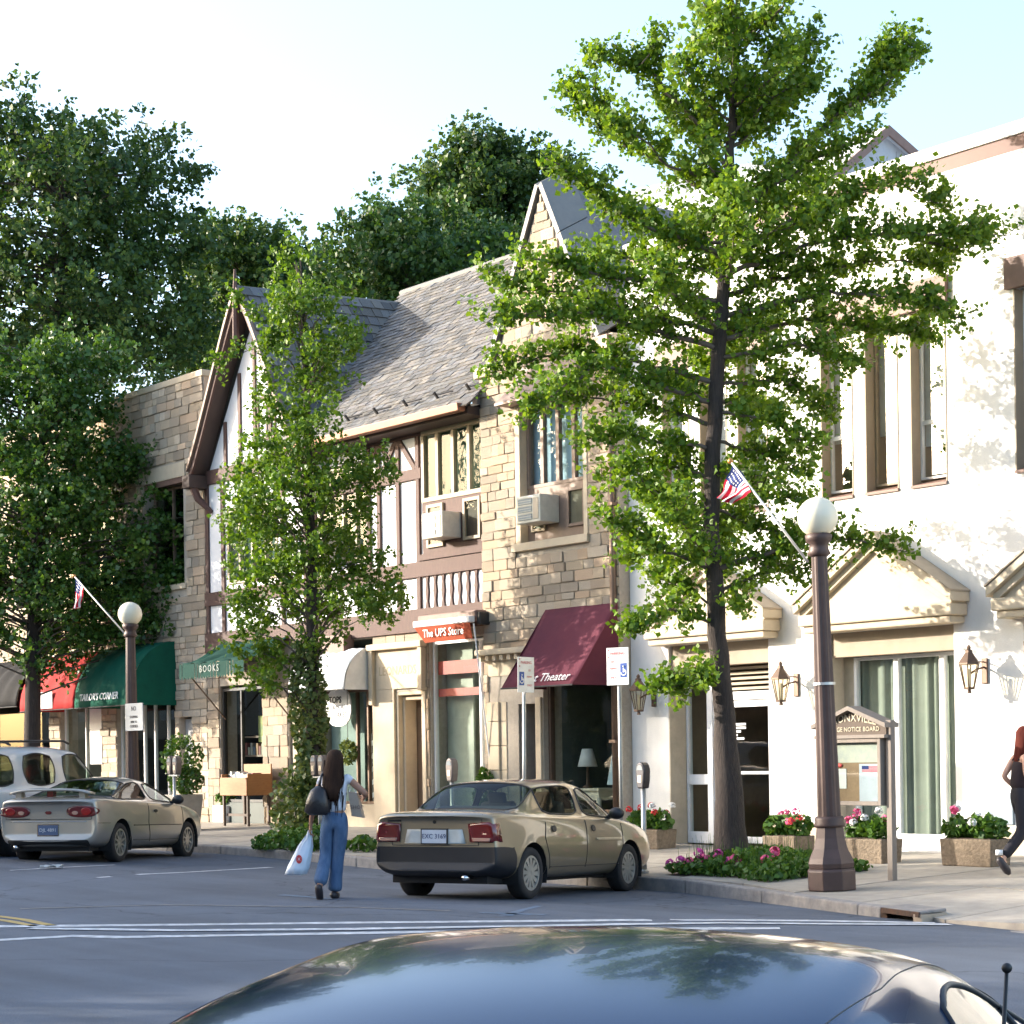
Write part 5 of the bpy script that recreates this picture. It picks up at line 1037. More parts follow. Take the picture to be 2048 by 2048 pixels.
# ---- large ginkgo
gb_ = Vector((W(1382, 1600, 18.15).x, 18.15, 0)); gb_.z = sz(gb_.x, gb_.y); D0 = (gb_ - EYEP).dot(_fw)
trunk = [(1382, 1640), (1378, 1560), (1366, 1350), (1354, 1200), (1340, 1000), (1348, 800), (1358, 620), (1368, 450), (1378, 280), (1388, 120), (1394, -40), (1398, -160)]
trad = [.275, .20, .135, .12, .105, .098, .09, .075, .06, .045, .03, .012]
BR = [((1345, 1290), (1280, 1290), (1212, 1298), (-.4,)), ((1345, 1180), (1260, 1150), (1180, 1195), (-.6,)), ((1340, 1140), (1270, 1100), (1225, 1085), (.5,)), ((1338, 1075), (1250, 1040), (1135, 975), (-.5,)), ((1338, 1010), (1260, 960), (1200, 925), (.6,)), ((1338, 960), (1230, 930), (1190, 880), (-.8,)),
      ((1342, 900), (1220, 870), (1130, 900), (.7,)), ((1345, 850), (1180, 820), (1085, 830), (-.6,)), ((1347, 800), (1200, 760), (1050, 740), (.9,)), ((1350, 760), (1130, 690), (1000, 770), (-.9,)), ((1352, 720), (1100, 660), (930, 700), (.4,)), ((1355, 660), (1120, 590), (920, 600), (-.9,)), ((1356, 630), (1100, 560), (915, 520), (.6,)), ((1360, 570), (1150, 520), (975, 480), (-.5,)), ((1362, 520), (1200, 480), (1110, 500), (.9,)),
      ((1365, 480), (1200, 420), (1120, 360), (1030, 300), (-.5,)), ((1366, 460), (1250, 430), (1170, 390), (.8,)), ((1372, 380), (1230, 300), (1140, 250), (1065, 165), (.5,)), ((1374, 360), (1260, 310), (1160, 220), (-.8,)), ((1376, 320), (1280, 190), (1210, 120), (1110, 108), (.3,)), ((1378, 290), (1300, 230), (1250, 200), (.9,)), ((1380, 230), (1320, 180), (1290, 120), (-.6,)), ((1210, 125), (1240, 70), (.1,)), ((1150, 240), (1120, 160), (.2,)),
      ((1386, 130), (1350, 40), (1335, -40), (.3,)), ((1388, 110), (1440, 50), (1480, -20), (-.4,)), ((1384, 180), (1450, 110), (1500, 60), (.4,)), ((1380, 250), (1480, 170), (1535, 75), (-.4,)), ((1378, 280), (1470, 210), (1545, 140), (.5,)),
      ((1372, 400), (1500, 290), (1600, 200), (1715, 75), (.4,)), ((1600, 205), (1640, 160), (1680, 80), (.4,)), ((1600, 210), (1680, 150), (1730, 95), (.2,)), ((1370, 420), (1500, 320), (1645, 250), (-.6,)), ((1368, 450), (1480, 370), (1560, 340), (.9,)), ((1366, 490), (1480, 430), (1580, 400), (-.9,)), ((1365, 500), (1520, 400), (1680, 340), (1790, 390), (.4,)), ((1365, 520), (1560, 450), (1700, 440), (1900, 445), (-.4,)), ((1700, 440), (1800, 470), (1860, 420), (.2,)), ((1362, 560), (1520, 510), (1660, 490), (1780, 500), (.7,)),
      ((1360, 600), (1560, 550), (1700, 560), (1815, 600), (-.6,)), ((1358, 640), (1520, 600), (1660, 620), (1760, 640), (.6,)), ((1356, 680), (1500, 650), (1620, 690), (-.8,)), ((1354, 720), (1480, 720), (1570, 780), (.6,)), ((1350, 780), (1460, 790), (1530, 850), (-.6,)), ((1348, 830), (1450, 860), (1540, 910), (.5,)), ((1345, 880), (1440, 930), (1520, 950), (-.6,)), ((1343, 960), (1430, 1000), (1500, 1010), (.5,)), ((1343, 1075), (1440, 1045), (1560, 1010), (1705, 1040), (-.3,)), ((1345, 1120), (1420, 1090), (1470, 1060), (1535, 1075), (.4,)), ((1348, 1160), (1390, 1140), (1400, 1150), (-.3,)), ((1350, 1230), (1340, 1260), (1330, 1290), (-.6,))]
branch_tree('ginkgo_tree', 'large leafy ginkgo tree in the flower bed before the white building', gb_, D0, trunk, trad, BR, .068, m_gink, per_m=26, nl=24, tl=.36, extra=34)
# ---- polygon crowns
def inside(x, y, poly):
    c = False; n = len(poly)
    for i in range(n):
        (x1, y1), (x2, y2) = poly[i], poly[(i + 1) % n]
        if (y1 > y) != (y2 > y) and x < (x2 - x1) * (y - y1) / (y2 - y1) + x1: c = not c
    return c
def poly_tree(name, label, base, D0, trunk, trad, poly, mat, nclump, ncl_tw, nl, leaf, tl, crad, dz=None, limbs=True, seed=1, extra_br=(), group=None, sag=0.0, upw=.5):
    rr = random.Random(seed)
    def T(x, y, dd=0): return EYEP + ray(x * K, y * K) * (D0 + dd)
    t = thing(name, label, 'tree', base, 0, group); pts = [T(x, y) for x, y in trunk]; pts[0] = Vector(base) - Vector((0, 0, .2)); tk = MB(); tk.path(pts, trad, 10); tk.build('trunk', m_bark, t, smooth=True)
    xs = [p[0] for p in poly]; ys = [p[1] for p in poly]; ppm = FPX / D0 / K; P = []; Dd = []; lim = MB(); k = 0; cl = []
    while k < nclump:
        x, y = rr.uniform(min(xs), max(xs)), rr.uniform(min(ys), max(ys))
        if not inside(x, y, poly): continue
        k += 1
        wl = [q for q in range(int(min(xs)), int(max(xs)), 6) if inside(q, y, poly)]; hw = max(.3, (max(wl) - min(wl)) / 2 / ppm) if wl else .5; off = (x - (max(wl) + min(wl)) / 2) / ppm if wl else 0
        h = math.sqrt(max(.05, 1 - min(.95, (off / hw) ** 2))) * min(hw, dz or hw); dd = rr.uniform(-1, 1) * h; c = T(x, y, dd); cl.append(c)
        tx = trunk[-1][0]
        j = min(range(len(pts)), key=lambda q: abs(pts[q].z - (c.z - .6))); tc = pts[j]; out = (c - tc); out.z *= .4; out = out.normalized() if out.length > .01 else Vector((0, 0, 1))
        if limbs and rr.random() < .5: 
            zz = c.z - rr.uniform(.3, .9); q = min(range(len(pts) - 1), key=lambda i: abs((pts[i].z + pts[i + 1].z) / 2 - zz)); f = min(1, max(0, (zz - pts[q].z) / max(.01, pts[q + 1].z - pts[q].z))); s = pts[q].lerp(pts[q + 1], f); mid = s.lerp(c, .55) + Vector((0, 0, .15)); lim.path([s, mid, c], [.02 * (D0 / 30), .012 * (D0 / 30), .005], 4, cap=False)
        for _ in range(ncl_tw): P.append(c + Vector((rr.gauss(0, crad), rr.gauss(0, crad), rr.gauss(0, crad * .8)))); Dd.append(out * .6 + Vector((0, 0, upw)))
    for b in extra_br:
        bp = [T(x, y) for x, y in b]; lim.path(bp, [.02] + [.008] * (len(bp) - 1), 4)
        for p, q in zip(bp, bp[1:]):
            for _ in range(int((q - p).length * 16)): P.append(p.lerp(q, rr.random())); Dd.append((q - p).normalized() * .5 + Vector((0, 0, .3)))
    pos, tw = twigs(np.array(P), np.array(Dd), tl, nl, leaf * .7, .7)
    if lim.f: lim.build('limbs', m_twig, t, smooth=True)
    leaf_mesh('crown', pos, leaf, mat, t, sag=sag); return t
b2 = Vector((W(592, 1600, 18.4).x, 18.4, 0)); b2.z = sz(b2.x, b2.y); D2 = (b2 - EYEP).dot(_fw)
poly_tree('young_ginkgo_tree', 'slim young ginkgo with ivy-clad trunk in front of the half-timbered building', b2, D2, [(592, 1640), (592, 1480), (590, 1250), (586, 1000), (580, 800), (574, 620), (566, 470)], [.16, .13, .11, .085, .06, .035, .01],
          [(560, 445), (572, 500), (600, 515), (618, 560), (645, 590), (640, 650), (677, 640), (665, 690), (644, 720), (633, 790), (686, 850), (732, 895), (723, 945), (677, 960), (682, 1050), (717, 1085), (761, 1160), (721, 1195), (677, 1160), (633, 1195), (611, 1255), (563, 1250), (510, 1300), (482, 1290), (457, 1200), (447, 1120), (457, 1030), (420, 960), (449, 900), (493, 830), (501, 760), (508, 700), (526, 640), (518, 560), (540, 500)], m_gink2, 165, 8, 20, .070, .34, .17, dz=1.3, seed=4, extra_br=[[(545, 650), (470, 660), (405, 690)], [(545, 640), (490, 600), (440, 562)]])
b3 = Vector((W(60, 1450, 19.5).x, 19.5, 0)); b3.z = sz(b3.x, b3.y); D3 = (b3 - EYEP).dot(_fw)
poly_tree('linden_tree', 'broad dark green street tree hiding the stone building at left', b3, D3, [(60, 1620), (60, 1450), (62, 1300), (64, 1180), (70, 1000), (80, 820), (95, 700)], [.24, .20, .18, .16, .13, .08, .03],
          [(-160, 690), (-60, 650), (5, 640), (40, 690), (95, 655), (140, 640), (160, 690), (200, 665), (228, 668), (200, 715), (190, 760), (225, 800), (215, 850), (290, 880), (260, 915), (330, 930), (360, 975), (340, 1020), (395, 955), (440, 960), (442, 1010), (415, 1060), (425, 1130), (360, 1150), (330, 1210), (395, 1185), (385, 1215), (300, 1250), (230, 1215), (170, 1215), (90, 1235), (40, 1215), (-40, 1240), (-160, 1230)], m_lind, 430, 9, 17, .10, .45, .26, dz=1.7, seed=8, sag=.8, extra_br=[[(62, 1300), (120, 1250), (180, 1215), (232, 1188)], [(66, 1280), (85, 1225), (100, 1195)]])
def far_tree(label, D, base, poly, mat, ncl, seed, leaf=.24, trunk=None, dz=4.0, group='trees on the hillside behind the shops', ntw=9, nl=13):
    bx = EYEP + ray(base[0] * K, base[1] * K) * D; bx.z = 0; return poly_tree('background_tree', label, bx, D, [base, (base[0], base[1] - 300), trunk or (base[0], base[1] - 800)], [.45, .38, .12], poly, mat, ncl, ntw, int(nl * 1.7), leaf * .72, .85, .50, dz=dz, seed=seed, group=group, upw=.15)
far_tree('tallest dark background tree at the far left of the sky', 66, (110, 1400), [(-200, 150), (-80, 190), (0, 178), (40, 205), (75, 195), (130, 245), (165, 235), (200, 262), (255, 270), (262, 320), (335, 300), (310, 345), (352, 360), (345, 420), (365, 440), (372, 520), (380, 640), (370, 720), (-200, 720)], m_far, 330, 31, .22, (120, 330))
far_tree('low dark background tree between the left tree and the steep gable', 84, (520, 1400), [(365, 440), (400, 430), (425, 445), (445, 430), (480, 432), (520, 470), (535, 480), (560, 500), (600, 480), (640, 520), (680, 640), (660, 720), (380, 720), (360, 600)], m_far, 170, 33, .26, (470, 560))
far_tree('bright spreading locust tree behind the slate roof ridge', 70, (760, 1400), [(612, 490), (650, 470), (660, 450), (720, 415), (745, 405), (800, 415), (855, 410), (900, 440), (950, 460), (980, 520), (960, 620), (780, 640), (720, 610), (680, 640), (650, 600), (680, 560), (640, 540)], m_far2, 170, 35, .22, (790, 560))
far_tree('tall dark locust tree rising left of the stone gable', 80, (900, 1400), [(795, 345), (830, 330), (845, 300), (880, 285), (905, 270), (930, 295), (960, 285), (1000, 300), (1012, 345), (990, 370), (1005, 420), (1000, 520), (960, 600), (880, 600), (850, 470), (850, 420), (810, 385)], m_far, 190, 37, .25, (905, 420), ntw=7)
far_tree('small background tree showing right of the stone gable tip', 84, (1085, 1400), [(1062, 340), (1090, 335), (1110, 380), (1130, 420), (1120, 520), (1060, 520), (1040, 420)], m_far, 40, 39, .25, (1085, 450))
# leafy trees across the street (behind the viewpoint), seen only in the glass and as dapples on the road
def near_tree(label, x, y, h, seed, r=2.3, leaf=.15, n=130):
    rr = random.Random(seed); t = thing('opposite_tree', label, 'tree', (x, y, 0), 0, 'street trees across the road'); MB().path([(x, y, -.1), (x + .1, y, h * .5), (x, y + .1, h * .9)], [.2, .14, .04], 8).build('trunk', m_bark, t, smooth=True)
    P = []; 
    for _ in range(n):
        v = Vector((rr.gauss(0, 1), rr.gauss(0, 1), rr.gauss(0, 1))).normalized() * rr.random() ** .4; P.append((x + v.x * r, y + v.y * r, h * .66 + v.z * h * .34))
    P = np.repeat(np.array(P), 6, 0) + rng.normal(size=(6 * n, 3)) * .13 * r; pos, _ = twigs(P, np.zeros_like(P) + [0, 0, .4], .22 * r, 10, .05 * r, .8); leaf_mesh('crown', pos, leaf, m_lind, t)
near_tree('leafy street tree across the road behind the viewpoint at left', -31.5, -2.6, 7.4, 51); near_tree('leafy street tree across the road left of the viewpoint', -22.4, -2.8, 7.8, 52, 2.1, .15, 45); near_tree('leafy street tree across the road beside the viewpoint', -9.0, -3.0, 8.2, 53)
near_tree('unseen leafy tree added in the gap between the shops across the street', -27.2, -10.0, 9.6, 56, 2.6, .15, 60)  # added out of view to break sun through the gap into dapples
near_tree('tall broad tree behind the cream shop across the street', -80, -24, 21, 54, 5.5, .42); near_tree('tall rounded tree behind the brick shop across the street', -70, -26, 19.5, 55, 4.8, .42)

# ---- ivy, shrubs, beds
def bush(name, label, cat, loc, blobs, mat, n, leaf, sag=0.0, part='foliage', extra=None):
    t = thing(name, label, cat, loc); P = []
    for (cx, cy, cz, rx, ry, rz_) in blobs:
        v = rng.normal(size=(n, 3)); v /= np.linalg.norm(v, axis=1, keepdims=True); v *= rng.uniform(.35, 1.05, (n, 1)) ** .5; P.append(v * [rx, ry, rz_] + [cx, cy, cz])
    P = np.concatenate(P); P = P[P[:, 2] > loc[2] + .01]; leaf_mesh(part, P, leaf, mat, t, sag=sag); return t
x, y, z = b2
iv = thing('ivy', 'ivy climbing the trunk of the slim young ginkgo', 'plant', (x, y, z)); P = []
for k in range(2600):
    h = random.random() ** .8 * 3.3; a = random.random() * 2 * math.pi; r = .12 + .14 * random.random() + .10 * math.exp(-((h - 2.2) / .5) ** 2); P.append((x + r * math.cos(a) - .02 * h, y + r * math.sin(a) - .04, z + .1 + h))
leaf_mesh('foliage', P, .085, m_ivy, iv)
bush('shrub', 'tangled pale green shrub at the foot of the ivy-clad tree', 'shrub', (x - .4, y - .2, z), [(x - .30, y - .2, z + .75, .42, .35, .55), (x - .12, y - .3, z + .4, .5, .4, .45), (x + .1, y - .2, z + 1.0, .25, .2, .35)], m_ivy, 420, .085)
c = GS(530, 1600); bush('ground_cover', 'bright green ground cover spilling toward the kerb below the shrub', 'plant', (c.x, c.y, c.z), [(c.x, c.y + .2, c.z + .12, .75, .45, .25), (c.x - .55, c.y + .15, c.z + .08, .35, .3, .2), (c.x + .5, c.y + .25, c.z + .15, .4, .4, .28)], m_bush, 520, .075)
c = GS(685, 1590); bush('low_plant', 'small dark spiky plant on the verge right of the walking woman', 'plant', (c.x, c.y, c.z), [(c.x, c.y, c.z + .08, .35, .25, .16)], m_lind, 220, .09)
# potted bush beside the left lamp
c = Vector((W(345, 1500, 19.6).x, 19.6, 0)); c.z = sz(c.x, c.y); pb = bush('potted_bush', 'dark bushy plant in a grey square pot behind the twin meter', 'plant', (c.x, c.y, c.z), [(c.x, c.y, c.z + 1.45, .42, .42, .48), (c.x + .12, c.y, c.z + 1.0, .35, .35, .3)], m_lind, 800, .07)
MB().hexa([(c.x - .24, c.y - .24, c.z), (c.x + .24, c.y - .24, c.z), (c.x + .24, c.y + .24, c.z), (c.x - .24, c.y + .24, c.z), (c.x - .30, c.y - .30, c.z + .72), (c.x + .30, c.y - .30, c.z + .72), (c.x + .30, c.y + .30, c.z + .72), (c.x - .30, c.y + .30, c.z + .72)]).build('pot', M('grey_pot', (.33, .30, .26), .8, ns=9), pb, bevel=.02)
c = GS(430, 1552) + Vector((-.25, .15, 0)); wp = bush('white_planter', 'white planter box with a leafy plant left of the book cart', 'planter', (c.x, c.y, c.z), [(c.x, c.y, c.z + .52, .3, .25, .22)], m_bush, 420, .08); MB().box(c.x - .28, c.x + .28, c.y - .22, c.y + .22, c.z, c.z + .36).build('box', m_wframe, wp, bevel=.02)
c = W(905, 1480, 21.0); bush('parcel_shop_plant', 'leafy green plant at the foot of the parcel shop window', 'plant', (c.x, 21.1, .2), [(c.x, 21.1, .95, .22, .18, .5)], m_bush, 500, .075)
c = Vector((-32.0, YF - .12, 1.75)); hp = bush('hanging_plant', 'yellow-green plant hanging before the cake shop window', 'plant', (c.x, c.y, c.z - .3), [(c.x, c.y, c.z, .26, .12, .26)], m_ivy, 380, .07)
MB().path([(c.x, c.y, c.z + .2), (c.x, c.y, 2.9)], .006, 5).build('hanger', m_black, hp)
# blossoms
def blossom_mesh(mat, nm):
    mb = MB(); rr = random.Random(len(nm))
    for k in range(16):
        v = Vector((rr.gauss(0, 1), rr.gauss(0, 1), rr.gauss(0, 1) + .3)).normalized() * .055; n = v.normalized(); a = n.orthogonal().normalized() * .028; b = n.cross(a); mb.raw([v + a, v + b, v - a, v - b, v + n * .012], [(0, 1, 4), (1, 2, 4), (2, 3, 4), (3, 0, 4)])
    me = bpy.data.meshes.new(nm); me.from_pydata(mb.v, [], mb.f); me.materials.append(mat); return me
BLO = {k: blossom_mesh(M(k + '_petal', c_, .7), k + '_blossom') for k, c_ in (('pink', (.75, .10, .25)), ('red', (.60, .03, .03)), ('white', (.85, .83, .80)), ('magenta', (.55, .05, .28)))}
def blossoms(t, lst, s=1.0):
    o0 = ORG[t.name]
    for kind, p in lst:
        ob = bpy.data.objects.new('blossom', BLO[kind]); COL.objects.link(ob); ob.parent = t; ob.location = Vector(p) - o0; ob.scale = (s,) * 3; ob.rotation_euler = (random.random(), random.random(), random.random() * 6)
m_trough = M('aggregate_stone', (.28, .215, .15), .9, c2=(.15, .115, .08), ns=22, bump=.8, bs=30, dirt=.25)
def trough(px, py, w, d, h, label, kinds, seed):
    rr = random.Random(seed); c = GS(px, py); x1, y0, z = c.x, c.y, c.z; x0 = x1 - w; y1 = y0 + d; xm, ym = (x0 + x1) / 2, (y0 + y1) / 2
    blobs = [(xm + (k - 1) * w * .3, ym + rr.uniform(-.05, .05), z + h + .12, w * .28, d * .45, .17) for k in range(3)]
    t = bush('flower_trough', label, 'planter', (xm, ym, z), blobs, m_bush, 190, .085); t['group'] = 'stone flower troughs'
    MB().hexa([(x0 + .02, y0 + .02, z), (x1 - .02, y0 + .02, z), (x1 - .02, y1 - .02, z), (x0 + .02, y1 - .02, z), (x0, y0, z + h), (x1, y0, z + h), (x1, y1, z + h), (x0, y1, z + h)]).build('trough', m_trough, t, bevel=.015)
    MB().box(x0 + .05, x1 - .05, y0 + .05, y1 - .05, z + h, z + h + .01).build('soil', m_dirt, t)
    blossoms(t, [(rr.choice(kinds), (rr.uniform(x0, x1), rr.uniform(y0, y1), z + h + rr.uniform(.2, .38))) for _ in range(7)], .9)
trough(1499, 1617, .62, .42, .30, 'stone flower trough with red blooms between the entrance and the lamp post', ['red', 'pink'], 1); trough(1664, 1630, .74, .42, .32, 'stone flower trough with pink and white blooms behind the notice board', ['pink', 'white', 'pink'], 2); trough(1870, 1636, .80, .42, .34, 'stone flower trough with pink blooms near the right edge', ['pink', 'white'], 3); trough(1240, 1598, .7, .42, .30, 'stone flower trough with red blooms below the downspout', ['red', 'red', 'white'], 4)
# flower bed at the ginkgo foot
f0, f1 = GS(1262, 1664), GS(1500, 1652); fb_ = thing('flower_bed', 'green flower bed with pink blooms around the ginkgo trunk', 'flower bed', (gb_.x, gb_.y - .3, gb_.z)); P = []
for k in range(5200):
    u = random.random(); v = random.random(); x = -18.95 + 2.25 * u; y = kY(x) + .42 + (18.9 - kY(x) - .42) * v; hh = (.10 + .16 * (1 - abs(2 * u - 1) ** 2) * (1 - abs(2 * v - 1) ** 3)) * random.uniform(.2, 1.25); P.append((x + random.gauss(0, .03), y, sz(x, y) + hh))
leaf_mesh('foliage', P, .07, m_bush, fb_, up=.1); mb = MB(); mb.poly([(-18.95, kY(-18.95) + .4, sz(-18.9, kY(-18.9)) + .012), (-16.7, kY(-16.7) + .4, sz(-16.7, kY(-16.7)) + .012), (-16.7, 18.9, sz(-16.7, 18.9) + .012), (-18.95, 18.9, sz(-18.9, 18.9) + .012)]); mb.build('soil', m_dirt, fb_)
mb = MB()
for k in range(260):
    x = random.uniform(-18.9, -16.8); y = random.uniform(kY(x) + .45, 18.8); z = sz(x, y); mb.path([(x, y, z), (x + random.gauss(0, .03), y + random.gauss(0, .03), z + random.uniform(.25, .5))], [.006, .002], 3, cap=False)
struct(mb.build('stalks', m_bush, fb_), 'stuff')
def FB(px, py): 
    p = W(px, py, 17.7); return (p.x, 17.7, p.z)
blossoms(fb_, [('magenta', FB(1265, 1630)), ('magenta', FB(1285, 1624)), ('pink', FB(1300, 1626)), ('magenta', FB(1318, 1610)), ('magenta', FB(1355, 1612)), ('pink', FB(1385, 1622)), ('pink', FB(1392, 1628)), ('pink', FB(1462, 1607)), ('magenta', FB(1272, 1636)), ('pink', FB(1330, 1620)), ('pink', FB(1445, 1622)), ('magenta', FB(1375, 1626))], 1.1)
# ================================================================ cars
m_tyre = M('tyre_rubber', (.02, .02, .022), .85, ns=20); m_rim = M('wheel_alloy', (.50, .49, .46), .35, .8, ns=15); m_under = M('underbody', (.012, .012, .013), .9)
m_cglass = glassmat('car_glass', (.46, .54, .50), 1.4); m_rubber = M('black_trim', (.018, .018, .02), .5); m_seat = M('seat_cloth', (.17, .15, .13), .9); m_tail = M('tail_light_red', (.15, .008, .008), .18, spec=.8, coat=.6); m_amber = M('tail_light_clear', (.55, .30, .22), .18, spec=.8); m_chrome = M('chrome', (.7, .7, .7), .12, 1.0)
def paint(name, c, metal=.35, rough=.38): return M(name, c, rough, metal, c2=tuple(v * .93 for v in c), ns=2, coat=1.0, spec=.5)
def car(name, label, loc, heading, S, group=None, pitch=0.0, roll=0.0):
    """loft a control cage from stations, subdivide, split into parts. S: dict of station rows and colours (local +x forward, +y left)"""
    t = thing(name, label, 'car', loc, 0, group)
    t.rotation_euler = (roll, pitch, heading)
    rows = []
    for st in S['st']:
        x, w, zl, zs, zt, wt, kd = st[:7]; zm = zl + .10 + (zs - zl - .1) * .42; hi = max(zs - .11, zm + .04)
        if 'bump' in S and kd in ('r0', 'r1'): zm = S['bump'][0]; hi = S['bump'][1]
        p = [(0, zl), (w * .80, zl), (w * .965, zl + .09), (w, zm), (w * .985, hi), (w * .945, zs)]
        if kd == 'cab': p += [(w * .885, zs + .035), (wt, zt - .085), (wt * S.get('p8', (.74, .018))[0], zt - S.get('p8', (.74, .018))[1]), (0, zt)]
        elif kd == 'cowl': p += [(w * .895, zs + .012), (w * .83, zs + .03 + (zt - zs - .03) * .4), (w * .5, zt - .012), (0, zt)]
        else: p += [(w * .84, zs + (zt - zs) * .55), (w * .66, zs + (zt - zs) * .82), (w * .36, zs + (zt - zs) * .97), (0, zt)]
        rows.append([(x + (S.get('bow', .10) * -(1 if x < 0 else -1) * 0), y, z) for y, z in p])
    n = len(rows); J = 10; V_ = []; idx = {}
    for i, r in enumerate(rows):
        endc = 1 if i == 0 else (-1 if i == n - 1 else 0)
        for j, (x, y, z) in enumerate(r):
            xx = x + (S.get('tuck', .10) * endc * (y / .85) ** 2 if endc else 0) + (S.get('tuckz', .0) * endc * 0)
            idx[i, j, 1] = len(V_); V_.append((xx, y, z))
            if y == 0: idx[i, j, -1] = idx[i, j, 1]
            else: idx[i, j, -1] = len(V_); V_.append((xx, -y, z))
    F = []; mi = []; names = ['body'] + S['glass_names'] + (['bumper'] if 'bump' in S else [])
    win = S['win']
    for i in range(n - 1):
        for j in range(J - 1):
            for s in (1, -1):
                q = [idx[i, j, s], idx[i + 1, j, s], idx[i + 1, j + 1, s], idx[i, j + 1, s]]; q = q if s == -1 else q[::-1]
                q2 = []; [q2.append(v) for v in q if v not in q2]; F.append(q2); k = 0
                g = win.get((i, j)); 
                if g:
                    nm = g if isinstance(g, str) else g[0 if s == 1 else 1]
                    k = names.index(nm)
                if 'bump' in S and i < S['bump'][2] and j < 4 and j >= 0: k = names.index('bumper')
                mi.append(k)
    for i, sgn in ((0, 1), (n - 1, -1)):
        for j in range(J - 1):
            q = [idx[i, j, 1], idx[i, j, -1], idx[i, j + 1, -1], idx[i, j + 1, 1]]; q2 = []; [q2.append(v) for v in q if v not in q2]
            F.append(q2 if sgn == 1 else q2[::-1]); mi.append(names.index('bumper') if ('bump' in S and i == 0 and j < 4) else 0)
    me = bpy.data.meshes.new('cage'); me.from_pydata(V_, [], F); me.polygons.foreach_set('material_index', mi)
    for _ in names: me.materials.append(m_under)
    cr = me.attributes.new('crease_edge', 'FLOAT', 'EDGE'); ringv = {idx[i, j, s] for i in (0, n - 1) for j in range(J) for s in (1, -1)}
    shv = {idx[i, 5, s] for i in range(n) for s in (1, -1)}; gl = {}
    for p in me.polygons:
        for ek in p.edge_keys: gl.setdefault(ek, set()).add(p.material_index)
    for e in me.edges:
        a, b = e.vertices; v = 0
        if a in ringv and b in ringv: v = .55
        if a in shv and b in shv: v = max(v, .35)
        if len(gl.get((min(a, b), max(a, b)), ())) > 1: v = max(v, S.get('gcr', .45))
        cr.data[e.index].value = v
    ob = bpy.data.objects.new('cage', me); COL.objects.link(ob); md = ob.modifiers.new('s', 'SUBSURF'); md.levels = 3; md.render_levels = 3
    dg = bpy.context.evaluated_depsgraph_get(); ev = bpy.data.meshes.new_from_object(ob.evaluated_get(dg)); bpy.data.objects.remove(ob)
    bm = bmesh.new(); bm.from_mesh(ev); bpy.data.meshes.remove(ev)
    bv = BVHTree.FromBMesh(bm)
    Rw = S['rw']; wy = S['wy']; arch = Rw + S.get('archgap', .065)
    for wx in S['wx']:
        for s in (1, -1):
            kill = []
            for f in bm.faces:
                c = f.calc_center_median()
                if c.y * s > .42 and c.z < Rw + arch + .1:
                    if all(math.hypot(v.co.x - wx, v.co.z - Rw) < arch for v in f.verts): kill.append(f)
            bmesh.ops.delete(bm, geom=kill, context='FACES')
            for v in bm.verts:
                if v.co.y * s > .42 and v.is_boundary and math.hypot(v.co.x - wx, v.co.z - Rw) < arch * 1.25 and v.co.z > .1:
                    d = Vector((v.co.x - wx, v.co.z - Rw)); d = d.normalized() * arch; v.co.x = wx + d.x; v.co.z = Rw + d.y
    for v in [v for v in bm.verts if not v.link_faces]: bm.verts.remove(v)
    mats = {'body': S['paint'], 'bumper': S.get('bmat', m_rubber)}
    for k, nm in enumerate(names):
        allf = [f for f in bm.faces if f.material_index == k]
        sides = [allf] if not any(q in nm for q in ('side', 'quarter', 'cargo')) else [[f for f in allf if f.calc_center_median().y > 0], [f for f in allf if f.calc_center_median().y <= 0]]
        for fs in sides:
            if not fs: continue
            vm = {}; vs = []; ff = []
            for f in fs:
                q = []
                for v in f.verts:
                    if v.index not in vm: vm[v.index] = len(vs); vs.append(tuple(v.co))
                    q.append(vm[v.index])
                ff.append(q)
            go = MB().raw(vs, ff).build(nm, mats.get(nm, m_cglass), t, smooth=True, local=True)
            if nm not in ('body', 'bumper'):                # rubber seal around each pane
                ec = {}
                for q in ff:
                    for a, b in zip(q, q[1:] + q[:1]): ec[(min(a, b), max(a, b))] = ec.get((min(a, b), max(a, b)), 0) + 1
                nb = {}
                for (a, b), c in ec.items():
                    if c == 1: nb.setdefault(a, []).append(b); nb.setdefault(b, []).append(a)
                if nb:
                    s0 = next(iter(nb)); loop = [s0]; prv = None
                    while True:
                        nx = [q for q in nb[loop[-1]] if q != prv]
                        if not nx or nx[0] == s0: break
                        prv = loop[-1]; loop.append(nx[0])
                        if len(loop) > 2000: break
                    MB().path([vs[q] for q in loop] + [vs[s0]], S.get('seal', .011), 6).build('window_seal', m_rubber, go, smooth=True, local=True)
    bm.free()
    def proj(pt, d):
        h = bv.ray_cast(Vector(pt), Vector(d)); return h[0], h[1]
    def patch(nm, poly, view, mat, off=.006, sgn=1, parent=None, dense=5):
        """flat outline thrown on to the body: view 'rear' gives (y,z), 'side' gives (x,z), 'front' gives (y,z)"""
        mb = MB(); c = (sum(a for a, _ in poly) / len(poly), sum(b for _, b in poly) / len(poly)); rings = []
        for k in range(dense + 1):
            f = k / dense; ring = []
            for a, b in poly:
                u, v = c[0] + (a - c[0]) * f, c[1] + (b - c[1]) * f
                if view == 'rear': p, nn = proj((-4, u, v), (1, 0, 0))
                elif view == 'front': p, nn = proj((4, u, v), (-1, 0, 0))
                elif view == 'top': p, nn = proj((u, v, 3), (0, 0, -1))
                else: p, nn = proj((u, 3 * sgn, v), (0, -sgn, 0))
                if p is None: p = rings[-1][len(ring)] if rings else Vector((0, 0, 0)); nn = Vector((0, 0, 0))
                ring.append(p + (nn * off if nn.length else nn))
            rings.append(ring)
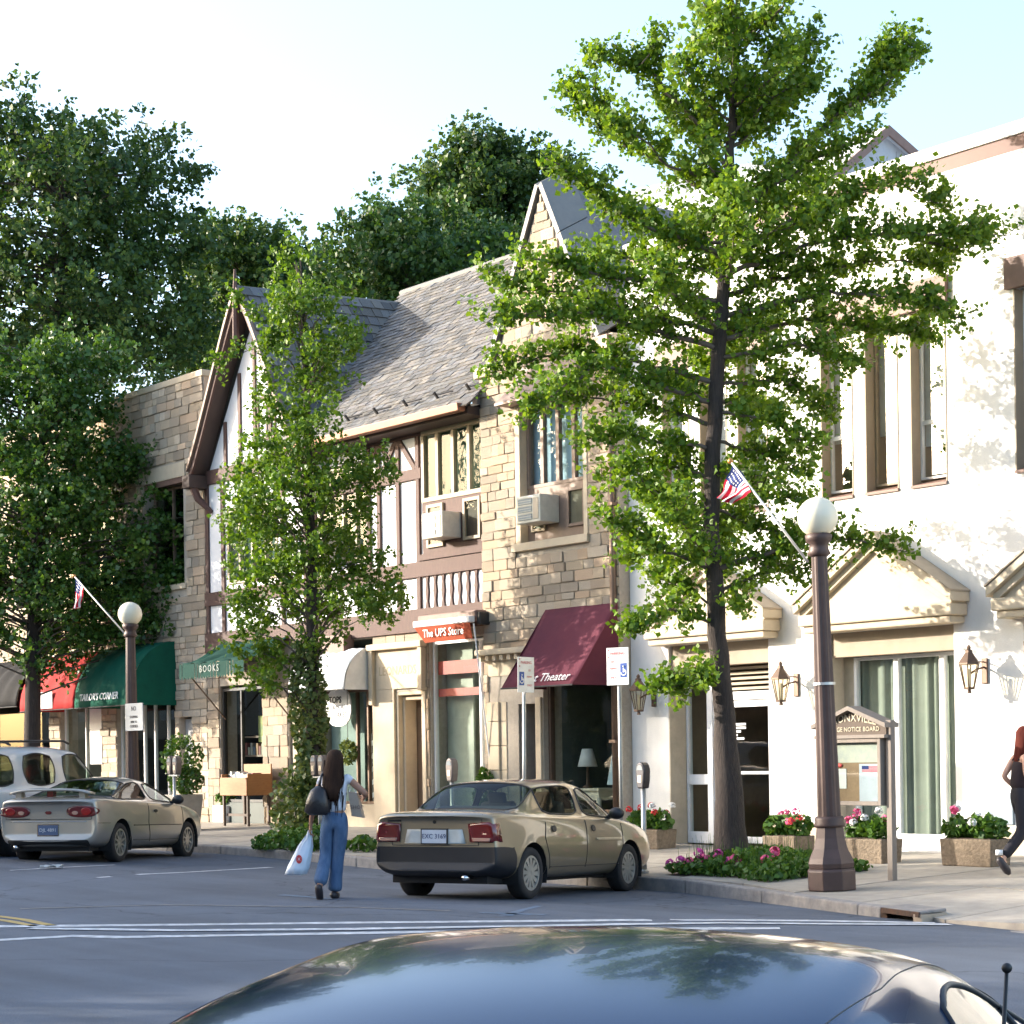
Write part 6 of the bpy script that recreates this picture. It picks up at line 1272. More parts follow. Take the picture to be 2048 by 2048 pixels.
        m = len(poly); vs = [q for r in rings for q in r]; fs = [(a * m + k, a * m + (k + 1) % m, (a + 1) * m + (k + 1) % m, (a + 1) * m + k) for a in range(dense) for k in range(m)]
        mb.raw(vs, fs); return mb.build(nm, mat, parent or t, smooth=True, local=True, solid=.004)
    def line(nm, pts, view, mat, w=.008, off=.003, sgn=1, parent=None):
        fine = []
        for (a, b), (c, d) in zip(pts, pts[1:]):
            k = max(2, int(math.hypot(c - a, d - b) / .05)); fine += [(a + (c - a) * i / k, b + (d - b) * i / k) for i in range(k)]
        fine.append(pts[-1]); P3 = []
        for u, v in fine:
            if view == 'rear': p, nn = proj((-4, u, v), (1, 0, 0))
            elif view == 'front': p, nn = proj((4, u, v), (-1, 0, 0))
            elif view == 'top': p, nn = proj((u, v, 3), (0, 0, -1))
            else: p, nn = proj((u, 3 * sgn, v), (0, -sgn, 0))
            if p is not None: P3.append(p + nn * off)
        if len(P3) > 1: return MB().path(P3, w / 2, 5).build(nm, mat, parent or t, smooth=True, local=True)
    # wheels
    for wx in S['wx']:
        for s in (1, -1):
            cy = s * wy; ax = ((1, 0, 0), (0, 0, 1), (0, s, 0)); tw = .19; r = S.get('rim', .19)
            MB().lathe([(r * .98, -tw * .5), (Rw * .95, -tw * .5), (Rw, -tw * .36), (Rw, tw * .36), (Rw * .95, tw * .5), (r * 1.04, tw * .5), (r, tw * .42), (r * .96, tw * .1), (r * .96, -tw * .5)], 32, (wx, cy, Rw), ax=ax, cap=False).build('wheel', m_tyre, t, smooth=True, local=True)
            wh = t.children[-1] if False else [o for o in t.children if o.name.startswith('wheel')][-1]
            mb = MB(); nsp = S.get('spokes', 5); mb.lathe([(.0, tw * .40), (.055, tw * .42), (.06, tw * .25)], 16, (wx, cy, Rw), ax=ax); mb.lathe([(r * 1.03, tw * .48), (r * .90, tw * .48), (r * .86, tw * .2), (r * 1.0, tw * .1)], 32, (wx, cy, Rw), ax=ax, cap=False)
            for k in range(nsp):
                a = 2 * math.pi * k / nsp + .3; d = Vector((math.cos(a), 0, math.sin(a))); q = Vector((-math.sin(a), 0, math.cos(a))); c = Vector((wx, cy + s * tw * .36, Rw)); wd0, wd1 = S.get('spw', (.03, .024)); tws = S.get('twist', 0)
                mb.hexa([c + d * .03 - q * wd0 - Vector((0, s * .02, 0)), c + d * (r * .93) - q * wd1 + q * tws - Vector((0, s * .02, 0)), c + d * (r * .93) + q * wd1 + q * tws - Vector((0, s * .02, 0)), c + d * .03 + q * wd0 - Vector((0, s * .02, 0)), c + d * .03 - q * wd0 + Vector((0, s * .012, 0)), c + d * (r * .93) - q * wd1 + q * tws + Vector((0, s * .015, 0)), c + d * (r * .93) + q * wd1 + q * tws + Vector((0, s * .015, 0)), c + d * .03 + q * wd0 + Vector((0, s * .012, 0))])
            mb.build('rim', S.get('rimmat', m_rim), wh, smooth=False, local=True)
            MB().lathe([(r * .9, -.02), (r * .9, .01)], 20, (wx, cy, Rw), ax=ax).build('brake_disc', M('brake_dark', (.045, .04, .04), .6, .4), wh, local=True)
            # wheel housing
            mb = MB(); vs = []; nA = 14
            for k in range(nA + 1):
                a = R(-20) + R(220) * k / nA; vs += [(wx + (arch + .008) * math.cos(a), s * (wy + .13 - .02), Rw + (arch + .008) * math.sin(a)), (wx + (arch + .008) * math.cos(a), s * (wy - .28), Rw + (arch + .008) * math.sin(a))]
            mb.raw(vs, [(2 * k, 2 * k + 1, 2 * k + 3, 2 * k + 2) for k in range(nA)]); mb.build('wheel_housing', m_under, t, local=True)
    return t, patch, line, proj
def rrect(x0, x1, z0, z1, r=.03, n=4):
    P = []
    for cx, cz, a0 in ((x1 - r, z1 - r, 0), (x0 + r, z1 - r, 90), (x0 + r, z0 + r, 180), (x1 - r, z0 + r, 270)): P += [(cx + r * math.cos(R(a0 + 90 * k / n)), cz + r * math.sin(R(a0 + 90 * k / n))) for k in range(n + 1)]
    return P
def ell(cx, cz, rx, rz_, n=22, p=1.0): return [(cx + rx * math.copysign(abs(math.cos(t)) ** p, math.cos(t)), cz + rz_ * math.copysign(abs(math.sin(t)) ** p, math.sin(t))) for t in np.linspace(0, 2 * math.pi, n, endpoint=False)]
def cabin(t, x_dash, x_front, x_rear, zc, wc, m=None):
    m = m or m_seat
    MB().box(x_rear - .35, x_dash + .1, -wc, wc, .30, .34).build('cabin_floor', m_under, t, local=True)
    for s in (1, -1):
        so = MB().obox((x_front + .1, s * wc * .48, .52), (.26, 0, .03), (0, wc * .36, 0), (0, 0, .08)).obox((x_front - .2, s * wc * .48, .82), (-.10, 0, .30), (0, wc * .34, 0), (.06, 0, .02)).build('front_seat', m, t, bevel=.04, local=True)
        MB().obox((x_front - .31, s * wc * .48, 1.16), (-.02, 0, .075), (0, .12, 0), (.04, 0, .01)).build('headrest', m, so, bevel=.03, local=True)
    MB().obox((x_rear + .15, 0, .52), (.25, 0, .02), (0, wc * .92, 0), (0, 0, .08)).obox((x_rear - .12, 0, .80), (-.10, 0, .26), (0, wc * .92, 0), (.07, 0, .02)).build('rear_seat', m, t, bevel=.04, local=True)
    MB().obox((x_dash, 0, .84), (.18, 0, 0), (0, wc * .96, 0), (0, 0, .10)).build('dashboard', m_rubber, t, bevel=.04, local=True)
    sw = MB(); sw.path([(x_dash - .22 + .05 * math.sin(a), .36 + .18 * math.cos(a), .92 + .17 * math.sin(a)) for a in np.linspace(0, 2 * math.pi, 20)], .014, 6); sw.build('steering_wheel', m_rubber, t, smooth=True, local=True)
def mirror(t, x, y, z, s, m, w=.11):
    o = MB().ball((x, y * s + s * .07, z), (.075, .10, .075), 14, 10).build('side_mirror', m, t, smooth=True, local=True); MB().beam((x + .02, y * s - s * .06, z - .05), (x + .01, y * s + s * .04, z - .01), .06, .04).build('mirror_stalk', m, o, local=True)
def plate(t, patch, y0, y1, z0, z1, proj, txt, bg, fg, frame=m_rubber):
    p, _ = proj((-4, (y0 + y1) / 2, (z0 + z1) / 2), (1, 0, 0)); x = p.x - .018
    po = MB().box(x - .004, x + .012, y0, y1, z0, z1).build('licence_plate', bg, t, local=True); MB().box(x - .002, x + .02, y0 - .015, y1 + .015, z0 - .015, z1 + .015).build('plate_frame', frame, po, local=True)
    lettering(txt, (z1 - z0) * .50, (x - .007, (y0 + y1) / 2, (z0 + z1) / 2), fg, po, (0, -1, 0), (0, 0, 1), local=True, depth=.002)

# ---------------------------------------------------------------- gold four-door sedan
GOLD = paint('champagne_paint', (.27, .222, .15), .45, .36)
ST = [(-2.22, .76, .34, .90, .95, .6, 'r0'), (-2.12, .815, .26, .95, 1.005, .6, 'r1'), (-1.68, .84, .22, .955, 1.03, .6, 'r1'), (-1.44, .845, .21, .945, 1.025, .6, 'cowl'), (-.93, .85, .20, .93, 1.36, .605, 'cab'), (-.60, .85, .20, .925, 1.395, .615, 'cab'), (-.32, .85, .20, .92, 1.405, .615, 'cab'), (.02, .85, .20, .915, 1.408, .61, 'cab'), (.10, .85, .20, .915, 1.405, .61, 'cab'), (.36, .85, .20, .91, 1.37, .595, 'cab'), (1.02, .845, .20, .90, .965, .6, 'cowl'), (1.35, .835, .21, .865, .93, .6, 'h'), (1.85, .81, .22, .79, .85, .6, 'h'), (2.12, .76, .26, .68, .74, .6, 'h'), (2.22, .66, .32, .56, .62, .6, 'h')]
wn_ = {(3, 7): 'rear_window', (3, 8): 'rear_window', (9, 7): 'windshield', (9, 8): 'windshield', (9, 6): ('front_side_window', 'front_side_window'), (8, 6): ('front_side_window', 'front_side_window'), (6, 6): 'rear_side_window', (5, 6): 'rear_side_window', (4, 6): 'rear_side_window'}
A = GR(990, 1696); hd = R(113); hx, hy = math.cos(hd), math.sin(hd); rgt = Vector((hy, -hx, 0))
ctr = A + Vector((hx, hy, 0)) * 1.30 - rgt * .72; zr_, zf_ = rz(A.y), rz(A.y + 2.4)
SED = dict(st=ST, p8=(.80, .022), win=wn_, glass_names=['rear_window', 'windshield', 'front_side_window', 'rear_side_window'], paint=GOLD, rw=.298, wy=.715, wx=(-1.30, 1.30), bump=(.42, .60, 2), bmat=M('charcoal_bumper', (.014, .016, .021), .5, ns=8, spec=.4), rim=.195, spokes=12, spw=(.016, .03), twist=.03, rimmat=M('hubcap', (.46, .45, .42), .4, .6), tuck=.16, archgap=.055)
t, patch, line, pj = car('sedan', 'gold four-door sedan with charcoal bumper parked nose-in at the kerb', (ctr.x, ctr.y, (zr_ + zf_) / 2 - .0), hd, SED, pitch=math.atan2(zr_ - zf_, 2.6))
cabin(t, .95, .25, -.75, .8, .68)
for s in (1, -1):
    lo = patch('tail_light', [(s * .44, .865), (s * .46, .66), (s * .74, .655), (s * .80, .66), (s * .775, .87), (s * .70, .885)], 'rear', m_tail, .012)
    patch('tail_light_lens', [(s * .49, .705), (s * .50, .67), (s * .72, .67), (s * .73, .705)], 'rear', m_amber, .022, parent=lo)
    line('door_seam', [(-.98, .88), (-1.02, .70), (-.93, .52), (-.86, .34)], 'side', m_rubber, sgn=s); line('door_seam', [(.06, .90), (.06, .34)], 'side', m_rubber, sgn=s); line('door_seam', [(1.06, .86), (1.08, .60), (1.02, .34)], 'side', m_rubber, sgn=s); line('sill_line', [(-.86, .36), (1.0, .36)], 'side', m_rubber, sgn=s, w=.01)
    for hx_ in (-.80, .24): patch('door_handle', ell(hx_, .80, .055, .04, 14), 'side', m_rubber, .012, sgn=s)
    patch('side_moulding', rrect(.30, 1.02, .655, .685, .012), 'side', M('champagne_light', (.55, .47, .34), .3, .4), .012, sgn=s)
    mirror(t, .78, .82, .98, s, m_rubber)
line('boot_seam', [(-.62, .965), (-.60, .80), (-.56, .62), (.56, .62), (.60, .80), (.62, .965)], 'rear', m_rubber, w=.008)
patch('plate_recess', [(-.36, .80), (.36, .80), (.40, .64), (-.40, .64)], 'rear', M('plate_surround', (.55, .57, .55), .5), .004)
plate(t, patch, -.16, .16, .645, .795, pj, 'EXC 3169', M('plate_white', (.55, .60, .68), .5), M('plate_navy', (.03, .05, .15), .5))
patch('badge', ell(0, .885, .022, .022, 10), 'rear', m_rubber, .006); patch('maker_lettering', rrect(.44, .62, .888, .905, .006), 'rear', m_rubber, .005)
MB().path([(-2.05, -.45, .27), (-2.23, -.45, .26)], .028, 10).build('exhaust_pipe', m_chrome, t, smooth=True, local=True)
MB().box(-2.0, 2.0, -.62, .62, .19, .32).build('underbody', m_under, t, local=True)

# ---------------------------------------------------------------- silver coupe
SILV = paint('silver_beige_paint', (.37, .345, .305), .5, .34)
ST = [(-2.24, .74, .34, .88, .93, .6, 'r0'), (-2.12, .815, .24, .945, 1.0, .6, 'r1'), (-1.75, .845, .21, .955, 1.02, .6, 'r1'), (-1.42, .85, .20, .945, 1.01, .6, 'cowl'), (-.62, .85, .19, .925, 1.295, .56, 'cab'), (-.42, .85, .19, .92, 1.32, .565, 'cab'), (-.18, .85, .19, .915, 1.335, .565, 'cab'), (-.10, .85, .19, .91, 1.337, .565, 'cab'), (.30, .85, .19, .90, 1.30, .545, 'cab'), (1.02, .845, .19, .885, .94, .6, 'cowl'), (1.4, .83, .20, .84, .90, .6, 'h'), (1.85, .80, .21, .76, .82, .6, 'h'), (2.12, .74, .26, .66, .70, .6, 'h'), (2.24, .64, .30, .55, .60, .6, 'h')]
wn_ = {(3, 7): 'rear_window', (3, 8): 'rear_window', (8, 7): 'windshield', (8, 8): 'windshield', (8, 6): 'front_side_window', (7, 6): 'front_side_window', (4, 6): 'quarter_window', (5, 6): 'quarter_window', (3, 6): 'quarter_window'}
A = GR(217, 1626); hd = R(128); hx, hy = math.cos(hd), math.sin(hd); rgt = Vector((hy, -hx, 0)); ctr = A + Vector((hx, hy, 0)) * 1.32 - rgt * .72; zr_, zf_ = rz(A.y, A.x), rz(A.y + 2.2, A.x)
CP = dict(st=ST, win=wn_, glass_names=['rear_window', 'windshield', 'front_side_window', 'quarter_window'], paint=SILV, rw=.30, wy=.72, wx=(-1.32, 1.32), rim=.205, spokes=10, spw=(.020, .012), tuck=.20)
t, patch, line, pj = car('coupe', 'silver coupe with rear spoiler parked nose-in at left', (ctr.x, ctr.y, (zr_ + zf_) / 2), hd, CP, pitch=math.atan2(zr_ - zf_, 2.64))
cabin(t, .9, .18, -.75, .8, .68)
for s in (1, -1):
    lo = patch('tail_light', ell(s * .55, .775, .25, .088, 24, .8), 'rear', m_tail, .012); patch('tail_light_lens', ell(s * .62, .775, .085, .062, 16), 'rear', M('red_lens', (.34, .012, .01), .15, coat=.5), .022, parent=lo); patch('reverse_lens', ell(s * .44, .755, .05, .03, 14), 'rear', m_amber, .022, parent=lo)
    line('door_seam', [(-.30, .90), (-.34, .60), (-.22, .30)], 'side', m_rubber, sgn=s); line('door_seam', [(1.05, .86), (1.06, .5), (.98, .30)], 'side', m_rubber, sgn=s); line('sill_line', [(-.85, .33), (.95, .33)], 'side', m_rubber, sgn=s, w=.01)
    patch('door_handle', ell(-.05, .78, .07, .025, 14), 'side', m_rubber, .010, sgn=s); line('side_moulding', [(-.9, .56), (.98, .56)], 'side', m_rubber, sgn=s, w=.014); mirror(t, .72, .82, .96, s, m_rubber)
    line('bumper_seam', [(-2.12, .60), (-1.72, .60)], 'side', m_rubber, sgn=s)
line('boot_seam', [(-.72, .94), (-.70, .66), (.70, .66), (.72, .94)], 'rear', m_rubber); line('bumper_step', [(-.62, .625), (.62, .625)], 'rear', m_chrome, w=.012)
sp = MB(); 
sp.grid(lambda u, v: (-2.10 + .20 * v - .06 * (1 - (2 * u - 1) ** 2) + .03, -.66 + 1.32 * u, 1.10 + .012 * math.sin(v * 3.14) - .06 * abs(2 * u - 1) ** 4), 24, 4); so = sp.build('spoiler', SILV, t, smooth=True, local=True, solid=.03)
for y in (-.52, 0, .52): MB().box(-2.05, -1.93, y - .05, y + .05, .96, 1.10).build('spoiler_foot', SILV if y else m_tail, so, local=True, bevel=.01)
plate(t, patch, -.16, .16, .42, .57, pj, 'DJL 4891', M('plate_blue', (.08, .12, .22), .5), M('plate_pale', (.62, .64, .66), .5), m_chrome)
patch('badge', [(-.06, .76), (-.03, .785), (.03, .785), (.06, .76), (.03, .735), (-.03, .735)], 'rear', m_tail, .008); patch('model_lettering', rrect(.30, .62, .655, .672, .006), 'rear', m_rubber, .005)
patch('lower_valance', rrect(-.66, .66, .27, .35, .03), 'rear', m_under, .006)
MB().box(-2.0, 2.0, -.62, .62, .18, .30).build('underbody', m_under, t, local=True); MB().path([(-2.0, .5, .25), (-2.2, .5, .24)], .028, 10).build('exhaust_pipe', m_chrome, t, smooth=True, local=True)

# ---------------------------------------------------------------- white SUV
WHT = paint('white_paint', (.55, .58, .60), .1, .3)
ST = [(-2.30, .82, .42, 1.00, 1.03, .6, 'r0'), (-2.24, .86, .36, 1.06, 1.70, .64, 'cab'), (-2.05, .88, .34, 1.07, 1.77, .66, 'cab'), (-1.25, .89, .32, 1.07, 1.80, .67, 'cab'), (-1.12, .89, .32, 1.07, 1.80, .67, 'cab'), (-.15, .89, .32, 1.06, 1.80, .67, 'cab'), (-.02, .89, .32, 1.06, 1.80, .67, 'cab'), (.52, .89, .32, 1.05, 1.75, .65, 'cab'), (1.08, .885, .32, 1.03, 1.09, .6, 'cowl'), (1.5, .87, .33, 1.0, 1.07, .6, 'h'), (2.0, .84, .35, .94, 1.0, .6, 'h'), (2.25, .78, .38, .84, .90, .6, 'h'), (2.32, .70, .42, .74, .78, .6, 'h')]
wn_ = {(0, 7): 'rear_window', (0, 8): 'rear_window', (7, 7): 'windshield', (7, 8): 'windshield', (7, 6): 'front_side_window', (6, 6): 'front_side_window', (4, 6): 'rear_side_window', (2, 6): 'cargo_window'}
A = GR(40, 1622) + Vector((-2.0, .3, 0)); hd = R(118); hx, hy = math.cos(hd), math.sin(hd); rgt = Vector((hy, -hx, 0)); ctr = A + Vector((hx, hy, 0)) * 1.1
SV = dict(st=ST, win=wn_, glass_names=['rear_window', 'windshield', 'front_side_window', 'rear_side_window', 'cargo_window'], paint=WHT, rw=.36, wy=.74, wx=(-1.38, 1.42), rim=.21, spokes=6, tuck=.10)
t, patch, line, pj = car('suv', 'white roof-racked SUV parked beyond the silver coupe', (ctr.x, ctr.y, rz(ctr.y, ctr.x)), hd, SV)
cabin(t, .95, .2, -.85, 1.1, .70)
for s in (1, -1):
    MB().path([(-2.0, s * .60, 1.80), (-1.9, s * .60, 1.86), (.2, s * .60, 1.875), (.35, s * .60, 1.83)], .02, 6).build('roof_rail', m_rubber, t, smooth=True, local=True)
    for x in (.0, -1.18, 1.1): line('door_seam', [(x, 1.04), (x, .42)], 'side', m_rubber, sgn=s)
    for x in (-.9, .15): patch('door_handle', rrect(x - .08, x + .08, .93, .96, .012), 'side', m_rubber, .012, sgn=s)
    patch('tail_light', rrect(s * .70 - .07, s * .70 + .07, .75, 1.05, .03), 'rear', m_tail, .012); mirror(t, .75, .86, 1.12, s, WHT)
MB().box(-2.0, 2.1, -.62, .62, .30, .42).build('underbody', m_under, t, local=True)

# ---------------------------------------------------------------- dark blue car in the foreground
NAVY = paint('navy_paint', (.012, .03, .08), .35, .14); _nb = [q for q in NAVY.node_tree.nodes if q.type == 'BSDF_PRINCIPLED'][0]; _nb.inputs['Coat IOR'].default_value = 1.3; _nb.inputs['Coat Weight'].default_value = .4; _nb.inputs['Specular IOR Level'].default_value = .12; _nb.inputs['Coat Roughness'].default_value = .015; m_beig = M('beige_leather', (.42, .36, .22), .7)
ST = [(-2.05, .70, .34, .78, .82, .6, 'r0'), (-1.92, .80, .24, .86, .92, .6, 'r1'), (-1.55, .845, .21, .92, 1.00, .6, 'r1'), (-1.25, .855, .20, .93, 1.02, .6, 'cowl'), (-.72, .86, .19, .93, 1.29, .55, 'cab'), (-.45, .86, .19, .93, 1.365, .545, 'cab'), (-.15, .86, .19, .925, 1.39, .55, 'cab'), (-.07, .86, .19, .925, 1.39, .55, 'cab'), (.42, .86, .19, .92, 1.335, .54, 'cab'), (.70, .86, .19, .915, 1.26, .525, 'cab'), (1.25, .85, .19, .89, .95, .6, 'cowl'), (1.50, .83, .20, .83, .90, .6, 'h'), (1.80, .79, .22, .72, .80, .6, 'h'), (2.0, .70, .26, .60, .68, .6, 'h'), (2.08, .60, .30, .52, .56, .6, 'h')]
wn_ = {(3, 7): 'rear_window', (3, 8): 'rear_window', (9, 7): 'windshield', (9, 8): 'windshield', (9, 6): 'front_side_window', (8, 6): 'front_side_window', (7, 6): 'front_side_window', (4, 6): 'quarter_window', (5, 6): 'quarter_window'}
FG = dict(st=ST, win=wn_, glass_names=['rear_window', 'windshield', 'front_side_window', 'quarter_window'], paint=NAVY, p8=(.88, .035), seal=.006, rw=.30, wy=.73, wx=(-1.25, 1.28), rim=.20, tuck=.22)
fc = dict(x=-2.55, y=2.14, h=-63, z=-.118)
hd = R(fc['h']); t, patch, line, pj = car('foreground_car', 'dark navy car whose glossy roof fills the foreground', (fc['x'], fc['y'], fc['z']), hd, FG)
cabin(t, .95, .25, -.72, .8, .68, m_beig)
for s in (1, -1):
    line('roof_seam', [(.55, s * .50), (.0, s * .525), (-.6, s * .505)], 'top', m_rubber, w=.003, off=.000); mirror(t, .80, .84, .96, s, NAVY)
    line('door_seam', [(.98, .84), (1.0, .3)], 'side', m_rubber, sgn=s); line('door_seam', [(-.25, .90), (-.28, .3)], 'side', m_rubber, sgn=s)
    MB().path([(-.11, s * .60, 1.22), (-.14, s * .64, .98)], .02, 6).build('seat_belt', M('belt_grey', (.10, .10, .09), .8), t, local=True)
ant = MB(); p, _ = pj((.66, .81, 3), (0, 0, -1)); ant.path([p, p + Vector((-.02, .03, .50))], [.004, .0025], 6).ball(p + Vector((-.02, .03, .50)), .0065, 10, 8); ant.build('antenna', m_rubber, t, smooth=True, local=True)
MB().box(-1.9, 1.9, -.62, .62, .18, .30).build('underbody', m_under, t, local=True)
# ================================================================ people and what they carry
m_skin = M('skin', (.36, .19, .125), .55, c2=(.33, .17, .11), ns=9); m_skin2 = M('fair_skin', (.62, .36, .26), .55, c2=(.58, .33, .24), ns=9); m_jean = M('blue_denim', (.05, .10, .20), .9, c2=(.10, .17, .29), ns=5, bump=.25, bs=60, stretch=(3, 3, 1)); m_tee = M('white_tee', (.60, .62, .68), .9, c2=(.50, .53, .60), ns=9, bump=.4, bs=14)
m_hair = M('dark_brown_hair', (.022, .011, .008), .75, spec=.15, c2=(.04, .02, .012), ns=5, bump=.6, bs=25, stretch=(9, 9, .7)); m_hair2 = M('auburn_hair', (.075, .016, .012), .8, spec=.1, c2=(.11, .026, .018), ns=5, bump=.6, bs=25, stretch=(9, 9, .7)); m_blk = M('black_cloth', (.018, .016, .022), .85, bump=.3, bs=30); m_plum = M('plum_cloth', (.02, .010, .014), .85, bump=.3, bs=30); m_leath = M('black_leather', (.02, .018, .02), .35, bump=.3, bs=30); m_shoe = M('dark_shoe', (.03, .025, .03), .5)
def skin(nm, J, E, rootj, mat, parent, fr, sub=2):
    names = list(J); me = bpy.data.meshes.new(nm); me.from_pydata([fr(J[k][0]) for k in names], [(names.index(a), names.index(b)) for a, b in E], [])
    ob = bpy.data.objects.new(nm, me); COL.objects.link(ob); md = ob.modifiers.new('skin', 'SKIN'); md.use_smooth_shade = True; md.branch_smoothing = .4
    for i, k in enumerate(names):
        sv = me.skin_vertices[0].data[i]; r = J[k][1]; sv.radius = r if isinstance(r, tuple) else (r, r); sv.use_root = (k == rootj)
    ss = ob.modifiers.new('sub', 'SUBSURF'); ss.levels = sub; ss.render_levels = sub
    dg = bpy.context.evaluated_depsgraph_get(); ev = bpy.data.meshes.new_from_object(ob.evaluated_get(dg)); bpy.data.objects.remove(ob); bpy.data.meshes.remove(me)
    o0 = ORG[root(parent).name]
    for v in ev.vertices: v.co -= o0
    ev.materials.clear(); ev.materials.append(mat); ev.polygons.foreach_set('use_smooth', [True] * len(ev.polygons)); return link(nm, ev, parent)
def hand_joints(J, E, wrist, side, fwd, up, tag_):
    """palm and five fingers continuing from the wrist joint; fwd = finger direction, side = thumb side"""
    w = Vector(J[wrist][0]); f, s, u = Vector(fwd).normalized(), Vector(side).normalized(), Vector(up).normalized(); pm = w + f * .055; J[tag_ + 'palm'] = (tuple(pm), (.030, .018)); E.append((wrist, tag_ + 'palm'))
    for k, (o, l) in enumerate(((-.030, .062), (-.010, .074), (.010, .070), (.029, .056))):
        a = pm + f * .035 + s * -o; b = a + f * l * .5 + u * .012; c = b + f * l * .35 + u * .03
        for q, (p, r) in enumerate(((a, .0095), (b, .0088), (c, .007))): J['%sf%d%d' % (tag_, k, q)] = (tuple(p), r)
        E += [(tag_ + 'palm', '%sf%d0' % (tag_, k)), ('%sf%d0' % (tag_, k), '%sf%d1' % (tag_, k)), ('%sf%d1' % (tag_, k), '%sf%d2' % (tag_, k))]
    a = pm - f * .01 + s * .034; b = a + f * .03 + s * .016 + u * .012; J[tag_ + 't0'] = (tuple(a), .010); J[tag_ + 't1'] = (tuple(b), .008); E += [(tag_ + 'palm', tag_ + 't0'), (tag_ + 't0', tag_ + 't1')]
def loft(rings, n=16):
    mb = MB(); vs = []
    for c, rx, ry in rings: vs += [(c[0] + rx * math.cos(2 * math.pi * k / n), c[1] + ry * math.sin(2 * math.pi * k / n), c[2]) for k in range(n)]
    fs = [(i * n + k, i * n + (k + 1) % n, (i + 1) * n + (k + 1) % n, (i + 1) * n + k) for i in range(len(rings) - 1) for k in range(n)] + [tuple(range(n))[::-1], tuple(range((len(rings) - 1) * n, len(rings) * n))]
    mb.raw(vs, fs); return mb
# ---- woman walking away with bags (local x right, y away from the viewer)
P0 = GR(634, 1696); ang = math.atan2(_fw.y, _fw.x) - R(6); FW = Vector((math.cos(ang), math.sin(ang), 0)); RT = Vector((FW.y, -FW.x, 0))
def fr(p): return P0 + RT * p[0] + FW * p[1] + Vector((0, 0, p[2]))
w1 = thing('person', 'woman in blue jeans and white top walking away carrying shopping bags', 'person', P0, 0)
J = dict(pel=((.0, 0, .93), (.125, .095)), wa=((.0, .0, 1.07), (.105, .08)), ch=((.0, .01, 1.26), (.13, .095)), nk=((.0, .02, 1.43), .05), hd=((.01, .04, 1.55), (.08, .095)), ht=((.01, .04, 1.63), (.065, .08)),
         ls=((-.145, .01, 1.37), .05), le=((-.235, -.02, 1.09), .037), lw=((-.285, .03, .86), .026), rs=((.145, .01, 1.38), .05), re=((.36, .0, 1.19), .038), rw=((.31, .22, 1.16), .026),
         lh=((-.085, 0, .88), .088), lk=((-.115, .06, .50), .058), la=((-.155, -.16, .16), .036), lt=((-.165, -.10, .035), (.036, .028)), rh=((.075, 0, .88), .088), rk=((.02, .06, .49), .058), ra=((-.03, .06, .08), .036), rt=((-.035, .19, .03), (.036, .026)))
E = [('pel', 'wa'), ('wa', 'ch'), ('ch', 'nk'), ('nk', 'hd'), ('hd', 'ht'), ('ch', 'ls'), ('ls', 'le'), ('le', 'lw'), ('ch', 'rs'), ('rs', 're'), ('re', 'rw'), ('pel', 'lh'), ('lh', 'lk'), ('lk', 'la'), ('la', 'lt'), ('pel', 'rh'), ('rh', 'rk'), ('rk', 'ra'), ('ra', 'rt')]
hand_joints(J, E, 'lw', (0, 1, 0), (-.1, .1, -1), (1, 0, 0), 'L'); hand_joints(J, E, 'rw', (0, 0, 1), (-.3, .9, -.2), (-1, 0, 0), 'R')
skin('body', J, E, 'pel', m_skin, w1, fr)
Jj = {k: v for k, v in J.items() if k in ('pel', 'lh', 'lk', 'rh', 'rk')}
Jj = dict(pel=((0, -.01, .95), (.15, .115)), wst=((0, 0, 1.05), (.140, .112)), lh=((-.085, -.015, .86), .108), lk=((-.115, .05, .50), .078), lc=((-.14, -.07, .30), .082), la=((-.16, -.155, .155), .098), rh=((.08, -.015, .86), .108), rk=((.02, .06, .49), .078), rc=((-.01, .06, .26), .082), ra=((-.03, .06, .07), .10))
skin('jeans', Jj, [('pel', 'wst'), ('pel', 'lh'), ('lh', 'lk'), ('lk', 'lc'), ('lc', 'la'), ('pel', 'rh'), ('rh', 'rk'), ('rk', 'rc'), ('rc', 'ra')], 'pel', m_jean, w1, fr)
Jt = dict(a=((0, -.005, .945), (.168, .135)), b=((0, 0, 1.10), (.140, .115)), c=((0, .01, 1.26), (.160, .128)), d=((0, .015, 1.38), (.12, .09)), l=((-.15, .01, 1.37), .062), l2=((-.19, 0, 1.27), .056), r=((.15, .01, 1.38), .062), r2=((.22, .0, 1.32), .056))
skin('white_top', Jt, [('a', 'b'), ('b', 'c'), ('c', 'd'), ('c', 'l'), ('l', 'l2'), ('c', 'r'), ('r', 'r2')], 'a', m_tee, w1, fr)
hr = [((.0, .02, 1.70), .03, .03), ((.005, .03, 1.685), .065, .075), ((.008, .02, 1.63), .098, .105), ((.0, -.005, 1.53), .105, .105), ((-.005, -.035, 1.42), .115, .085), ((-.01, -.07, 1.30), .12, .065), ((-.01, -.12, 1.22), .085, .04), ((.0, -.125, 1.16), .05, .025), ((.0, -.12, 1.13), .015, .01)][::-1]
mb = loft(hr, 22); r5 = random.Random(5); mb.v = [tuple(fr((x * (1 + r5.uniform(-.05, .05)), y * (1 + r5.uniform(-.03, .03)), z + (r5.uniform(-.03, .03) if z < 1.3 else 0)))) for x, y, z in mb.v]; ho = mb.build('hair', m_hair, w1, smooth=True)
mb = MB()
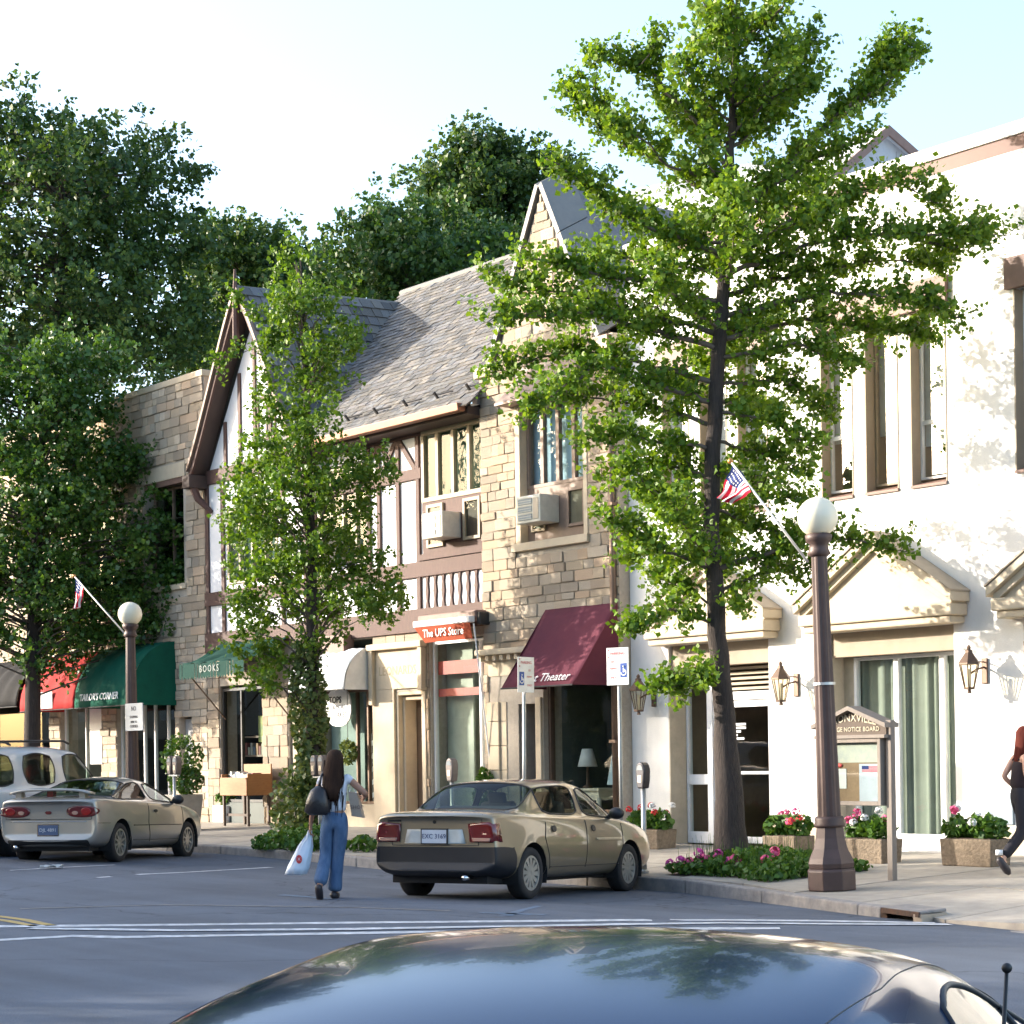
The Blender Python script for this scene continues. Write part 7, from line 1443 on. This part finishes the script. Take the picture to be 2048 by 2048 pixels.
for k in range(70):
    a = r5.uniform(-1, 1); z0 = r5.uniform(1.35, 1.6); mb.path([fr((a * .11, -.075 + .05 * abs(a), z0)), fr((a * .12 + r5.uniform(-.01, .01), -.115 + .05 * abs(a), z0 - .2)), fr((a * .10 + r5.uniform(-.02, .02), -.12 + .04 * abs(a), z0 - r5.uniform(.3, .45)))], [.009, .008, .002], 4)
struct(mb.build('hair_strands', m_hair, ho, smooth=True), 'stuff')
for nm, p, q in (('shoe', (-.16, -.20, .15), (-.168, -.09, .02)), ('shoe', (-.03, .0, .045), (-.035, .21, .03))):
    a, b = fr(p), fr(q); MB().path([a.lerp(b, -.15), a, a.lerp(b, .5), b, b.lerp(a, -.25)], [.02, .043, .046, .042, .02], 10).build(nm, m_shoe, w1, smooth=True)
# shoulder bag
sb_ = thing('shoulder_bag', 'black leather shoulder bag on the back of the walking woman', 'bag', fr((-.16, -.16, .98))); mb = loft([((-.16, -.16, .96), .10, .05), ((-.17, -.165, 1.0), .145, .075), ((-.165, -.165, 1.12), .13, .08), ((-.155, -.15, 1.24), .09, .06), ((-.15, -.13, 1.29), .03, .03)], 14); mb.v = [tuple(fr(p)) for p in mb.v]; mb.build('pouch', m_leath, sb_, smooth=True)
MB().path([fr((-.15, -.13, 1.28)), fr((-.13, -.10, 1.40)), fr((-.12, .02, 1.455)), fr((-.14, .10, 1.33))], .014, 6).build('strap', m_leath, sb_, smooth=True)
# white plastic carrier bag
hb_ = Vector((-.29, .05, .77)); cb = thing('plastic_bag', 'white plastic carrier bag with red print in the woman\'s left hand', 'bag', fr((-.38, 0, .25))); rings = [((-.46, -.02, .28), .085, .05), ((-.455, -.02, .29), .125, .08), ((-.43, -.02, .36), .125, .085), ((-.39, 0, .48), .105, .075), ((-.35, .02, .60), .085, .055), ((-.315, .04, .70), .04, .03), ((-.295, .05, .78), .018, .015)]
mb = loft(rings, 24); r6 = random.Random(3); mb.v = [tuple(fr((x + .012 * math.sin(z * 60 + i), y + .012 * math.cos(z * 47 + i * 2), z + r6.uniform(-.006, .006)))) for i, (x, y, z) in enumerate(mb.v)]; mb.build('film', M('thin_white_plastic', (.62, .70, .80), .35, c2=(.55, .64, .76), ns=8, bump=.5, bs=12), cb, smooth=True)
pr_ = MB(); cp = fr((-.40, -.095, .46))
for s_, r_ in ((1, .032),): pr_.prism([cp + RT * (.034 * math.cos(q)) + Vector((0, 0, .05 * math.sin(q))) for q in np.linspace(0, 2 * math.pi, 14, endpoint=False)], -FW * .004)
pr_.build('red_print', m_letr, cb); lettering('X', .05, cp - FW * .006, m_wframe, cb, RT, (0, 0, 1), depth=.001)
# paper shopping bag on the right arm
pbx = thing('paper_bag', 'tan paper shopping bag at the right side of the walking woman', 'bag', fr((.28, .06, .92))); c = [(.17, .0, .94), (.30, .0, .92), (.30, .16, .92), (.17, .16, .94), (.13, .02, 1.22), (.23, .02, 1.20), (.23, .14, 1.20), (.13, .14, 1.22)]
MB().hexa([fr((x + .03, y - .04, z)) for x, y, z in c]).build('paper', M('kraft_paper', (.36, .28, .22), .8, c2=(.29, .23, .18), ns=5, bump=.2), pbx); MB().path([fr((.17, .0, 1.21)), fr((.20, .02, 1.30)), fr((.25, .0, 1.20))], .006, 5).build('handle', m_wframe, pbx); lettering('SHOP', .06, fr((.265, -.048, 1.04)), M('bag_ink', (.16, .11, .09), .8), pbx, RT, (0, 0, 1), depth=.001)
# ---- second woman at the right edge, telephone to her ear
P1 = GS(1925, 1650); a2 = math.atan2(_rt.y, _rt.x) + R(12); F2 = Vector((math.cos(a2), math.sin(a2), 0)); R2 = Vector((F2.y, -F2.x, 0))
def fr2(p): return P1 + R2 * p[0] + F2 * p[1] + Vector((0, 0, p[2]))
w2 = thing('person', 'woman in dark clothes with auburn hair walking at the right edge', 'person', P1)
J = dict(pel=((.0, 0, .95), (.12, .10)), wa=((.0, .02, 1.09), (.10, .08)), ch=((.0, .04, 1.28), (.125, .095)), nk=((.0, .06, 1.44), .05), hd=((.01, .10, 1.57), (.078, .09)), ht=((.01, .10, 1.65), (.062, .078)),
         ls=((-.14, .03, 1.38), .05), le=((-.19, -.10, 1.14), .036), lw=((-.20, .08, .98), .026), rs=((.14, .03, 1.38), .055), re=((.19, .0, 1.12), .040), rw=((.15, .16, 1.36), .028),
         lh=((-.08, 0, .90), .085), lk=((-.08, .16, .52), .058), la=((-.08, .22, .10), .036), lt=((-.08, .34, .03), (.036, .026)), rh=((.08, 0, .90), .085), rk=((.08, .0, .50), .058), ra=((.085, -.26, .20), .036), rt=((.085, -.22, .06), (.036, .026)))
E = [('pel', 'wa'), ('wa', 'ch'), ('ch', 'nk'), ('nk', 'hd'), ('hd', 'ht'), ('ch', 'ls'), ('ls', 'le'), ('le', 'lw'), ('ch', 'rs'), ('rs', 're'), ('re', 'rw'), ('pel', 'lh'), ('lh', 'lk'), ('lk', 'la'), ('la', 'lt'), ('pel', 'rh'), ('rh', 'rk'), ('rk', 'ra'), ('ra', 'rt')]
hand_joints(J, E, 'rw', (0, -1, .2), (-.1, .1, 1), (-1, 0, 0), 'R'); hand_joints(J, E, 'lw', (0, 1, 0), (0, .5, -1), (1, 0, 0), 'L')
bo = skin('body', J, E, 'pel', m_skin2, w2, fr2)
# face
MB().path([fr2((.01, .185, 1.585)), fr2((.01, .21, 1.555)), fr2((.01, .195, 1.545))], [.008, .014, .010], 6).build('nose', m_skin2, bo, smooth=True)
for s in (-.03, .05): MB().ball(fr2((s, .178, 1.585)), .012, 8, 6).build('eye', m_letb, bo, smooth=True)
MB().ball(fr2((.01, .185, 1.515)), .016, 8, 6).build('mouth', M('lips', (.45, .12, .11), .5), bo, smooth=True); MB().ball(fr2((.09, .09, 1.565)), (.012, .02, .03), 8, 6).build('ear', m_skin2, bo, smooth=True)
Jj = dict(pel=((0, -.01, .97), (.14, .115)), wst=((0, .015, 1.10), (.128, .105)), lh=((-.08, 0, .87), .10), lk=((-.08, .16, .52), .072), la=((-.08, .22, .11), .062), rh=((.08, 0, .87), .10), rk=((.08, .0, .50), .075), ra=((.085, -.25, .21), .066))
skin('trousers', Jj, [('pel', 'wst'), ('pel', 'lh'), ('lh', 'lk'), ('lk', 'la'), ('pel', 'rh'), ('rh', 'rk'), ('rk', 'ra')], 'pel', m_blk, w2, fr2)
Jt = dict(a=((0, .005, .955), (.162, .134)), b=((0, .02, 1.12), (.135, .112)), c=((0, .04, 1.28), (.152, .122)), d=((0, .05, 1.37), (.095, .07)))
skin('tank_top', Jt, [('a', 'b'), ('b', 'c'), ('c', 'd')], 'a', m_plum, w2, fr2)
for s in (-.075, .075): MB().path([fr2((s, .12, 1.33)), fr2((s, .05, 1.45)), fr2((s, -.04, 1.33))], .012, 6).build('strap', m_blk, w2, smooth=True)
hr = [((.01, .08, 1.73), .03, .03), ((.01, .085, 1.71), .07, .075), ((.01, .075, 1.66), .095, .10), ((.01, .055, 1.57), .10, .085), ((.01, .02, 1.47), .095, .06), ((.01, -.01, 1.36), .085, .045), ((.01, -.015, 1.28), .05, .03)][::-1]
mb = loft(hr, 20); mb.v = [tuple(fr2(p)) for p in mb.v]; mb.build('hair', m_hair2, w2, smooth=True)
for p, q in (((.085, -.30, .19), (.085, -.20, .05)), ((-.08, .17, .05), (-.08, .36, .035))):
    a, b = fr2(p), fr2(q); so = MB().path([a.lerp(b, -.15), a, a.lerp(b, .5), b, b.lerp(a, -.25)], [.02, .045, .048, .044, .02], 10).build('shoe', m_shoe, w2, smooth=True); MB().path([a + Vector((0, 0, .05)), a + Vector((0, 0, .11))], .042, 10).build('sock', m_wframe, so, smooth=True)
ph = thing('telephone', 'small phone held to the ear of the woman at the right edge', 'phone', fr2((.12, .15, 1.52))); MB().obox(fr2((.115, .15, 1.53)), F2 * .012 + Vector((0, 0, .05)), R2 * .008, F2 * .024).build('handset', m_letb, ph, bevel=.006)
